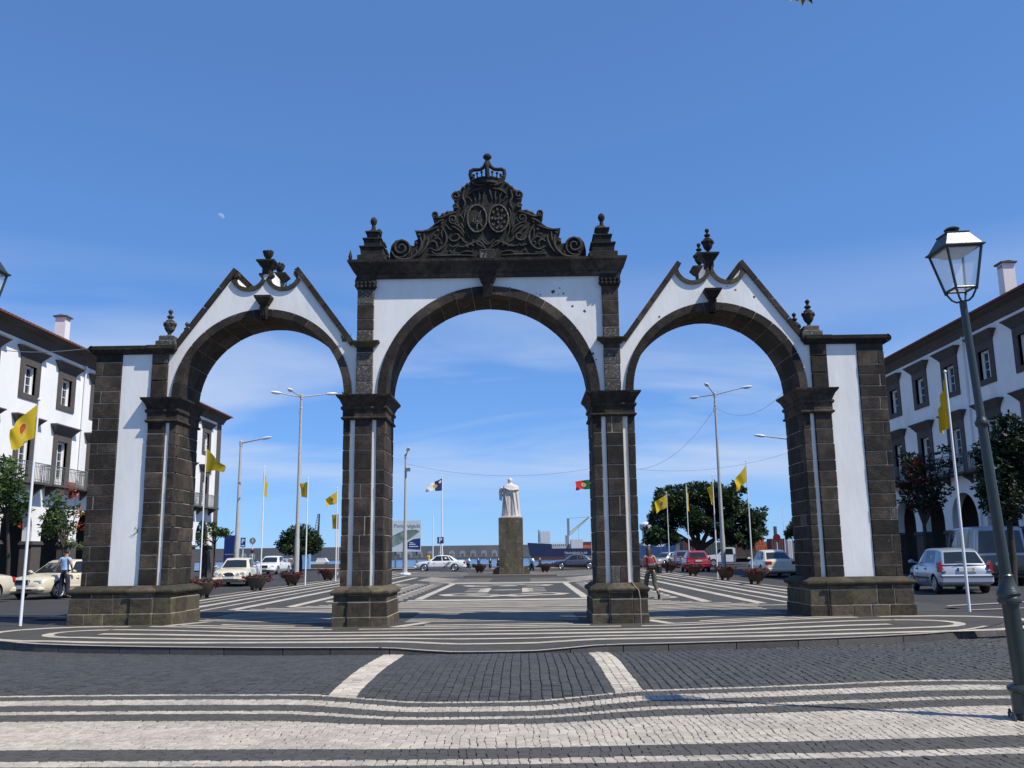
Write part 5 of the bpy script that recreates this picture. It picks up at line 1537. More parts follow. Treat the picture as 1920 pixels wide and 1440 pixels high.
# ---- signs
M['sign_blue'] = mat('blue_sign', (.012, .035, .17), .4, .05, 4); M['sign_white'] = mat('white_sign', (.75, .76, .77), .4, .03, 4); M['sign_back'] = mat('grey_sign_back', (.22, .225, .24), .5, .1, 4); M['sign_red'] = mat('dark_red_sign', (.14, .01, .02), .5, .1, 4)
M['banner_green'] = mat('printed_greens', (.10, .18, .14), .6, .3, .9, col2=(.30, .38, .36), cscale=.7); M['banner_sky'] = mat('printed_sky', (.55, .62, .66), .6, .06, 1)
def post_sign(px, pyc, pybase, Y, half, kind, label):
    c = at(px, pyc, Y); r_ = half
    root = thing('traffic_sign', label, 'sign', (c.x, Y, zg(c.x)), 0, 'traffic signs')
    b = MB(); b.lathe([(.04, zg(c.x) - .05), (.04, c.z)], (c.x, Y, 0), 8); wp(root, b, 'post', 'white_paint')
    b = MB()
    if kind == 'P':
        b.bbox(c.x - r_, c.x + r_, Y - .07, Y - .05, c.z - r_, c.z + r_, .005); so_ = wp(root, b, 'sign_plate', 'sign_blue')
        me = text_mesh('P', r_ * 2.0, M['sign_white'], 'letter', .002, bold=.02); o = link_mesh('letter', me, so_); o.rotation_euler = (pi / 2, 0, 0); o.location = (c.x, Y - .074, c.z)
    elif kind == 'Pt':
        b.bbox(c.x - r_ * .72, c.x + r_ * .72, Y - .07, Y - .05, c.z - r_ * 1.35, c.z + r_ * 1.35, .005); so_ = wp(root, b, 'sign_plate', 'sign_blue')
        me = text_mesh('P', r_ * 1.7, M['sign_white'], 'letter', .002, bold=.02); o = link_mesh('letter', me, so_); o.rotation_euler = (pi / 2, 0, 0); o.location = (c.x, Y - .074, c.z + .3 * r_)
        q = MB(); q.box(c.x - r_ * .5, c.x + r_ * .5, Y - .074, Y - .069, c.z - r_ * 1.1, c.z - r_ * .75); wp(root, q, 'white_panel', 'sign_white', so_)
    else:
        b.prism([(c.x + r_ * cos(2 * pi * i / 28), c.z + r_ * sin(2 * pi * i / 28)) for i in range(28)], Y - .07, Y - .05); so_ = wp(root, b, 'sign_plate', 'sign_back' if kind == 'round' else 'sign_red')
        if kind == 'round':
            q = MB(); q.box(c.x - r_ * .14, c.x + r_ * .14, Y - .075, Y - .069, c.z - r_ * .5, c.z + r_ * .65); wp(root, q, 'bracket', 'sign_white', so_)
            q = MB(); q.prism([(c.x + r_ * .55 * cos(2 * pi * i / 20), c.z - r_ * 3.3 + r_ * .55 * sin(2 * pi * i / 20)) for i in range(20)], Y - .07, Y - .05); wp(root, q, 'small_red_plate', 'sign_red')
    return root
post_sign(826, 1013, 1070, 94, .33, 'P', 'blue square parking sign below the blue and white flag')
post_sign(456, 1017, 1050, 80, .30, 'Pt', 'tall blue parking sign behind the cream taxi roof')
post_sign(474, 1014, 1050, 78, .27, 'round', 'round grey sign with white bar beside the tall blue parking sign')
post_sign(1456, 1008, 1050, 74, .30, 'red', 'dark red round sign above the cream taxi at the right')

# billboard by the harbour
Y = 99; a = at(700, 977, Y); c = at(789, 1034, Y)
bbr = thing('billboard', 'white and green harbour billboard with a blue corner, lettered Ponta Delgada', 'billboard', ((a.x + c.x) / 2, Y, .2))
b = MB(); b.box(a.x, c.x, Y, Y + .12, c.z, a.z); brd = wp(bbr, b, 'panel', 'banner_sky')
for px in (741, 781):
    q = at(px, 1045, Y); b = MB(); b.box(q.x - .09, q.x + .09, Y + .13, Y + .3, .1, a.z - .5); wp(bbr, b, 'post', 'iron')
b = MB(); p = [at(*q, Y) for q in ((700, 1030), (700, 1008), (738, 1004), (758, 994), (780, 993), (787, 996), (778, 1003), (765, 1012), (740, 1024))]; b.prism([(q.x, q.z) for q in p], Y - .02, Y - .004); wp(bbr, b, 'printed_valley', 'banner_green', brd)
b = MB(); p = [at(*q, Y) for q in ((760, 1028), (762, 1018), (775, 1011), (788, 1009), (788, 1030))]; b.prism([(q.x, q.z) for q in p], Y - .032, Y - .022); wp(bbr, b, 'printed_blue_corner', 'sign_blue', brd)
for wd, px_ in (('Ponta', 749.5), ('Delgada', 773)):
    me = text_mesh(wd, .54, M['sign_back'], 'lettering', .004); o = link_mesh('lettering', me, brd); q = at(px_, 986, Y); o.rotation_euler = (pi / 2, 0, 0); o.location = (q.x, Y - .012, q.z)
for k, (x0, x1, yy) in enumerate(((768, 775, 1017), (767, 779, 1020), (767, 784, 1024))):
    p0 = at(x0, yy, Y); p1 = at(x1, yy + 1.2, Y); b = MB(); b.box(p0.x, p1.x, Y - .038, Y - .034, p1.z, p0.z); wp(bbr, b, 'print_line', 'sign_white', brd)
Y = 82; a = at(421, 1004, Y); c = at(441, 1046, Y)
b2 = thing('blue_hoarding', 'dark blue advertising hoarding beside the far corner of the sunlit house', 'hoarding', ((a.x + c.x) / 2, Y, .2))
b = MB(); b.box(a.x, c.x, Y, Y + .2, c.z - .6, a.z); po = wp(b2, b, 'panel', 'sign_blue'); q = MB(); q.box(a.x + .1, c.x - .1, Y - .02, Y, c.z + .25, c.z + .35); wp(b2, q, 'print_line', 'sign_back', po)
for xx in (a.x + .15, c.x - .15):
    b = MB(); b.box(xx - .05, xx + .05, Y + .05, Y + .15, .1, c.z - .61); wp(b2, b, 'leg', 'iron')

# ---- overhead cables
M['cable'] = mat('cable', (.22, .23, .25), .7, 0)
def cable(A, B, sag, label, r=.010, name='overhead_cable'):
    A = Vector(A); B = Vector(B); n = 30
    b = MB(); b.tube([A.lerp(B, i / n) + Vector((0, 0, -sag * 4 * (i / n) * (1 - i / n))) for i in range(n + 1)], r, 5)
    tag(b.build(name, M['cable']), label, 'cable', 'festoon cables')
Lp = Vector((TLP.x, TLP.y, TLH - 1.0)); Rp = Vector((TRP.x, TRP.y, TRH - 1.0))
cP = at(763, 870, G(759, 1078).y)
cable(cP, at(1180, 862, cP.y), at(960, 866, cP.y).z - at(960, 892, cP.y).z, 'thin cable sagging behind the statue across the middle arch', .011)
cable(Rp, at(1180, 880, TRP.y + 2), 1.2, 'thin cable running down left from the right triple street light')
cable(Rp, at(1480, 722, TRP.y - 6), 1.15, 'thin cable sagging right from the right triple street light')
cable(at(1200, 880, 75), at(1500, 842, 70), .7, 'nearly level thin cable across the right arch above the big tree', .010)
cable((-22, 36.2, 10.45), at(176, 652, 23.3), .25, 'thin cable from the sunlit house to the left end of the gate', .013)
# ------------------------------------------------------------------ cars
M['tyre'] = mat('tyre', (.022, .022, .023), .85, .15, 20); M['rim'] = mat('alloy_rim', (.45, .46, .47), .35, .05, 10, metal=.7)
M['car_glass'] = glass_mat('car_glass', (.018, .024, .026), .04); M['black_trim'] = mat('black_trim', (.03, .03, .032), .6, .1, 10); M['chrome'] = mat('chrome', (.6, .6, .6), .2, 0, metal=.9)
M['head_lens'] = glass_mat('headlight_lens', (.42, .45, .48), .08); M['tail_lens'] = glass_mat('tail_lens', (.36, .012, .015), .15); M['amber_lens'] = glass_mat('amber_lens', (.5, .18, .03), .2)
M['plate'] = mat('number_plate', (.68, .68, .66), .5, .05, 8); M['plate_yellow'] = mat('plate_yellow', (.62, .50, .08), .5, .03, 8); M['under'] = mat('underbody', (.015, .015, .016), .9, 0)
def paint(name, c, metal=0.0): return mat(name, c, .28, .02, 2, coat=.6, metal=metal, spec=.5)
M['cream'] = paint('cream_paint', (.66, .60, .46)); M['white_car'] = paint('white_paint_car', (.74, .75, .76)); M['silver'] = paint('silver_paint', (.42, .45, .50), .35)
M['grey_car'] = paint('dark_grey_paint', (.075, .085, .11), .3); M['red_car'] = paint('red_paint', (.36, .014, .018)); M['bluegrey'] = paint('blue_grey_paint', (.17, .21, .28), .3); M['olive'] = paint('olive_paint', (.075, .07, .05)); M['palevan'] = paint('pale_van_paint', (.42, .46, .52))
M['turquoise'] = mat('turquoise_print', (.10, .38, .42), .4, 0); M['dark_print'] = mat('dark_print', (.05, .05, .06), .4, 0)

CARS = {
 # stations: (y, half width, z of shoulder, z of top centre, z bottom)
 'sedan': dict(L=4.75, W=1.82, axf=1.45, axr=-1.38, wr=.325,
   st=[(-2.37, .70, .55, .60, .42), (-2.33, .80, .78, .86, .30), (-2.15, .865, .90, .97, .22), (-1.75, .90, .93, .99, .19), (-1.0, .91, .92, .97, .18), (0, .91, .91, .95, .18), (.9, .905, .90, .95, .18), (1.35, .90, .87, .93, .19), (1.9, .87, .80, .86, .20), (2.2, .81, .72, .76, .22), (2.34, .70, .60, .64, .28), (2.37, .60, .48, .50, .36)],
   B=[(-1.72, .70, .94), (-1.1, .82, .92), (-.25, .84, .91), (.55, .83, .91), (1.12, .72, .93)], T=[(-1.02, .56, 1.34), (-.7, .60, 1.41), (-.15, .62, 1.445), (.20, .61, 1.43), (.42, .57, 1.37)]),
 'hatch': dict(L=3.78, W=1.64, axf=1.20, axr=-1.25, wr=.29,
   st=[(-1.89, .62, .52, .55, .42), (-1.86, .74, .70, .74, .30), (-1.74, .80, .86, .92, .24), (-1.4, .82, .92, .95, .21), (-.8, .82, .92, .95, .19), (0, .82, .91, .94, .19), (.7, .815, .90, .94, .19), (1.15, .81, .86, .91, .20), (1.55, .77, .76, .82, .22), (1.77, .70, .66, .69, .25), (1.87, .60, .52, .55, .33), (1.89, .5, .46, .47, .38)],
   B=[(-1.76, .66, .93), (-1.25, .76, .92), (-.35, .765, .91), (.35, .76, .91), (1.00, .66, .93)], T=[(-1.36, .54, 1.33), (-1.0, .575, 1.40), (-.3, .59, 1.425), (.10, .58, 1.41), (.34, .54, 1.35)]),
 'van': dict(L=4.9, W=1.9, axf=1.5, axr=-1.45, wr=.34,
   st=[(-2.45, .86, .95, 1.0, .38), (-2.43, .93, 1.12, 1.15, .30), (-2.3, .95, 1.15, 1.18, .26), (-1, .95, 1.15, 1.18, .24), (0, .95, 1.14, 1.18, .24), (1.3, .94, 1.12, 1.16, .24), (1.9, .90, 1.0, 1.05, .25), (2.3, .82, .80, .84, .28), (2.45, .7, .6, .62, .36)],
   B=[(-2.43, .90, 1.13), (-1.6, .92, 1.14), (-.3, .92, 1.13), (.9, .91, 1.12), (1.85, .80, 1.06)], T=[(-2.38, .80, 2.10), (-1.9, .82, 2.17), (-.3, .83, 2.18), (.6, .82, 2.15), (1.0, .76, 2.05)]),
}
def car(kind, label, P, head, paint_m, name='parked_car', sc=1.0, cat='car', upper=None, front=None, rear=None, group='cars round the square', taxi=False, style=0):
    S = CARS[kind]; hd = Vector((head[0], head[1], 0)).normalized()
    L_ = S['L'] * sc
    c = Vector((P[0], P[1], 0))
    if front: c = c - hd * (L_ / 2)
    if rear: c = c + hd * (L_ / 2)
    root = thing(name, label, cat, (c.x, c.y, z_ground(c.x, c.y)), atan2(-hd.x, hd.y), group)
    root.scale = (sc, sc, sc)
    pm = M[paint_m]; um = M[upper] if upper else pm
    # lower body
    b = MB(); rings = []
    for (y, w, zs, zt, zb) in S['st']:
        hp = [(0, zb), (w * .86, zb), (w * .965, zb + .10), (w, zb + (zs - zb) * .45), (w * .985, zs - .10), (w * .945, zs - .025), (w * .86, zs), (w * .45, zt - .012), (0, zt)]
        ring = [b.vert((x, y, z)) for x, z in hp] + [b.vert((-x, y, z)) for x, z in hp[-2:0:-1]]
        rings.append(ring)
    n = len(rings[0])
    for i in range(len(rings) - 1):
        for k in range(n): b.face((rings[i][k], rings[i][(k + 1) % n], rings[i + 1][(k + 1) % n], rings[i + 1][k]))
    b.face(rings[0]); b.face(rings[-1][::-1])
    body = b.build('body', pm, root, 38)
    body.data.materials.append(M['under'])
    cut = MB(); wr = S['wr']
    for ax in (S['axf'], S['axr']):
        for s in (-1, 1):
            x0, x1 = (S['W'] / 2 - .27, S['W'] / 2 + .1) if s > 0 else (-S['W'] / 2 - .1, -S['W'] / 2 + .27)
            cut.prism([(ax + (wr + .045) * cos(2 * pi * i / 28), wr + .005 + (wr + .045) * sin(2 * pi * i / 28)) for i in range(28)], x0, x1, 'x')
    co = cut.build('cutter', M['under']); co.location = root.location; co.rotation_euler = root.rotation_euler; co.scale = root.scale
    md = body.modifiers.new('arch', 'BOOLEAN'); md.operation = 'DIFFERENCE'; md.object = co; md.solver = 'EXACT'; md.material_mode = 'TRANSFER'
    bpy.context.view_layer.update()
    me = eval_mesh(body); body.modifiers.clear(); body.data = me; me.name = 'body'
    me.set_sharp_from_angle(angle=radians(38))
    bpy.data.objects.remove(co)
    # cabin
    B, T = S['B'], S['T']; g = MB()
    bi = {}
    for s in (-1, 1):
        for i in range(5):
            bi['b', s, i] = g.vert((s * B[i][1], B[i][0], B[i][2] - .03)); bi['t', s, i] = g.vert((s * T[i][1], T[i][0], T[i][2]))
    for i in range(5): bi['c', i] = g.vert((0, T[i][0] + (-.03 if i == 0 else .03 if i == 4 else 0), T[i][2] + .022))
    bi['bf'] = g.vert((0, B[4][0] + .05, B[4][2] - .02)); bi['br'] = g.vert((0, B[0][0] - .05, B[0][2] - .02))
    for s in (-1, 1):
        for i in range(4):
            g.face((bi['b', s, i], bi['b', s, i + 1], bi['t', s, i + 1], bi['t', s, i])); g.face((bi['t', s, i], bi['t', s, i + 1], bi['c', i + 1], bi['c', i]))
        g.face((bi['b', s, 4], bi['bf'], bi['c', 4], bi['t', s, 4])); g.face((bi['b', s, 0], bi['br'], bi['c', 0], bi['t', s, 0]))
    cab = g.build('cabin', um, root, 50)
    md = cab.modifiers.new('bevel', 'BEVEL'); md.width = .045; md.segments = 3; md.limit_method = 'ANGLE'; md.angle_limit = radians(28)
    bpy.context.view_layer.update(); me = eval_mesh(cab); cab.modifiers.clear(); cab.data = me; me.set_sharp_from_angle(angle=radians(50))
    # glazing: panels just proud of the cabin
    def V(p): return Vector(p)
    def panel(q, nm, off=.006, shr=(.07, .07, .06, .09)):
        """q: bl, br, tr, tl ; shrink left,right,bottom,top in metres"""
        bl, br, tr, tl = [V(p) for p in q]; nrm = (br - bl).cross(tl - bl).normalized()
        def bil(u, v): return (bl * (1 - u) + br * u) * (1 - v) + (tl * (1 - u) + tr * u) * v
        wb = ((br - bl).length + (tr - tl).length) / 2; h = ((tl - bl).length + (tr - br).length) / 2
        u0, u1, v0, v1 = shr[0] / wb, 1 - shr[1] / wb, shr[2] / h, 1 - shr[3] / h
        cen = bil(.5, .5); sgn = 1 if nrm.dot(cen - V((0, 0, .7))) > 0 else -1
        m_ = MB(); pts = [bil(u0, v0), bil(u1, v0), bil(u1, v1), bil(u0, v1)]
        outp = [p + nrm * sgn * off for p in pts]; inn = [p - nrm * sgn * .02 for p in pts]
        i0 = len(m_.v); m_.v += [tuple(p) for p in outp + inn]; m_.face((0, 1, 2, 3)); m_.face((7, 6, 5, 4))
        for k in range(4): m_.face((k, (k + 1) % 4, 4 + (k + 1) % 4, 4 + k))
        return m_.build(nm, M['car_glass'], root)
    def bp(s, i): return (s * B[i][1], B[i][0], B[i][2] - .03)
    def tp(s, i): return (s * T[i][1], T[i][0], T[i][2])
    for s in (-1, 1):
        panel((bp(s, 3), bp(s, 2), tp(s, 2), tp(s, 3)), 'side_window', .008, (.0, .03, .07, .07))
        panel((bp(s, 4), bp(s, 3), tp(s, 3), tp(s, 4)), 'side_window', .008, (.22, .0, .07, .07))
        panel((bp(s, 2), bp(s, 1), tp(s, 1), tp(s, 2)), 'side_window', .008, (.04, .06, .07, .07))
        if kind != 'hatch': panel((bp(s, 1), bp(s, 0), tp(s, 0), tp(s, 1)), 'side_window', .008, (.02, .26, .08, .09))
    # windscreen and rear window in two halves of the same plane pair
    def screen(i, nm):
        bc = V((0, B[i][0] + (.05 if i == 4 else -.05), B[i][2] - .02)); tcn = V((0, T[i][0] + (.03 if i == 4 else -.03), T[i][2] + .022))
        m_ = MB()
        for s in (-1, 1):
            a, c_, d = V(bp(s, i)), bc, tcn; e = V(tp(s, i))
            nrm = (c_ - a).cross(e - a).normalized(); 
            if nrm.dot(a - V((0, 0, .7))) < 0: nrm = -nrm
            def bil(u, v): return (a * (1 - u) + c_ * u) * (1 - v) + (e * (1 - u) + d * u) * v
            pts = [bil(.10, .09), bil(1, .09), bil(1, .90), bil(.13, .90)]
            m_.poly([p + nrm * .008 for p in pts])
        return m_.build(nm, M['car_glass'], root)
    screen(4, 'windscreen'); screen(0, 'rear_window')
    # wheels
    for ax in (S['axf'], S['axr']):
        for s in (-1, 1):
            m_ = MB(); xo = s * (S['W'] / 2 - .015); xi = s * (S['W'] / 2 - .20); prof = [(wr - .045, xi), (wr - .01, xi + s * .02), (wr, xi + s * .05), (wr, xo - s * .05), (wr - .012, xo - s * .015), (wr - .10, xo)]
            k0 = len(m_.v); nn_ = 24
            for r_, x_ in prof:
                for k in range(nn_): t = 2 * pi * k / nn_; m_.v.append((x_, ax + r_ * cos(t), wr + r_ * sin(t)))
            for i in range(len(prof) - 1):
                for k in range(nn_): m_.face((k0 + i * nn_ + k, k0 + i * nn_ + (k + 1) % nn_, k0 + (i + 1) * nn_ + (k + 1) % nn_, k0 + (i + 1) * nn_ + k))
            m_.face([k0 + k for k in range(nn_)]); m_.face([k0 + (len(prof) - 1) * nn_ + k for k in range(nn_)])
            wo_ = m_.build('wheel', M['tyre'], root, 45)
            r_ = MB(); rr_ = wr - .095; x_ = xo + s * .004
            for k in range(7):
                t = 2 * pi * k / 7; dv = Vector((0, cos(t), sin(t))); pv = Vector((0, -sin(t), cos(t))); c0 = Vector((x_, ax, wr))
                r_.poly([c0 + pv * .035, c0 - pv * .035, c0 + dv * rr_ - pv * .05, c0 + dv * rr_ + pv * .05])
            r_.tube([(x_ - s * .004, ax + rr_ * cos(2 * pi * k / 20), wr + rr_ * sin(2 * pi * k / 20)) for k in range(21)], .018, 5)
            r_.build('rim', M['rim'], wo_)
    # lights, grille, plates, trim
    st = S['st']; yf = st[-1][0]; yr = st[0][0]; w = S['W'] / 2
    def bit(nm, mt, x0, x1, y0, y1, z0, z1, bv=.012):
        m_ = MB(); m_.bbox(min(x0, x1), max(x0, x1), min(y0, y1), max(y0, y1), z0, z1, bv); return m_.build(nm, M[mt] if isinstance(mt, str) else mt, root)
    def oval(nm, mt, x, y, z, rx, rz, dep, parent=root):
        m_ = MB(); m_.prism([(x + rx * cos(2 * pi * i / 18), z + rz * sin(2 * pi * i / 18)) for i in range(18)], y - dep, y + dep); return m_.build(nm, M[mt], parent)
    if kind == 'sedan':
        if style == 1:      # round twin headlamps
            for s in (-1, 1):
                oval('headlight', 'head_lens', s * .66, 2.25, .63, .115, .10, .09); oval('headlight', 'head_lens', s * .44, 2.315, .61, .085, .08, .05)
            g_ = oval('grille', 'black_trim', 0, 2.345, .60, .27, .105, .04); m_ = MB(); m_.tube([(.275 * cos(2 * pi * i / 24), 2.385, .60 + .11 * sin(2 * pi * i / 24)) for i in range(25)], .014, 5); m_.build('grille_rim', M['chrome'], g_)
        else:
            for s in (-1, 1): bit('headlight', 'head_lens', s * .42, s * .76, 2.10, 2.30, .57, .71, .03)
            g_ = bit('grille', 'black_trim', -.30, .30, 2.28, 2.385, .53, .72, .02); m_ = MB(); m_.tube([(-.3, 2.388, .53), (-.3, 2.388, .72), (.3, 2.388, .72), (.3, 2.388, .53), (-.3, 2.388, .53)], .015, 5); m_.build('grille_rim', M['chrome'], g_)
        bit('front_bumper', pm, -.84, .84, 2.10, 2.42, .30, .47, .06); bit('air_intake', 'black_trim', -.5, .5, 2.38, 2.428, .32, .39)
        bit('number_plate', 'plate', -.26, .26, 2.415, 2.432, .40, .50, .003)
        bit('rear_bumper', pm, -.86, .86, -2.42, -2.05, .30, .52, .06)
        for s in (-1, 1): bit('tail_light', 'tail_lens', s * .50, s * .84, -2.36, -2.12, .66, .86, .04)
        bit('number_plate', 'plate', -.26, .26, -2.375, -2.35, .62, .73, .003)
        for s in (-1, 1): bit('side_strip', pm, s * (w - .02), s * (w + .012), -.85, .95, .42, .50, .01)
    elif kind == 'hatch':
        for s in (-1, 1):
            bit('headlight', 'head_lens', s * .38, s * .70, 1.62, 1.80, .60, .74, .04)
            m_ = MB(); q = [(s * .60, .68), (s * .80, .68), (s * .795, .98), (s * .76, 1.03), (s * .735, .98), (s * .69, .80)]; m_.prism(q, -1.885, -1.62); to = m_.build('tail_light', M['tail_lens'], root)
            m_ = MB(); m_.prism([(s * .62, .70), (s * .73, .70), (s * .72, .76), (s * .66, .76)], -1.892, -1.8); m_.build('reversing_lens', M['head_lens'], to)
        bit('grille', 'black_trim', -.3, .3, 1.80, 1.90, .56, .64)
        bit('front_bumper', pm, -.76, .76, 1.68, 1.935, .32, .50, .06)
        bit('rear_bumper', pm, -.80, .80, -1.955, -1.6, .30, .60, .07); bit('bumper_strip', 'black_trim', -.79, .79, -1.968, -1.62, .515, .565, .02)
        pt_ = bit('number_plate', 'plate', -.26, .26, -1.885, -1.86, .70, .81, .003)
        m_ = MB(); m_.box(.20, .26, -1.889, -1.86, .70, .81); m_.build('yellow_band', M['plate_yellow'], pt_); m_ = MB(); m_.box(-.26, -.21, -1.889, -1.86, .70, .81); m_.build('blue_band', M['sign_blue'], pt_)
        bit('plate_trim', 'chrome', -.30, .30, -1.90, -1.86, .665, .69, .004)
        oval('badge', 'chrome', 0, -1.875, .90, .035, .045, .012)
        for s in (-1, 1): bit('side_strip', 'black_trim', s * (w - .03), s * (w + .012), -.75, .75, .44, .51, .01)
        m_ = MB(); m_.tube([(0, .15, 1.42), (0, -.05, 1.62)], .006, 5); m_.build('aerial', M['black_trim'], root)
        m_ = MB(); m_.tube([(-.28, -1.83, .985), (.05, -1.80, 1.01)], .010, 5); m_.build('wiper', M['black_trim'], root)
    elif kind == 'van':
        for s in (-1, 1):
            bit('tail_light', 'tail_lens', s * .84, s * .95, -2.47, -2.38, .75, 1.05, .02); bit('headlight', 'head_lens', s * .5, s * .8, 2.2, 2.38, .72, .9, .04)
        bit('rear_bumper', 'black_trim', -.92, .92, -2.56, -2.3, .38, .55, .05); bit('number_plate', 'plate', -.26, .26, -2.475, -2.44, .75, .86, .003)
        bit('grille', 'black_trim', -.4, .4, 2.36, 2.46, .6, .72)
    for s in (-1, 1):
        m_ = MB(); yb_ = B[4][0] - .25; m_.tube([(s * (w - .1), yb_, .95), (s * (w + .06), yb_, .98)], .025, 6); m_.tube([(s * (w + .02), yb_ + .02, 1.0), (s * (w + .09), yb_ + .01, 1.0), (s * (w + .17), yb_ - .01, .99)], [.06, .085, .05], 8, flat=.8); m_.build('mirror', pm, root, 60)
        for yy in ((-.42, .55) if kind != 'van' else (.35,)): bit('door_handle', 'black_trim' if kind == 'hatch' else pm, s * (w - .035), s * (w + .018), yy - .10, yy + .05, S['st'][5][2] - .17, S['st'][5][2] - .13, .008)
        for yy in (-.52, .48, 1.02): 
            m_ = MB(); m_.box(s * (w - .012) - .004, s * (w - .012) + .004, yy - .004, yy + .004, .35, .86); m_.build('door_seam', M['under'], root)
    return root
def gp(px, py): 
    p = G(px, py); return (p.x, p.y)
A = Vector((-16.7, 35.4, 0)); hA = Vector((-.24, -.97, 0)).normalized()
car('sedan', 'cream taxi parked by the sunlit house, the man stands at its side', A, hA, 'cream', 'taxi', .97, 'taxi')
A0 = A + hA * 5.6 + Vector((-.1, 0, 0))
car('sedan', 'cream taxi cut off by the left edge of the picture', A0, hA, 'cream', 'taxi', .97, 'taxi')
car('sedan', 'cream taxi with twin round headlamps driving towards the gate, left arch', gp(428, 1099), (.10, -.99), 'cream', 'taxi', .97, 'taxi', front=True, style=1)
car('sedan', 'white taxi following behind the twin headlamp taxi in the left arch', gp(494, 1077), (-.03, -1), 'white_car', 'taxi', 1.0, 'taxi', front=True)
c5 = car('sedan', 'white taxi with turquoise and dark side lettering, seen from the side left of the statue', gp(826, 1070), (-1, 0), 'white_car', 'taxi', 1.0, 'taxi')
for nm, mt, y0, y1, z0, z1 in (('door_print', 'turquoise', -.55, -.12, .66, .80), ('door_print', 'dark_print', .62, .80, .70, .76), ('door_print', 'dark_print', .25, .42, .71, .78)):
    q = MB(); q.box(.905, .925, y0, y1, z0, z1); q.build(nm, M[mt], c5); 
for k in range(2):
    q = MB(); q.prism([(-.35 - k * .16, .30), (-.25 - k * .16, .30), (-.80 - k * .16, .84), (-.90 - k * .16, .84)], .90, .926, 'x'); q.build('door_stripe', M['dark_print'], c5)
    q = MB(); q.prism([(-.35 - k * .16, .30), (-.25 - k * .16, .30), (-.80 - k * .16, .84), (-.90 - k * .16, .84)], -.926, -.90, 'x'); q.build('door_stripe', M['dark_print'], c5)
car('sedan', 'dark grey sedan seen from the side right of the statue', gp(1079, 1066), (-1, .02), 'grey_car', 'parked_car', .95)
car('hatch', 'red hatchback seen from behind in the right arch', gp(1311, 1072), (.05, 1), 'red_car', 'parked_car', 1.05, rear=True)
car('hatch', 'blue grey hatchback parked just ahead of the red hatchback', gp(1283, 1064), (.05, 1), 'bluegrey', 'parked_car', 1.05, rear=True)
car('sedan', 'silver sedan with pale bonnet left of the blue grey hatchback', gp(1254, 1063), (-.75, -.6), 'silver', 'parked_car', .95)
car('sedan', 'cream taxi seen from behind, half hidden by the right outer pier', gp(1468, 1082), (.02, 1), 'cream', 'taxi', 1.0, 'taxi', rear=True)
car('hatch', 'silver hatchback parked beside the right outer pier, seen from behind', gp(1816, 1112), (.13, .99), 'silver', 'parked_car', 1.0, rear=True)
car('van', 'pale van with dark lower half in the shade at the right edge', gp(1885, 1097), (.16, .98), 'olive', 'parked_van', 1.0, 'van', 'palevan', rear=True)

# flatbed pickup in the right arch
Pk = G(1372, 1062); pk = thing('flatbed_pickup', 'white cab pickup with dark slatted flatbed behind the right triple street light', 'pickup', (Pk.x, Pk.y, z_ground(Pk.x, Pk.y)), pi / 2)
b = MB(); b.prism([(-.2, .45), (2.4, .45), (2.45, .75), (2.3, .95), (1.35, 1.05), (.75, 1.65), (.05, 1.68), (-.2, 1.6)], -.85, .85, 'x'); b.build('cab', M['white_car'], pk, 30)
for s in (-1, 1):
    b = MB(); b.prism([(.0, 1.08), (1.15, 1.08), (.70, 1.56), (.05, 1.56)], s * .852 - .008, s * .852 + .008, 'x'); b.build('side_window', M['car_glass'], pk)
b = MB(); b.poly([(-.72, 1.30, 1.12), (.72, 1.30, 1.12), (.66, .82, 1.60), (-.66, .82, 1.60)]); b.build('windscreen', M['car_glass'], pk)
b = MB(); b.box(-.95, .95, -3.2, -.25, .72, .80); b.build('bed', M['olive'], pk)
for k in range(4):
    for x_ in (-.95, .93):
        b = MB(); b.box(x_, x_ + .025, -3.2, -.25, .82 + k * .14, .92 + k * .14); b.build('side_slat', M['olive'] if k % 2 else M['grey_stone'], pk)
for k in range(4):
    for x_ in (-.98, .955):
        b = MB(); b.box(x_, x_ + .03, -3.2 + k * .97, -3.15 + k * .97, .80, 1.40); b.build('stake', M['olive'], pk)
b = MB(); b.box(-.6, .6, -3.1, 2.2, .40, .70); b.build('chassis', M['under'], pk)
for y_ in (1.75, -2.2):
    for s in (-1, 1):
        b = MB(); b.prism([(y_ + .36 * cos(2 * pi * i / 20), .36 + .36 * sin(2 * pi * i / 20)) for i in range(20)], s * .68, s * .90, 'x'); wo_ = b.build('wheel', M['tyre'], pk); b = MB(); b.prism([(y_ + .2 * cos(2 * pi * i / 16), .36 + .2 * sin(2 * pi * i / 16)) for i in range(16)], s * .895, s * .91, 'x'); b.build('rim', M['rim'], wo_)

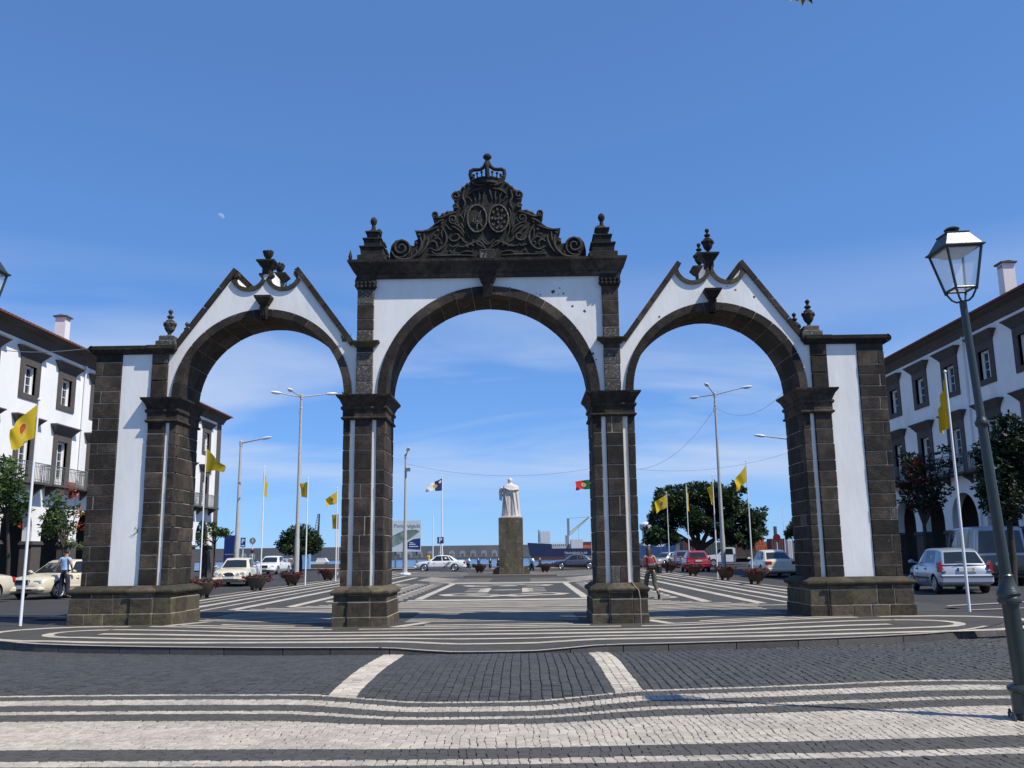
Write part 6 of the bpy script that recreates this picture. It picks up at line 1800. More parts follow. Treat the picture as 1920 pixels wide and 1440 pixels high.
# motorcycles parked along the harbour road
M['moto_dark'] = paint('dark_motorcycle', (.04, .045, .05)); M['moto_blue'] = paint('blue_motorcycle', (.05, .05, .42)); M['moto_white'] = paint('white_motorcycle', (.65, .66, .66)); M['moto_orange'] = paint('orange_lamp', (.55, .25, .06))
def moto(px, py, head, col, label, top=None):
    P = G(px, py); hd = Vector((head[0], head[1], 0)).normalized()
    root = thing('motorcycle', label, 'motorcycle', (P.x, P.y, z_ground(P.x, P.y)), atan2(-hd.x, hd.y), 'motorcycles by the harbour road')
    for y_ in (.66, -.66):
        b = MB(); b.tube([(0, y_ + .27 * cos(2 * pi * i / 20), .31 + .27 * sin(2 * pi * i / 20)) for i in range(21)], .055, 7); wo_ = b.build('wheel', M['tyre'], root, 60); b = MB(); b.prism([(y_ + .2 * cos(2 * pi * i / 14), .31 + .2 * sin(2 * pi * i / 14)) for i in range(14)], -.02, .02, 'x'); b.build('rim', M['rim'], wo_)
    b = MB(); b.tube([(0, .66, .31), (0, .42, .85), (0, .36, 1.02)], [.04, .045, .04], 6); b.build('fork', M['black_trim'], root)
    b = MB(); b.tube([(-.36, .26, 1.06), (-.15, .38, 1.03), (.15, .38, 1.03), (.36, .26, 1.06)], .02, 6); b.build('handlebar', M['black_trim'], root)
    b = MB(); b.tube([(0, .42, .72), (0, .2, .80), (0, -.1, .74), (0, -.5, .78), (0, -.82, .84)], [.10, .16, .13, .12, .06], 9); b.build('tank_and_tail', M[col], root, 60)
    b = MB(); b.tube([(0, .0, .84), (0, -.3, .83), (0, -.72, .90)], [.09, .13, .08], 8, flat=.5); b.build('seat', M['black_trim'], root, 60)
    b = MB(); b.bbox(-.16, .16, -.25, .35, .22, .62, .05); b.build('engine', M['black_trim'], root)
    b = MB(); b.tube([(0, .42, .75), (0, .55, .95), (0, .50, 1.12)], [.14, .17, .08], 8, flat=.8); b.build('front_fairing', M[top or col], root, 60)
    for s in (-1, 1):
        b = MB(); b.tube([(s * .3, .34, 1.06), (s * .36, .36, 1.20)], .012, 5); b.lathe([(.01, -.03), (.06, 0), (.01, .03)], (s * .37, .37, 1.22), 8); b.build('mirror', M['black_trim'], root)
    b = MB(); b.lathe([(.01, -.06), (.07, -.03), (.07, .03), (.01, .06)], (0, .66, .92), 10); b.build('headlamp', M['moto_orange'], root)
moto(877, 1068, (.35, -1), 'moto_dark', 'black motorcycle with white fairing standing right of the white taxi', 'moto_white')
moto(898, 1066, (-.1, -1), 'moto_blue', 'blue motorcycle behind the flower bowl left of the statue')
moto(919, 1068, (.05, -1), 'moto_dark', 'dark motorcycle with orange headlamp just left of the pedestal')
moto(934, 1066, (.1, -1), 'moto_dark', 'dark motorcycle half hidden behind the left side of the pedestal')
moto(997, 1070, (.2, -1), 'moto_dark', 'motorcycle with white front just right of the pedestal', 'moto_white')
moto(1013, 1066, (-.1, -1), 'moto_dark', 'dark motorcycle behind the flower bowl right of the statue')
# ------------------------------------------------------------------ people
M['skin'] = mat('skin', (.40, .21, .14), .6, .06, 8); M['hair_dark'] = mat('dark_hair', (.022, .015, .012), .6, .3, 40); M['hair_red'] = mat('dark_red_hair', (.045, .014, .012), .55, .3, 40)
M['shirt_blue'] = mat('light_blue_shirt', (.34, .50, .70), .85, .08, 7, .01, 9); M['navy'] = mat('navy_trousers', (.022, .028, .055), .9, .15, 9, .008, 12); M['red_top'] = mat('red_top', (.24, .008, .02), .85, .1, 8); M['olive_cloth'] = mat('olive_trousers', (.075, .075, .055), .9, .15, 9, .008, 12)
M['leather'] = mat('black_leather', (.016, .014, .014), .5, .2, 10); M['yellow_cloth'] = mat('yellow_shirt', (.55, .40, .03), .85, .1, 6)
def skin_mesh(name, joints, edges, material, parent, root_i=0, sub=2):
    """joints: (x,y,z,radius[,radius2])"""
    me = bpy.data.meshes.new(name); me.from_pydata([j[:3] for j in joints], edges, [])
    o = bpy.data.objects.new(name, me); COL.objects.link(o)
    md = o.modifiers.new('skin', 'SKIN'); md.branch_smoothing = .6
    if not me.skin_vertices: pass
    bm = bmesh.new(); bm.from_mesh(me); lay = bm.verts.layers.skin.verify(); bm.verts.ensure_lookup_table()
    for i, j in enumerate(joints):
        bm.verts[i][lay].radius = (j[3], j[4] if len(j) > 4 else j[3]); bm.verts[i][lay].use_root = (i == root_i)
    bm.to_mesh(me); bm.free()
    ss = o.modifiers.new('sub', 'SUBSURF'); ss.levels = sub; ss.render_levels = sub
    bpy.context.view_layer.update()
    m2 = eval_mesh(o); bpy.data.objects.remove(o)
    m2.name = name; m2.materials.clear(); m2.materials.append(material); m2.shade_smooth()
    return link_mesh(name, m2, parent)
def lerp3(a, b, t): return tuple(a[i] + (b[i] - a[i]) * t for i in range(3))
def hand(J, E, wrist_i, wrist, d, side, parent=None):
    """five short finger chains rooted in the palm"""
    d = Vector(d).normalized(); sd = Vector(side).normalized(); w = Vector(wrist)
    p = w + d * .05; pi_ = len(J); J.append((*p, .032, .018)); E.append((wrist_i, pi_))
    for k in range(4):
        off = sd * (-.027 + .018 * k); ln = (.065, .078, .073, .055)[k]; n = d.cross(sd)
        a = p + off + d * .035; b_ = a + d * ln * .55 + n * .006; c = b_ + d * ln * .5 + n * .018
        i0 = len(J); J += [(*a, .0095), (*b_, .0085), (*c, .007)]; E += [(pi_, i0), (i0, i0 + 1), (i0 + 1, i0 + 2)]
    a = w + d * .025 - sd * .035; b_ = a + (d * .6 - sd * .5) * .05; i0 = len(J); J += [(*a, .011), (*b_, .009), (*(b_ + d * .03), .008)]; E += [(pi_, i0), (i0, i0 + 1), (i0 + 1, i0 + 2)]
def person(label, loc, rz, H, joints, cols, hair, extras=None):
    """joints: dict of named positions for a 1.75 m figure, +y is the way the person faces"""
    root = thing('person', label, 'person', loc, rz); s = H / 1.75; root.scale = (s, s, s)
    j = joints
    J = [(*j['pelvis'], .135, .10), (*j['waist'], .125, .09), (*j['chest'], .15, .105), (*j['neck0'], .075, .065), (*j['neck'], .052), (*j['head0'], .066, .075), (*j['head1'], .078, .095), (*j['head2'], .055, .07)]
    E = [(0, 1), (1, 2), (2, 3), (3, 4), (4, 5), (5, 6), (6, 7)]
    for sd in 'lr':
        i = len(J); J += [(*j['sho' + sd], .06), (*j['elb' + sd], .042), (*j['wri' + sd], .028)]; E += [(2 if False else 3, i), (i, i + 1), (i + 1, i + 2)]
        hand(J, E, i + 2, j['wri' + sd], Vector(j['wri' + sd]) - Vector(j['elb' + sd]) if 'hd' + sd not in j else j['hd' + sd], (0, 1, 0) if 'hs' + sd not in j else j['hs' + sd])
        i = len(J); J += [(*j['hip' + sd], .092), (*j['kne' + sd], .062), (*lerp3(j['kne' + sd], j['ank' + sd], .35), .06), (*j['ank' + sd], .038), (*j['toe' + sd], .03, .036)]; E += [(0, i), (i, i + 1), (i + 1, i + 2), (i + 2, i + 3), (i + 3, i + 4)]
    body = skin_mesh('body', J, E, M['skin'], root)
    # face
    h1 = Vector(j['head1'])
    f = MB(); fwd = Vector(j.get('face', (0, 1, 0))).normalized(); rt_ = fwd.cross(Vector((0, 0, 1)))
    n0 = h1 + fwd * .098; f.tube([n0 + Vector((0, 0, .02)), n0 + fwd * .02 + Vector((0, 0, -.02))], [.008, .014], 6); f.build('nose', M['skin'], body, 60)
    for s_ in (-1, 1):
        q = MB(); q.lathe([(.002, -.03), (.012, -.015), (.014, .015), (.003, .03)], tuple(h1 + rt_ * .08 * s_), 6); q.build('ear', M['skin'], body, 60)
        q = MB(); q.lathe([(.002, -.01), (.011, 0), (.002, .01)], tuple(h1 + fwd * .092 + rt_ * .032 * s_ + Vector((0, 0, .02))), 6); q.build('eye', M['leather'], body)
    q = MB(); q.tube([h1 + fwd * .088 + rt_ * -.025 + Vector((0, 0, -.055)), h1 + fwd * .094 + Vector((0, 0, -.058)), h1 + fwd * .088 + rt_ * .025 + Vector((0, 0, -.055))], .006, 5); q.build('mouth', M['red_top'], body)
    # clothes follow the body with slightly larger radii
    sj = [(*j['pelvis'], .150, .118), (*j['waist'], .150, .112), (*j['chest'], .168, .122), (*j['neck0'], .09, .08)]; se = [(0, 1), (1, 2), (2, 3)]
    if cols.get('sleeve', 0):
        for sd in 'lr':
            i = len(sj); sj += [(*j['sho' + sd], .078), (*lerp3(j['sho' + sd], j['elb' + sd], cols['sleeve']), .064)]; se += [(3, i), (i, i + 1)]
    skin_mesh('shirt', sj, se, cols['shirt'], root, 1)
    tj = [(*lerp3(j['pelvis'], j['waist'], .35), .148, .115), (*j['pelvis'], .152, .12)]; te = [(0, 1)]
    for sd in 'lr':
        i = len(tj); k = cols['trouser']; tj += [(*j['hip' + sd], .108), (*j['kne' + sd], .082), (*lerp3(j['kne' + sd], j['ank' + sd], k), .064)]; te += [(1, i), (i, i + 1), (i + 1, i + 2)]
    skin_mesh('trousers', tj, te, cols['legs'], root, 1)
    for sd in 'lr':
        a, t = Vector(j['ank' + sd]), Vector(j['toe' + sd]); d = (t - a); up0 = lerp3(j['kne' + sd], j['ank' + sd], cols.get('boot', .93))
        skin_mesh('shoe', [(*up0, .052), (*(a), .05), (*(a + d * .35 + Vector((0, 0, -.012))), .048, .045), (*(t + d * .12), .035, .04)], [(0, 1), (1, 2), (2, 3)], M['leather'], root, 0, 1)
    hj, he, hm = hair; skin_mesh('hair', hj, he, hm, root)
    if extras: extras(root)
    return root
# man at the taxi: back to us, right arm bent to the belt, weight on both feet
jm = dict(pelvis=(0, 0, .97), waist=(0, .01, 1.10), chest=(0, -.01, 1.32), neck0=(0, -.01, 1.44), neck=(0, .02, 1.51), head0=(0, .05, 1.57), head1=(0, .065, 1.65), head2=(0, .05, 1.725),
          shol=(-.18, -.01, 1.42), elbl=(-.29, -.04, 1.18), wril=(-.24, .10, 1.0), shor=(.18, -.01, 1.42), elbr=(.30, -.06, 1.20), wrir=(.20, .12, 1.04),
          hipl=(-.10, 0, .93), knel=(-.13, .03, .50), ankl=(-.15, -.02, .08), toel=(-.18, .14, .035), hipr=(.10, 0, .93), kner=(.14, .03, .50), ankr=(.19, -.02, .08), toer=(.24, .13, .035), face=(.1, 1, -.3))
Pm = G(118, 1122)
def man_extra(root):
    b = MB(); b.mold(-.15, .15, -.115, .125, [(0, .985), (.004, .99), (.004, 1.02), (0, 1.025)]); b.build('belt', M['leather'], root)
person('man in light blue shirt and navy trousers standing beside the cream taxi', (Pm.x, Pm.y, zg(Pm.x)), radians(-12), 1.73, jm, dict(shirt=M['shirt_blue'], sleeve=.55, legs=M['navy'], trouser=.96),
       ([(0, .02, 1.60, .078, .05), (0, .03, 1.67, .088, .075), (0, .055, 1.73, .075, .06), (0, .10, 1.74, .05, .03)], [(0, 1), (1, 2), (2, 3)], M['hair_dark']), man_extra)
# woman walking away to the left, right foot just leaving the ground
jw = dict(pelvis=(0, 0, .95), waist=(.0, .03, 1.09), chest=(-.01, .06, 1.30), neck0=(-.01, .07, 1.42), neck=(-.01, .10, 1.49), head0=(-.01, .13, 1.55), head1=(-.01, .15, 1.63), head2=(-.01, .13, 1.70),
          shol=(-.16, .08, 1.40), elbl=(-.22, .16, 1.16), wril=(-.12, .30, 1.06), shor=(.16, .05, 1.40), elbr=(.23, -.04, 1.14), wrir=(.17, .13, 1.0),
          hipl=(-.10, 0, .92), knel=(-.11, .17, .52), ankl=(-.11, .12, .08), toel=(-.12, .28, .035), hipr=(.10, 0, .92), kner=(.11, -.06, .50), ankr=(.12, -.36, .16), toer=(.13, -.30, .03), face=(-.3, 1, 0))
Pw = G(1222, 1124)
def woman_extra(root):
    b = MB(); b.bbox(-.20, .14, -.24, -.10, .98, 1.17, .05); bo = b.build('waist_bag', M['leather'], root)
    b = MB(); b.tube([(-.15, -.14, 1.15), (-.10, -.10, 1.35), (.02, .0, 1.47), (.12, .12, 1.38)], .014, 5); b.build('bag_strap', M['leather'], bo)
    b = MB(); b.bbox(.20, .38, -.12, .16, .84, 1.12, .05); bb_ = b.build('shoulder_bag', M['leather'], root); b = MB(); b.tube([(.26, -.08, 1.1), (.20, .02, 1.42), (.30, .12, 1.1)], .012, 5); b.build('bag_strap', M['leather'], bb_)
person('woman in red top and olive trousers walking past the right middle pier', (Pw.x, Pw.y, zg(Pw.x)), radians(14), 1.75, jw, dict(shirt=M['red_top'], sleeve=0, legs=M['olive_cloth'], trouser=.62, boot=.45),
       ([(-.01, .03, 1.30, .10, .04), (-.01, .04, 1.44, .115, .06), (-.01, .09, 1.58, .112, .095), (-.01, .13, 1.68, .092, .095), (-.01, .15, 1.72, .07, .07)], [(0, 1), (1, 2), (2, 3), (3, 4)], M['hair_red']), woman_extra)
Py = at(805, 1050, 96)
jp = dict(jm); jp['elbl'] = (-.24, .02, 1.15); jp['wril'] = (-.22, .16, 1.0); jp['elbr'] = (.24, .02, 1.15); jp['wrir'] = (.22, .16, 1.0)
person('person in a yellow shirt standing behind the white taxi by the harbour wall', (Py.x, 95.6, zg(Py.x) - .04), radians(20), 1.65, jp, dict(shirt=M['yellow_cloth'], sleeve=.5, legs=M['navy'], trouser=.96),
       ([(0, .02, 1.60, .078, .05), (0, .03, 1.67, .088, .075), (0, .055, 1.73, .075, .06)], [(0, 1), (1, 2)], M['hair_dark']))
# ------------------------------------------------------------------ trees and plants
M['bark'] = mat('bark', (.045, .036, .028), .95, .3, 8, .012, 20)
def leaf_mat(name, c, c2, tr=.25):
    Mx = mat(name, c, .55, .30, 1.2, col2=c2, cscale=.8, spec=.35, tint=.55)
    nt = Mx.node_tree; b = nt.nodes['Principled BSDF']; out = nt.nodes['Material Output']
    t = nt.nodes.new('ShaderNodeBsdfTranslucent'); mx = nt.nodes.new('ShaderNodeMixShader'); mx.inputs[0].default_value = tr
    src = b.inputs['Base Color'].links[0].from_socket; nt.links.new(src, t.inputs[0]); nt.links.new(b.outputs[0], mx.inputs[1]); nt.links.new(t.outputs[0], mx.inputs[2]); nt.links.new(mx.outputs[0], out.inputs[0])
    return Mx
M['leaf_dark'] = leaf_mat('dark_green_leaf', (.022, .048, .018), (.045, .085, .025)); M['leaf_mid'] = leaf_mat('mid_green_leaf', (.05, .10, .022), (.085, .15, .035)); M['leaf_shaded'] = leaf_mat('shaded_green_leaf', (.012, .026, .010), (.022, .044, .015), .15); M['leaf_red'] = leaf_mat('red_blossom', (.10, .008, .006), (.16, .014, .008)); M['leaf_orange'] = leaf_mat('orange_blossom', (.42, .06, .02), (.5, .10, .03))  # the darkest green has the right-hand house's shade mixed into the leaf colour
r7 = random.Random(77)
def tree(label, base, trunk, clumps, leafsize, material, name='tree', grp='trees round the square', blossom=None, per=380, wood=None):
    """trunk: list of (path, radii); clumps: (centre, radius xyz)"""
    root = thing(name, label, 'tree', base, 0, grp)
    b = MB()
    for path, rad in trunk: b.tube(path, rad, 8)
    wp(root, b, 'trunk', 'bark', None, 60)
    b = MB()
    for c, r in clumps:
        vol = r[0] * r[1] * r[2]
        k = max(5, int(per * (vol ** .66)))
        for _ in range(k):
            # leaves sit mostly near the skin of each clump, tufted
            d = Vector((r7.gauss(0, 1), r7.gauss(0, 1), r7.gauss(0, 1))).normalized(); q = r7.uniform(.55, 1.05) * (1 + .18 * noise.noise(d * 2.3 + Vector(c)))
            p = Vector((c[0] + d.x * r[0] * q, c[1] + d.y * r[1] * q, c[2] + d.z * r[2] * q))
            for _2 in range(4):
                a = Vector((r7.uniform(-1, 1), r7.uniform(-1, 1), r7.uniform(-.6, .8))).normalized(); e = a.cross(Vector((r7.uniform(-1, 1), r7.uniform(-1, 1), r7.uniform(-1, 1)))).normalized()
                s_ = leafsize * r7.uniform(.45, 1.45); p2 = p + a * s_
                b.poly([p, p2 + e * s_ * .42, p2 + a * s_, p2 - e * s_ * .42], r7.random() ** 1.5)
    tag(wp(root, b, 'crown', material), kind='stuff') if False else wp_stuff(root, b, 'crown', material)
    if blossom:
        b = MB()
        for c, r in blossom[1]: leaf_cloud(blossom[2], c, r, leafsize * .8, r7, b)
        wp_stuff(root, b, 'blossom', blossom[0])
    return root
def wp_stuff(root, b, name, material):
    o = b.build(name, M[material], None, None, recalc=False, tint=True); keep_world(o, root); tag(o, kind='stuff'); return o
def limbs(base, top, ends, r0):
    out = [([base, tuple((base[i] + top[i]) / 2 + (.05 if i == 0 else 0) for i in range(3)), top], [r0, r0 * .8, r0 * .62])]
    for e in ends:
        m_ = tuple(top[i] * .5 + e[i] * .5 + (.12 if i == 2 else 0) for i in range(3)); out.append(([top, m_, e], [r0 * .5, r0 * .33, r0 * .12]))
    return out
# big dark tree behind the red car
Y = 92; bx_ = at(1312, 1058, Y); z0 = .2
C = lambda px, py, dy=0: tuple(at(px, py, Y + dy))
cl = []
for px, py, rx, rz in ((1243, 928, .9, .8), (1380, 918, 1.0, .75), (1421, 968, .8, .9), (1424, 992, .7, .8), (1222, 1006, .8, .6), (1248, 940, 1.5, 1.2), (1275, 925, 1.7, 1.2), (1305, 925, 1.7, 1.25), (1335, 925, 1.6, 1.3), (1362, 930, 1.6, 1.2), (1385, 955, 1.5, 1.4), (1405, 975, 1.3, 1.4), (1410, 1000, 1.0, 1.1), (1395, 1010, 1.2, 1.0), (1365, 985, 1.6, 1.4), (1335, 975, 1.7, 1.4), (1300, 970, 1.8, 1.4), (1265, 975, 1.7, 1.3), (1235, 975, 1.2, 1.2), (1230, 1000, 1.0, .9), (1252, 1003, 1.1, .8), (1302, 992, 1.1, .7), (1342, 996, 1.0, .7), (1322, 985, 1.2, .8), (1368, 1012, 1.2, .8), (1245, 955, 1.2, 1.2), (1228, 1012, .9, .7), (1400, 1018, 1.0, .7), (1258, 1012, .9, .6), (1320, 950, 1.7, 1.5), (1280, 950, 1.7, 1.4), (1355, 955, 1.7, 1.5)):
    c = C(px, py, r7.uniform(-2.2, 2.2)); cl.append((c, (rx * .82, 1.3, rz * .82)))
    for _k in range(4): cl.append((C(px + r7.uniform(-15, 15), py + r7.uniform(-14, 9), r7.uniform(-3, 3)), (rx * r7.uniform(.2, .4), .6, rz * r7.uniform(.2, .4))))
fork = C(1312, 1030)
tree('large dark green tree with a broad crown behind the red hatchback', (bx_.x, Y, z0), limbs((bx_.x, Y, z0), fork, [C(1270, 960), C(1300, 950, 1), C(1345, 960), C(1385, 985), C(1240, 985, -1), C(1330, 990)], .55), cl, .17, 'leaf_dark', per=190)
# clipped round tree in the left arch
Y = 86; bx_ = at(563, 1062, Y); C = lambda px, py, dy=0: tuple(at(px, py, Y + dy))
cl = [(C(px, py, r7.uniform(-1, 1)), (rx, 1.0, rz)) for px, py, rx, rz in ((562, 1000, 1.3, .8), (545, 1008, 1.0, .8), (580, 1008, 1.0, .8), (535, 1022, .8, .7), (590, 1022, .8, .7), (562, 1018, 1.3, 1.0), (548, 1030, 1.0, .5), (578, 1030, 1.0, .5), (562, 1032, 1.0, .4))]
tree('round dark green tree behind the left triple street light', (bx_.x, Y, .2), limbs((bx_.x, Y, .15), C(563, 1035), [C(545, 1015), C(580, 1015), C(562, 1000)], .2), cl, .12, 'leaf_dark', per=420)
# small trees before the sunlit house
def small_tree(label, Y, bpx, trunk_top, clump_px, leaf, material, blossom=None, r0=.09, per=420, name='tree'):
    C = lambda q, dy=0: tuple(at(q[0], q[1], Y + dy)); P = at(bpx, 1060, Y); base = (P.x, Y, zg(P.x))
    cl = [(C(c[:2], r7.uniform(-.6, .6)), (c[2], c[2], c[3])) for c in clump_px]
    bl = None
    if blossom: bl = (blossom[0], [(C(c[:2], r7.uniform(-.5, .5)), (c[2], c[2], c[2])) for c in blossom[1]], blossom[2])
    ends = [c[0] for c in cl]
    return tree(label, base, limbs(base, C(trunk_top), ends, r0), cl, leaf, material, name, blossom=bl, per=per)
small_tree('leafy tree cut off by the left edge before the arcade', 35.5, 18, (14, 975), [(5, 875, .55, .4), (22, 900, .5, .45), (5, 915, .6, .5), (35, 935, .5, .4), (12, 950, .6, .4), (-15, 930, .6, .6), (40, 955, .35, .25), (22, 972, .4, .25)], .085, 'leaf_mid', ('leaf_orange', [(40, 985, .15), (10, 890, .12)], 12))
small_tree('thin tree with orange blossom above the man in the blue shirt', 37.5, 120, (119, 1028), [(100, 945, .45, .35), (118, 958, .5, .4), (95, 978, .5, .4), (110, 995, .55, .35), (125, 985, .4, .4), (128, 1018, .35, .2), (88, 1000, .3, .25), (145, 960, .25, .4), (150, 1025, .25, .15), (105, 930, .3, .2)], .075, 'leaf_mid', ('leaf_orange', [(125, 925, .35), (150, 960, .3), (140, 930, .3), (152, 985, .25)], 26), per=300)
small_tree('small tree at the far end of the sunlit arcade', 66, 400, (402, 1020), [(408, 998, .7, .35), (420, 1000, .5, .3), (396, 985, .35, .2), (372, 1000, .5, .6), (378, 1012, .4, .5)], .10, 'leaf_mid', r0=.08)
# trees in the shade on the right
small_tree('dark leafy tree in the shade at the right edge', 31, 1895, (1893, 985), [(1870, 850, .8, .7), (1900, 815, .7, .6), (1905, 860, .9, .8), (1870, 900, .7, .7), (1905, 910, .9, .8), (1860, 930, .5, .5), (1890, 945, .8, .6), (1855, 880, .4, .5), (1930, 850, .9, .9), (1850, 860, .3, .3), (1885, 790, .4, .3)], .10, 'leaf_shaded', r0=.15, per=420)
small_tree('tree full of red blossom in the shade right of the gate', 37, 1735, (1733, 985), [(1712, 880, .5, .5), (1735, 870, .5, .5), (1755, 920, .6, .5), (1715, 935, .6, .5), (1745, 950, .5, .4), (1770, 845, .25, .25), (1700, 905, .4, .5), (1775, 880, .3, .3), (1700, 860, .4, .4), (1790, 870, .25, .25)], .085, 'leaf_shaded', ('leaf_red', [(1712, 875, .45), (1735, 905, .5), (1755, 925, .5), (1715, 940, .45), (1740, 950, .4), (1722, 890, .5), (1700, 915, .4)], 210), r0=.12, per=300)
small_tree('small tree whose twigs show beside the right outer pier', 72, 1497, (1495, 1030), [(1490, 995, .7, .5), (1478, 1002, .35, .35), (1500, 985, .8, .6)], .12, 'leaf_dark', r0=.1)
# twig hanging into the picture at the top
A0_ = at(1500, -60, 3.4); tw = thing('overhanging_branch', 'few leaves hanging into the sky at the top edge', 'branch', tuple(A0_))
b = MB(); b.tube([tuple(at(1640, -190, 3.6)), tuple(at(1560, -90, 3.5)), tuple(at(1500, -12, 3.4))], [.02, .012, .004], 6); wp(tw, b, 'twig', 'bark')
for k, (p0, p1, w_) in enumerate((((1498, -14), (1478, 2), 14), ((1500, -12), (1504, 12), 10), ((1504, -12), (1524, 8), 9), ((1512, -22), (1490, -8), 10), ((1520, -30), (1540, -10), 10))):
    a = at(*p0, 3.4); e = at(*p1, 3.37); d = e - a; n_ = d.cross(Vector((0, 1, .3))).normalized() * (w_ / 500); m_ = a.lerp(e, .45); bl_ = MB()
    up_ = d.cross(n_).normalized() * .008
    bl_.poly([a, m_ + n_ + up_, e]); bl_.poly([a, e, m_ - n_ + up_]); wp(tw, bl_, 'leaf', 'leaf_dark')

# ------------------------------------------------------------------ harbour
M['break_wall'] = mat('breakwater_stone', (.10, .105, .115), .9, .2, .03, col2=(.13, .13, .13), cscale=.02); M['niche'] = mat('pale_niche', (.26, .27, .28), .9, .2, .05); M['navy_hull'] = mat('navy_hull', (.012, .022, .065), .5, .1, .05); M['hull_red'] = mat('red_bottom_paint', (.10, .035, .04), .7, .1, .1); M['ship_white'] = mat('ship_white', (.60, .60, .58), .6, .05, .1); M['crane_grey'] = mat('crane_grey', (.20, .24, .26), .6, .1, .2); M['crane_yellow'] = mat('crane_yellow', (.42, .40, .22), .6, .1, .2); M['orange_box'] = mat('orange_container', (.50, .12, .04), .7, .1, .4); M['boat_blue'] = mat('blue_hull', (.02, .07, .19), .5, .1, .2); M['box_brown'] = mat('brown_container', (.11, .045, .04), .7, .1, .4); M['box_green'] = mat('grey_green_container', (.06, .085, .08), .7, .1, .4)
Y = 620
zb_ = -1.6
bw = thing('breakwater', 'long grey harbour breakwater wall with pale niches behind the water', 'breakwater', (0, Y, zb_))
xa = at(380, 1023, Y).x; xb = at(1480, 1020, Y).x; zt_ = at(850, 1023, Y).z
b = MB(); b.prism([(Y - 6, zb_ - 1), (Y - 6, zb_ + 1.1), (Y, zb_ + 1.2), (Y + .5, zt_), (Y + 12, zt_), (Y + 12, zb_ - 1)], xa - 60, xb + 60, 'x'); wp(bw, b, 'wall', 'break_wall')
b = MB(); b.box(xa - 60, xb + 60, Y - 6.6, Y - 6.05, zb_ - 1, zb_ + .5); wp(bw, b, 'foot_ledge', 'grey_stone')
px = 745
for px in list(range(425, 480, 16)) + list(range(747, 985, 20)):
    p = at(px, 1035, Y); w_ = 2.0; h0 = zb_ + 1.3; nq = MB()
    nq.prism([(p.x - w_, h0), (p.x + w_, h0), (p.x + w_, h0 + 2.6)] + [(p.x + w_ * cos(pi * i / 10), h0 + 2.6 + w_ * .8 * sin(pi * i / 10)) for i in range(1, 10)] + [(p.x - w_, h0 + 2.6)], Y - .1, Y + .3); no = wp(bw, nq, 'niche', 'niche')
    d = MB(); d.box(p.x - .9, p.x + .9, Y - .2, Y - .11, h0 + .02, h0 + 2.2); wp(bw, d, 'niche_door', 'break_wall', no)
# container ship
Y = 430; sh = thing('container_ship', 'navy blue cargo ship with grey deck crane moored beyond the statue', 'ship', (at(1100, 1045, Y).x, Y, -1.6))
Cq = lambda px, py: (at(px, py, Y).x, at(px, py, Y).z)
b = MB(); dk = [Cq(989, 1018), Cq(1033, 1020), Cq(1034, 1029), Cq(1250, 1026), Cq(1260, 1043), Cq(1000, 1047), Cq(993, 1040)]; 
b.prism(dk, Y - 7, Y + 7); hl = wp(sh, b, 'hull', 'navy_hull')
b = MB(); p0 = Cq(997, 1041); p1 = Cq(1255, 1044); b.box(p0[0], p1[0], Y - 7.05, Y + 7.05, -1.7, -.2); wp(sh, b, 'boot_top', 'hull_red', hl)
for nm, mt, x0, y0, x1, y1, d in (('deck_house', 'ship_white', 1013, 997, 1031, 1018, 5), ('hatch_cover', 'ship_white', 1070, 1012, 1092, 1028, 5), ('cargo_container', 'box_brown', 1093, 1016, 1110, 1022, 4), ('cargo_container', 'orange_box', 1093, 1022, 1110, 1029, 4), ('mast', 'crane_grey', 1009, 994, 1012, 1018, 1), ('deck_rail', 'ship_white', 1034, 1025, 1060, 1028, 6.5), ('crane_column', 'crane_grey', 1063, 972, 1068, 1004, 1.2), ('crane_base', 'crane_grey', 1060, 1004, 1067, 1029, 1.6)):
    a = Cq(x0, y0); c = Cq(x1, y1); b = MB(); b.box(a[0], c[0], Y - d, Y + d, c[1], a[1]); wp(sh, b, nm, mt)
for k in range(7):
    a = Cq(1035 + k * 3.6, 1017); c = Cq(1036.4 + k * 3.6, 1026); b = MB(); b.box(a[0], c[0], Y - 6.6, Y - 6.2, c[1], a[1]); wp(sh, b, 'rail_post', 'ship_white')
p0 = Cq(1068, 998); p1 = Cq(1104, 969); b = MB()
for dz in (0, 1.3): b.tube([(p0[0], Y - .5, p0[1] - dz), (p1[0], Y - .5, p1[1] - dz * .3)], .22, 5)
n_ = 9
for k in range(n_):
    t0, t1 = k / n_, (k + 1) / n_; b.tube([(p0[0] + (p1[0] - p0[0]) * t0, Y - .5, p0[1] + (p1[1] - p0[1]) * t0), (p0[0] + (p1[0] - p0[0]) * t1, Y - .5, p0[1] + (p1[1] - p0[1]) * t1 - 1.3 + .9 * t1)], .12, 4)
wp(sh, b, 'crane_jib', 'crane_yellow'); a = Cq(1066, 972); b = MB(); b.tube([(a[0], Y - .5, a[1]), (p1[0], Y - .5, p1[1])], .08, 4); a = Cq(1085, 986); c = Cq(1085, 1012); b.tube([(a[0], Y - .5, a[1]), (c[0], Y - .5, c[1])], .06, 4); wp(sh, b, 'crane_cable', 'crane_grey')
me = text_mesh('TRANSINSULAR', 1.5, M['ship_white'], 'hull_lettering', .01); 
a = Cq(1078, 1037); o = link_mesh('hull_lettering', me, hl); o.rotation_euler = (pi / 2, 0, 0); o.location = (a[0], Y - 7.08, a[1])
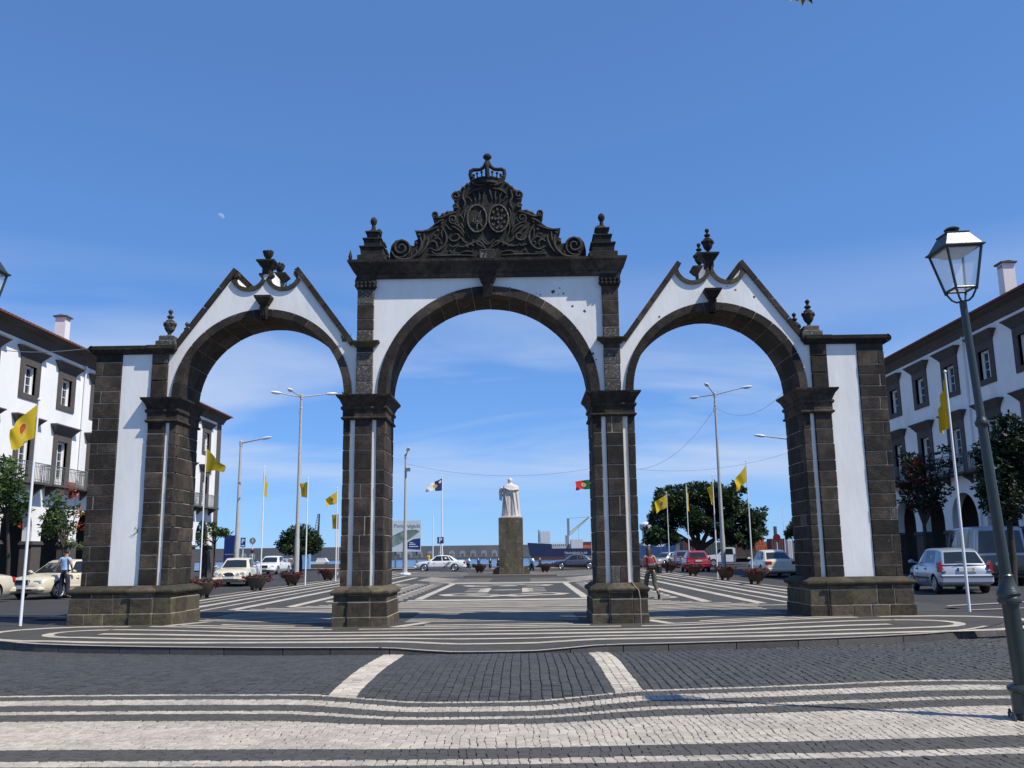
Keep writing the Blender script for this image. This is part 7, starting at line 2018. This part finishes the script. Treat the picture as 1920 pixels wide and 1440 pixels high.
# blue boat and harbour things on the right
Y = 150; bt = thing('harbour_boat', 'blue hulled boat with white wheelhouse behind the walking woman', 'boat', (at(1232, 1045, Y).x, Y, -1.6)); Cq = lambda px, py: (at(px, py, Y).x, at(px, py, Y).z)
b = MB(); b.prism([Cq(1198, 1023), Cq(1240, 1026), Cq(1265, 1020), Cq(1258, 1042), Cq(1200, 1048)], Y - 2.4, Y + 2.4); hb_ = wp(bt, b, 'hull', 'boat_blue')
for nm, mt, x0, y0, x1, y1, d in (('wheelhouse', 'ship_white', 1204, 1015, 1222, 1024, 1.6), ('wheelhouse', 'ship_white', 1228, 1012, 1244, 1025, 1.6), ('railing', 'ship_white', 1245, 1017, 1262, 1019, 1.9)):
    a = Cq(x0, y0); c = Cq(x1, y1); b = MB(); b.box(a[0], c[0], Y - d, Y + d, c[1], a[1]); wo_ = wp(bt, b, nm, mt)
    if nm == 'wheelhouse':
        for k in range(3):
            q0 = a[0] + (c[0] - a[0]) * (.12 + .29 * k); b = MB(); b.box(q0, q0 + (c[0] - a[0]) * .18, Y - d - .02, Y - d, c[1] + (a[1] - c[1]) * .4, c[1] + (a[1] - c[1]) * .8); wp(bt, b, 'window', 'car_glass', wo_)
a = Cq(1232, 1000); c = Cq(1232, 1012); b = MB(); b.tube([(a[0], Y, a[1]), (c[0], Y, c[1])], .06, 5); wp(bt, b, 'mast', 'ship_white')
Y = 300; tw_ = thing('control_tower', 'white harbour control tower left of the big tree', 'tower', (at(1212, 1030, Y).x, Y, -1.6)); q = at(1212, 985, Y)
b = MB(); b.lathe([(1.6, -2), (1.5, q.z - 1.5)], (q.x, Y, 0), 14); wp(tw_, b, 'shaft', 'ship_white', None, 60); b = MB(); b.lathe([(1.6, q.z - 1.8), (2.3, q.z - .9), (2.3, q.z + .3), (1.8, q.z + .8), (.4, q.z + 1.2)], (q.x, Y, 0), 14); wp(tw_, b, 'cabin', 'ship_white', None, 30)
Y = 140
for i, (x0, y0, x1, y1, mt, lab) in enumerate(((1279, 1011, 1298, 1036, 'box_brown', 'dark red shipping container left of the big trunk'), (1299, 1011, 1308, 1033, 'orange_box', 'orange shipping container just left of the big trunk'), (1322, 1017, 1376, 1036, 'box_green', 'long grey green shipping container right of the big trunk'), (1377, 1013, 1410, 1036, 'box_brown', 'brown shipping container behind the pickup flatbed'), (1416, 1006, 1433, 1021, 'orange_box', 'upper orange container above the taxi roof'), (1416, 1022, 1444, 1034, 'orange_box', 'lower orange container beside the taxi roof'), (1445, 1010, 1474, 1034, 'box_brown', 'brown container behind the dark red sign'), (1476, 1012, 1486, 1030, 'ship_white', 'white container at the edge of the right outer pier'))):
    YY = Y + (i % 3) * 4; a = at(x0, y0, YY); c = at(x1, y1, YY)
    if i in (5, 4): YY = Y + 4; a = at(x0, y0, YY); c = at(x1, y1, YY)
    ct = thing('shipping_container', lab, 'container', ((a.x + c.x) / 2, YY, .19), 0, 'containers on the quay')
    zlo = c.z if i == 4 else .2
    b = MB(); b.box(a.x, c.x, YY, YY + 2.4, zlo, a.z); co_ = wp(ct, b, 'box', mt)
    n_ = max(3, int((c.x - a.x) / .35))
    for k in range(n_):
        q = MB(); xx = a.x + (c.x - a.x) * (k + .25) / n_; q.box(xx, xx + (c.x - a.x) / n_ * .5, YY - .04, YY - .002, zlo + .12, a.z - .12); wp(ct, q, 'corrugation', mt, co_)
for px, y0 in ((1453, 987), (1474, 997)):
    p = at(px, y0, 170); b = MB(); b.lathe([(.35, .1), (.33, p.z)], (p.x, 170, 0), 10); tag(b.build('chimney_pipe', M['grey_car']), 'dark pipe above the containers ' + ('left' if px == 1453 else 'right') + ' of the thin mast', 'pipe')
p = at(1467, 950, 120); b = MB(); b.lathe([(.05, .1), (.04, p.z)], (p.x, 120, 0), 6); tag(b.build('thin_mast', M['flag_pole']), 'thin white mast right of the dark red sign', 'mast')
p = at(809, 966, 110); b = MB(); b.lathe([(.07, -2), (.05, p.z)], (p.x, 112, 0), 6); tag(b.build('boat_mast', M['flag_pole']), 'thin white boat mast left of the parking sign', 'mast')
# far harbour crane over the round tree
Y = 500; cr_ = thing('harbour_crane', 'distant dark lattice harbour crane above the round tree', 'crane', (at(592, 1040, Y).x, Y, -1.6))
for nm, (p0, p1, w0) in (('jib', ((592, 1006), (598, 963), 1.2)), ('jib_stay', ((596, 1010), (599, 965), .5)), ('tower', ((594, 1045), (594, 1004), 2.4))):
    a = at(*p0, Y); c = at(*p1, Y); b = MB(); r_ = .18
    for s in (-1, 1): b.tube([(a.x + s * w0, Y, a.z), (c.x + s * w0 * .4, Y, c.z)], r_, 4)
    for k in range(9):
        t0, t1 = k / 9, (k + 1) / 9; e = lambda t, s: (a.x + (c.x - a.x) * t + s * w0 * (1 - .6 * t), Y, a.z + (c.z - a.z) * t)
        b.tube([e(t0, -1), e(t1, 1)], r_ * .7, 4); b.tube([e(t0, 1), e(t1, -1)], r_ * .7, 4)
    wp(cr_, b, nm, 'grey_car')
# kerb and pavement of the harbour road, low wall, kiosk, white boat
b = MB(); b.grid([-90, -40, -20, -10, 0, 10, 20], [92.0, 94, 97], lambda x, y: z_ground(x, y) + .12); b.grid([-90, 20], [91.99, 92.0], lambda x, y: .1 if y > 91.995 else -.05)
tag(b.build('harbour_pavement', M['quay']), kind='structure')
b = MB(); b.box(at(576, 1050, 96).x, at(640, 1050, 96).x, 96, 96.35, .2, .75); tag(b.build('low_wall', M['grey_stone']), 'low grey harbour wall seen through the left arch', 'wall')
b = MB(); b.box(at(540, 1050, 95).x, at(560, 1050, 95).x, 95, 96.2, .2, 1.3); tag(b.build('low_kiosk', M['quay']), 'low grey utility box beside the round tree', 'box')
p = at(574, 1050, 94.5); ks = thing('blue_kiosk', 'narrow light blue telephone kiosk beside the round tree', 'kiosk', (p.x, 94.5, .2))
M['kiosk'] = mat('light_blue_paint', (.16, .36, .60), .5, .05, 2); b = MB(); b.box(p.x - .4, p.x + .4, 94.1, 94.9, .2, 2.2); wp(ks, b, 'cabin', 'kiosk'); b = MB(); b.box(p.x - .48, p.x + .48, 94.02, 94.98, 2.2, 2.32); wp(ks, b, 'roof', 'kiosk')
for px, wpx, lab, yy in ((597, 17, 'white boat hull right of the round tree', 125), (528, 12, 'white boat hull left of the round tree', 126)):
    a = at(px - wpx, 1048, yy); c = at(px + wpx, 1048, yy); bo = thing('white_boat', lab, 'boat', ((a.x + c.x) / 2, yy, -1.6), 0, 'white boats in the harbour'); b = MB(); b.prism([(a.x, .75), (c.x, .75), (c.x - .6, .15), (c.x - 1.0, -1.7), (a.x + .3, -1.7)], yy - 1, yy + 1); wp(bo, b, 'hull', 'ship_white'); b = MB(); b.prism([(a.x + 1, .76), (a.x + 2.6, .76), (a.x + 2.2, 1.3), (a.x + 1.2, 1.3)], yy - .6, yy + .6); wp(bo, b, 'cabin', 'ship_white')
# faint moon: a distant pale half disc
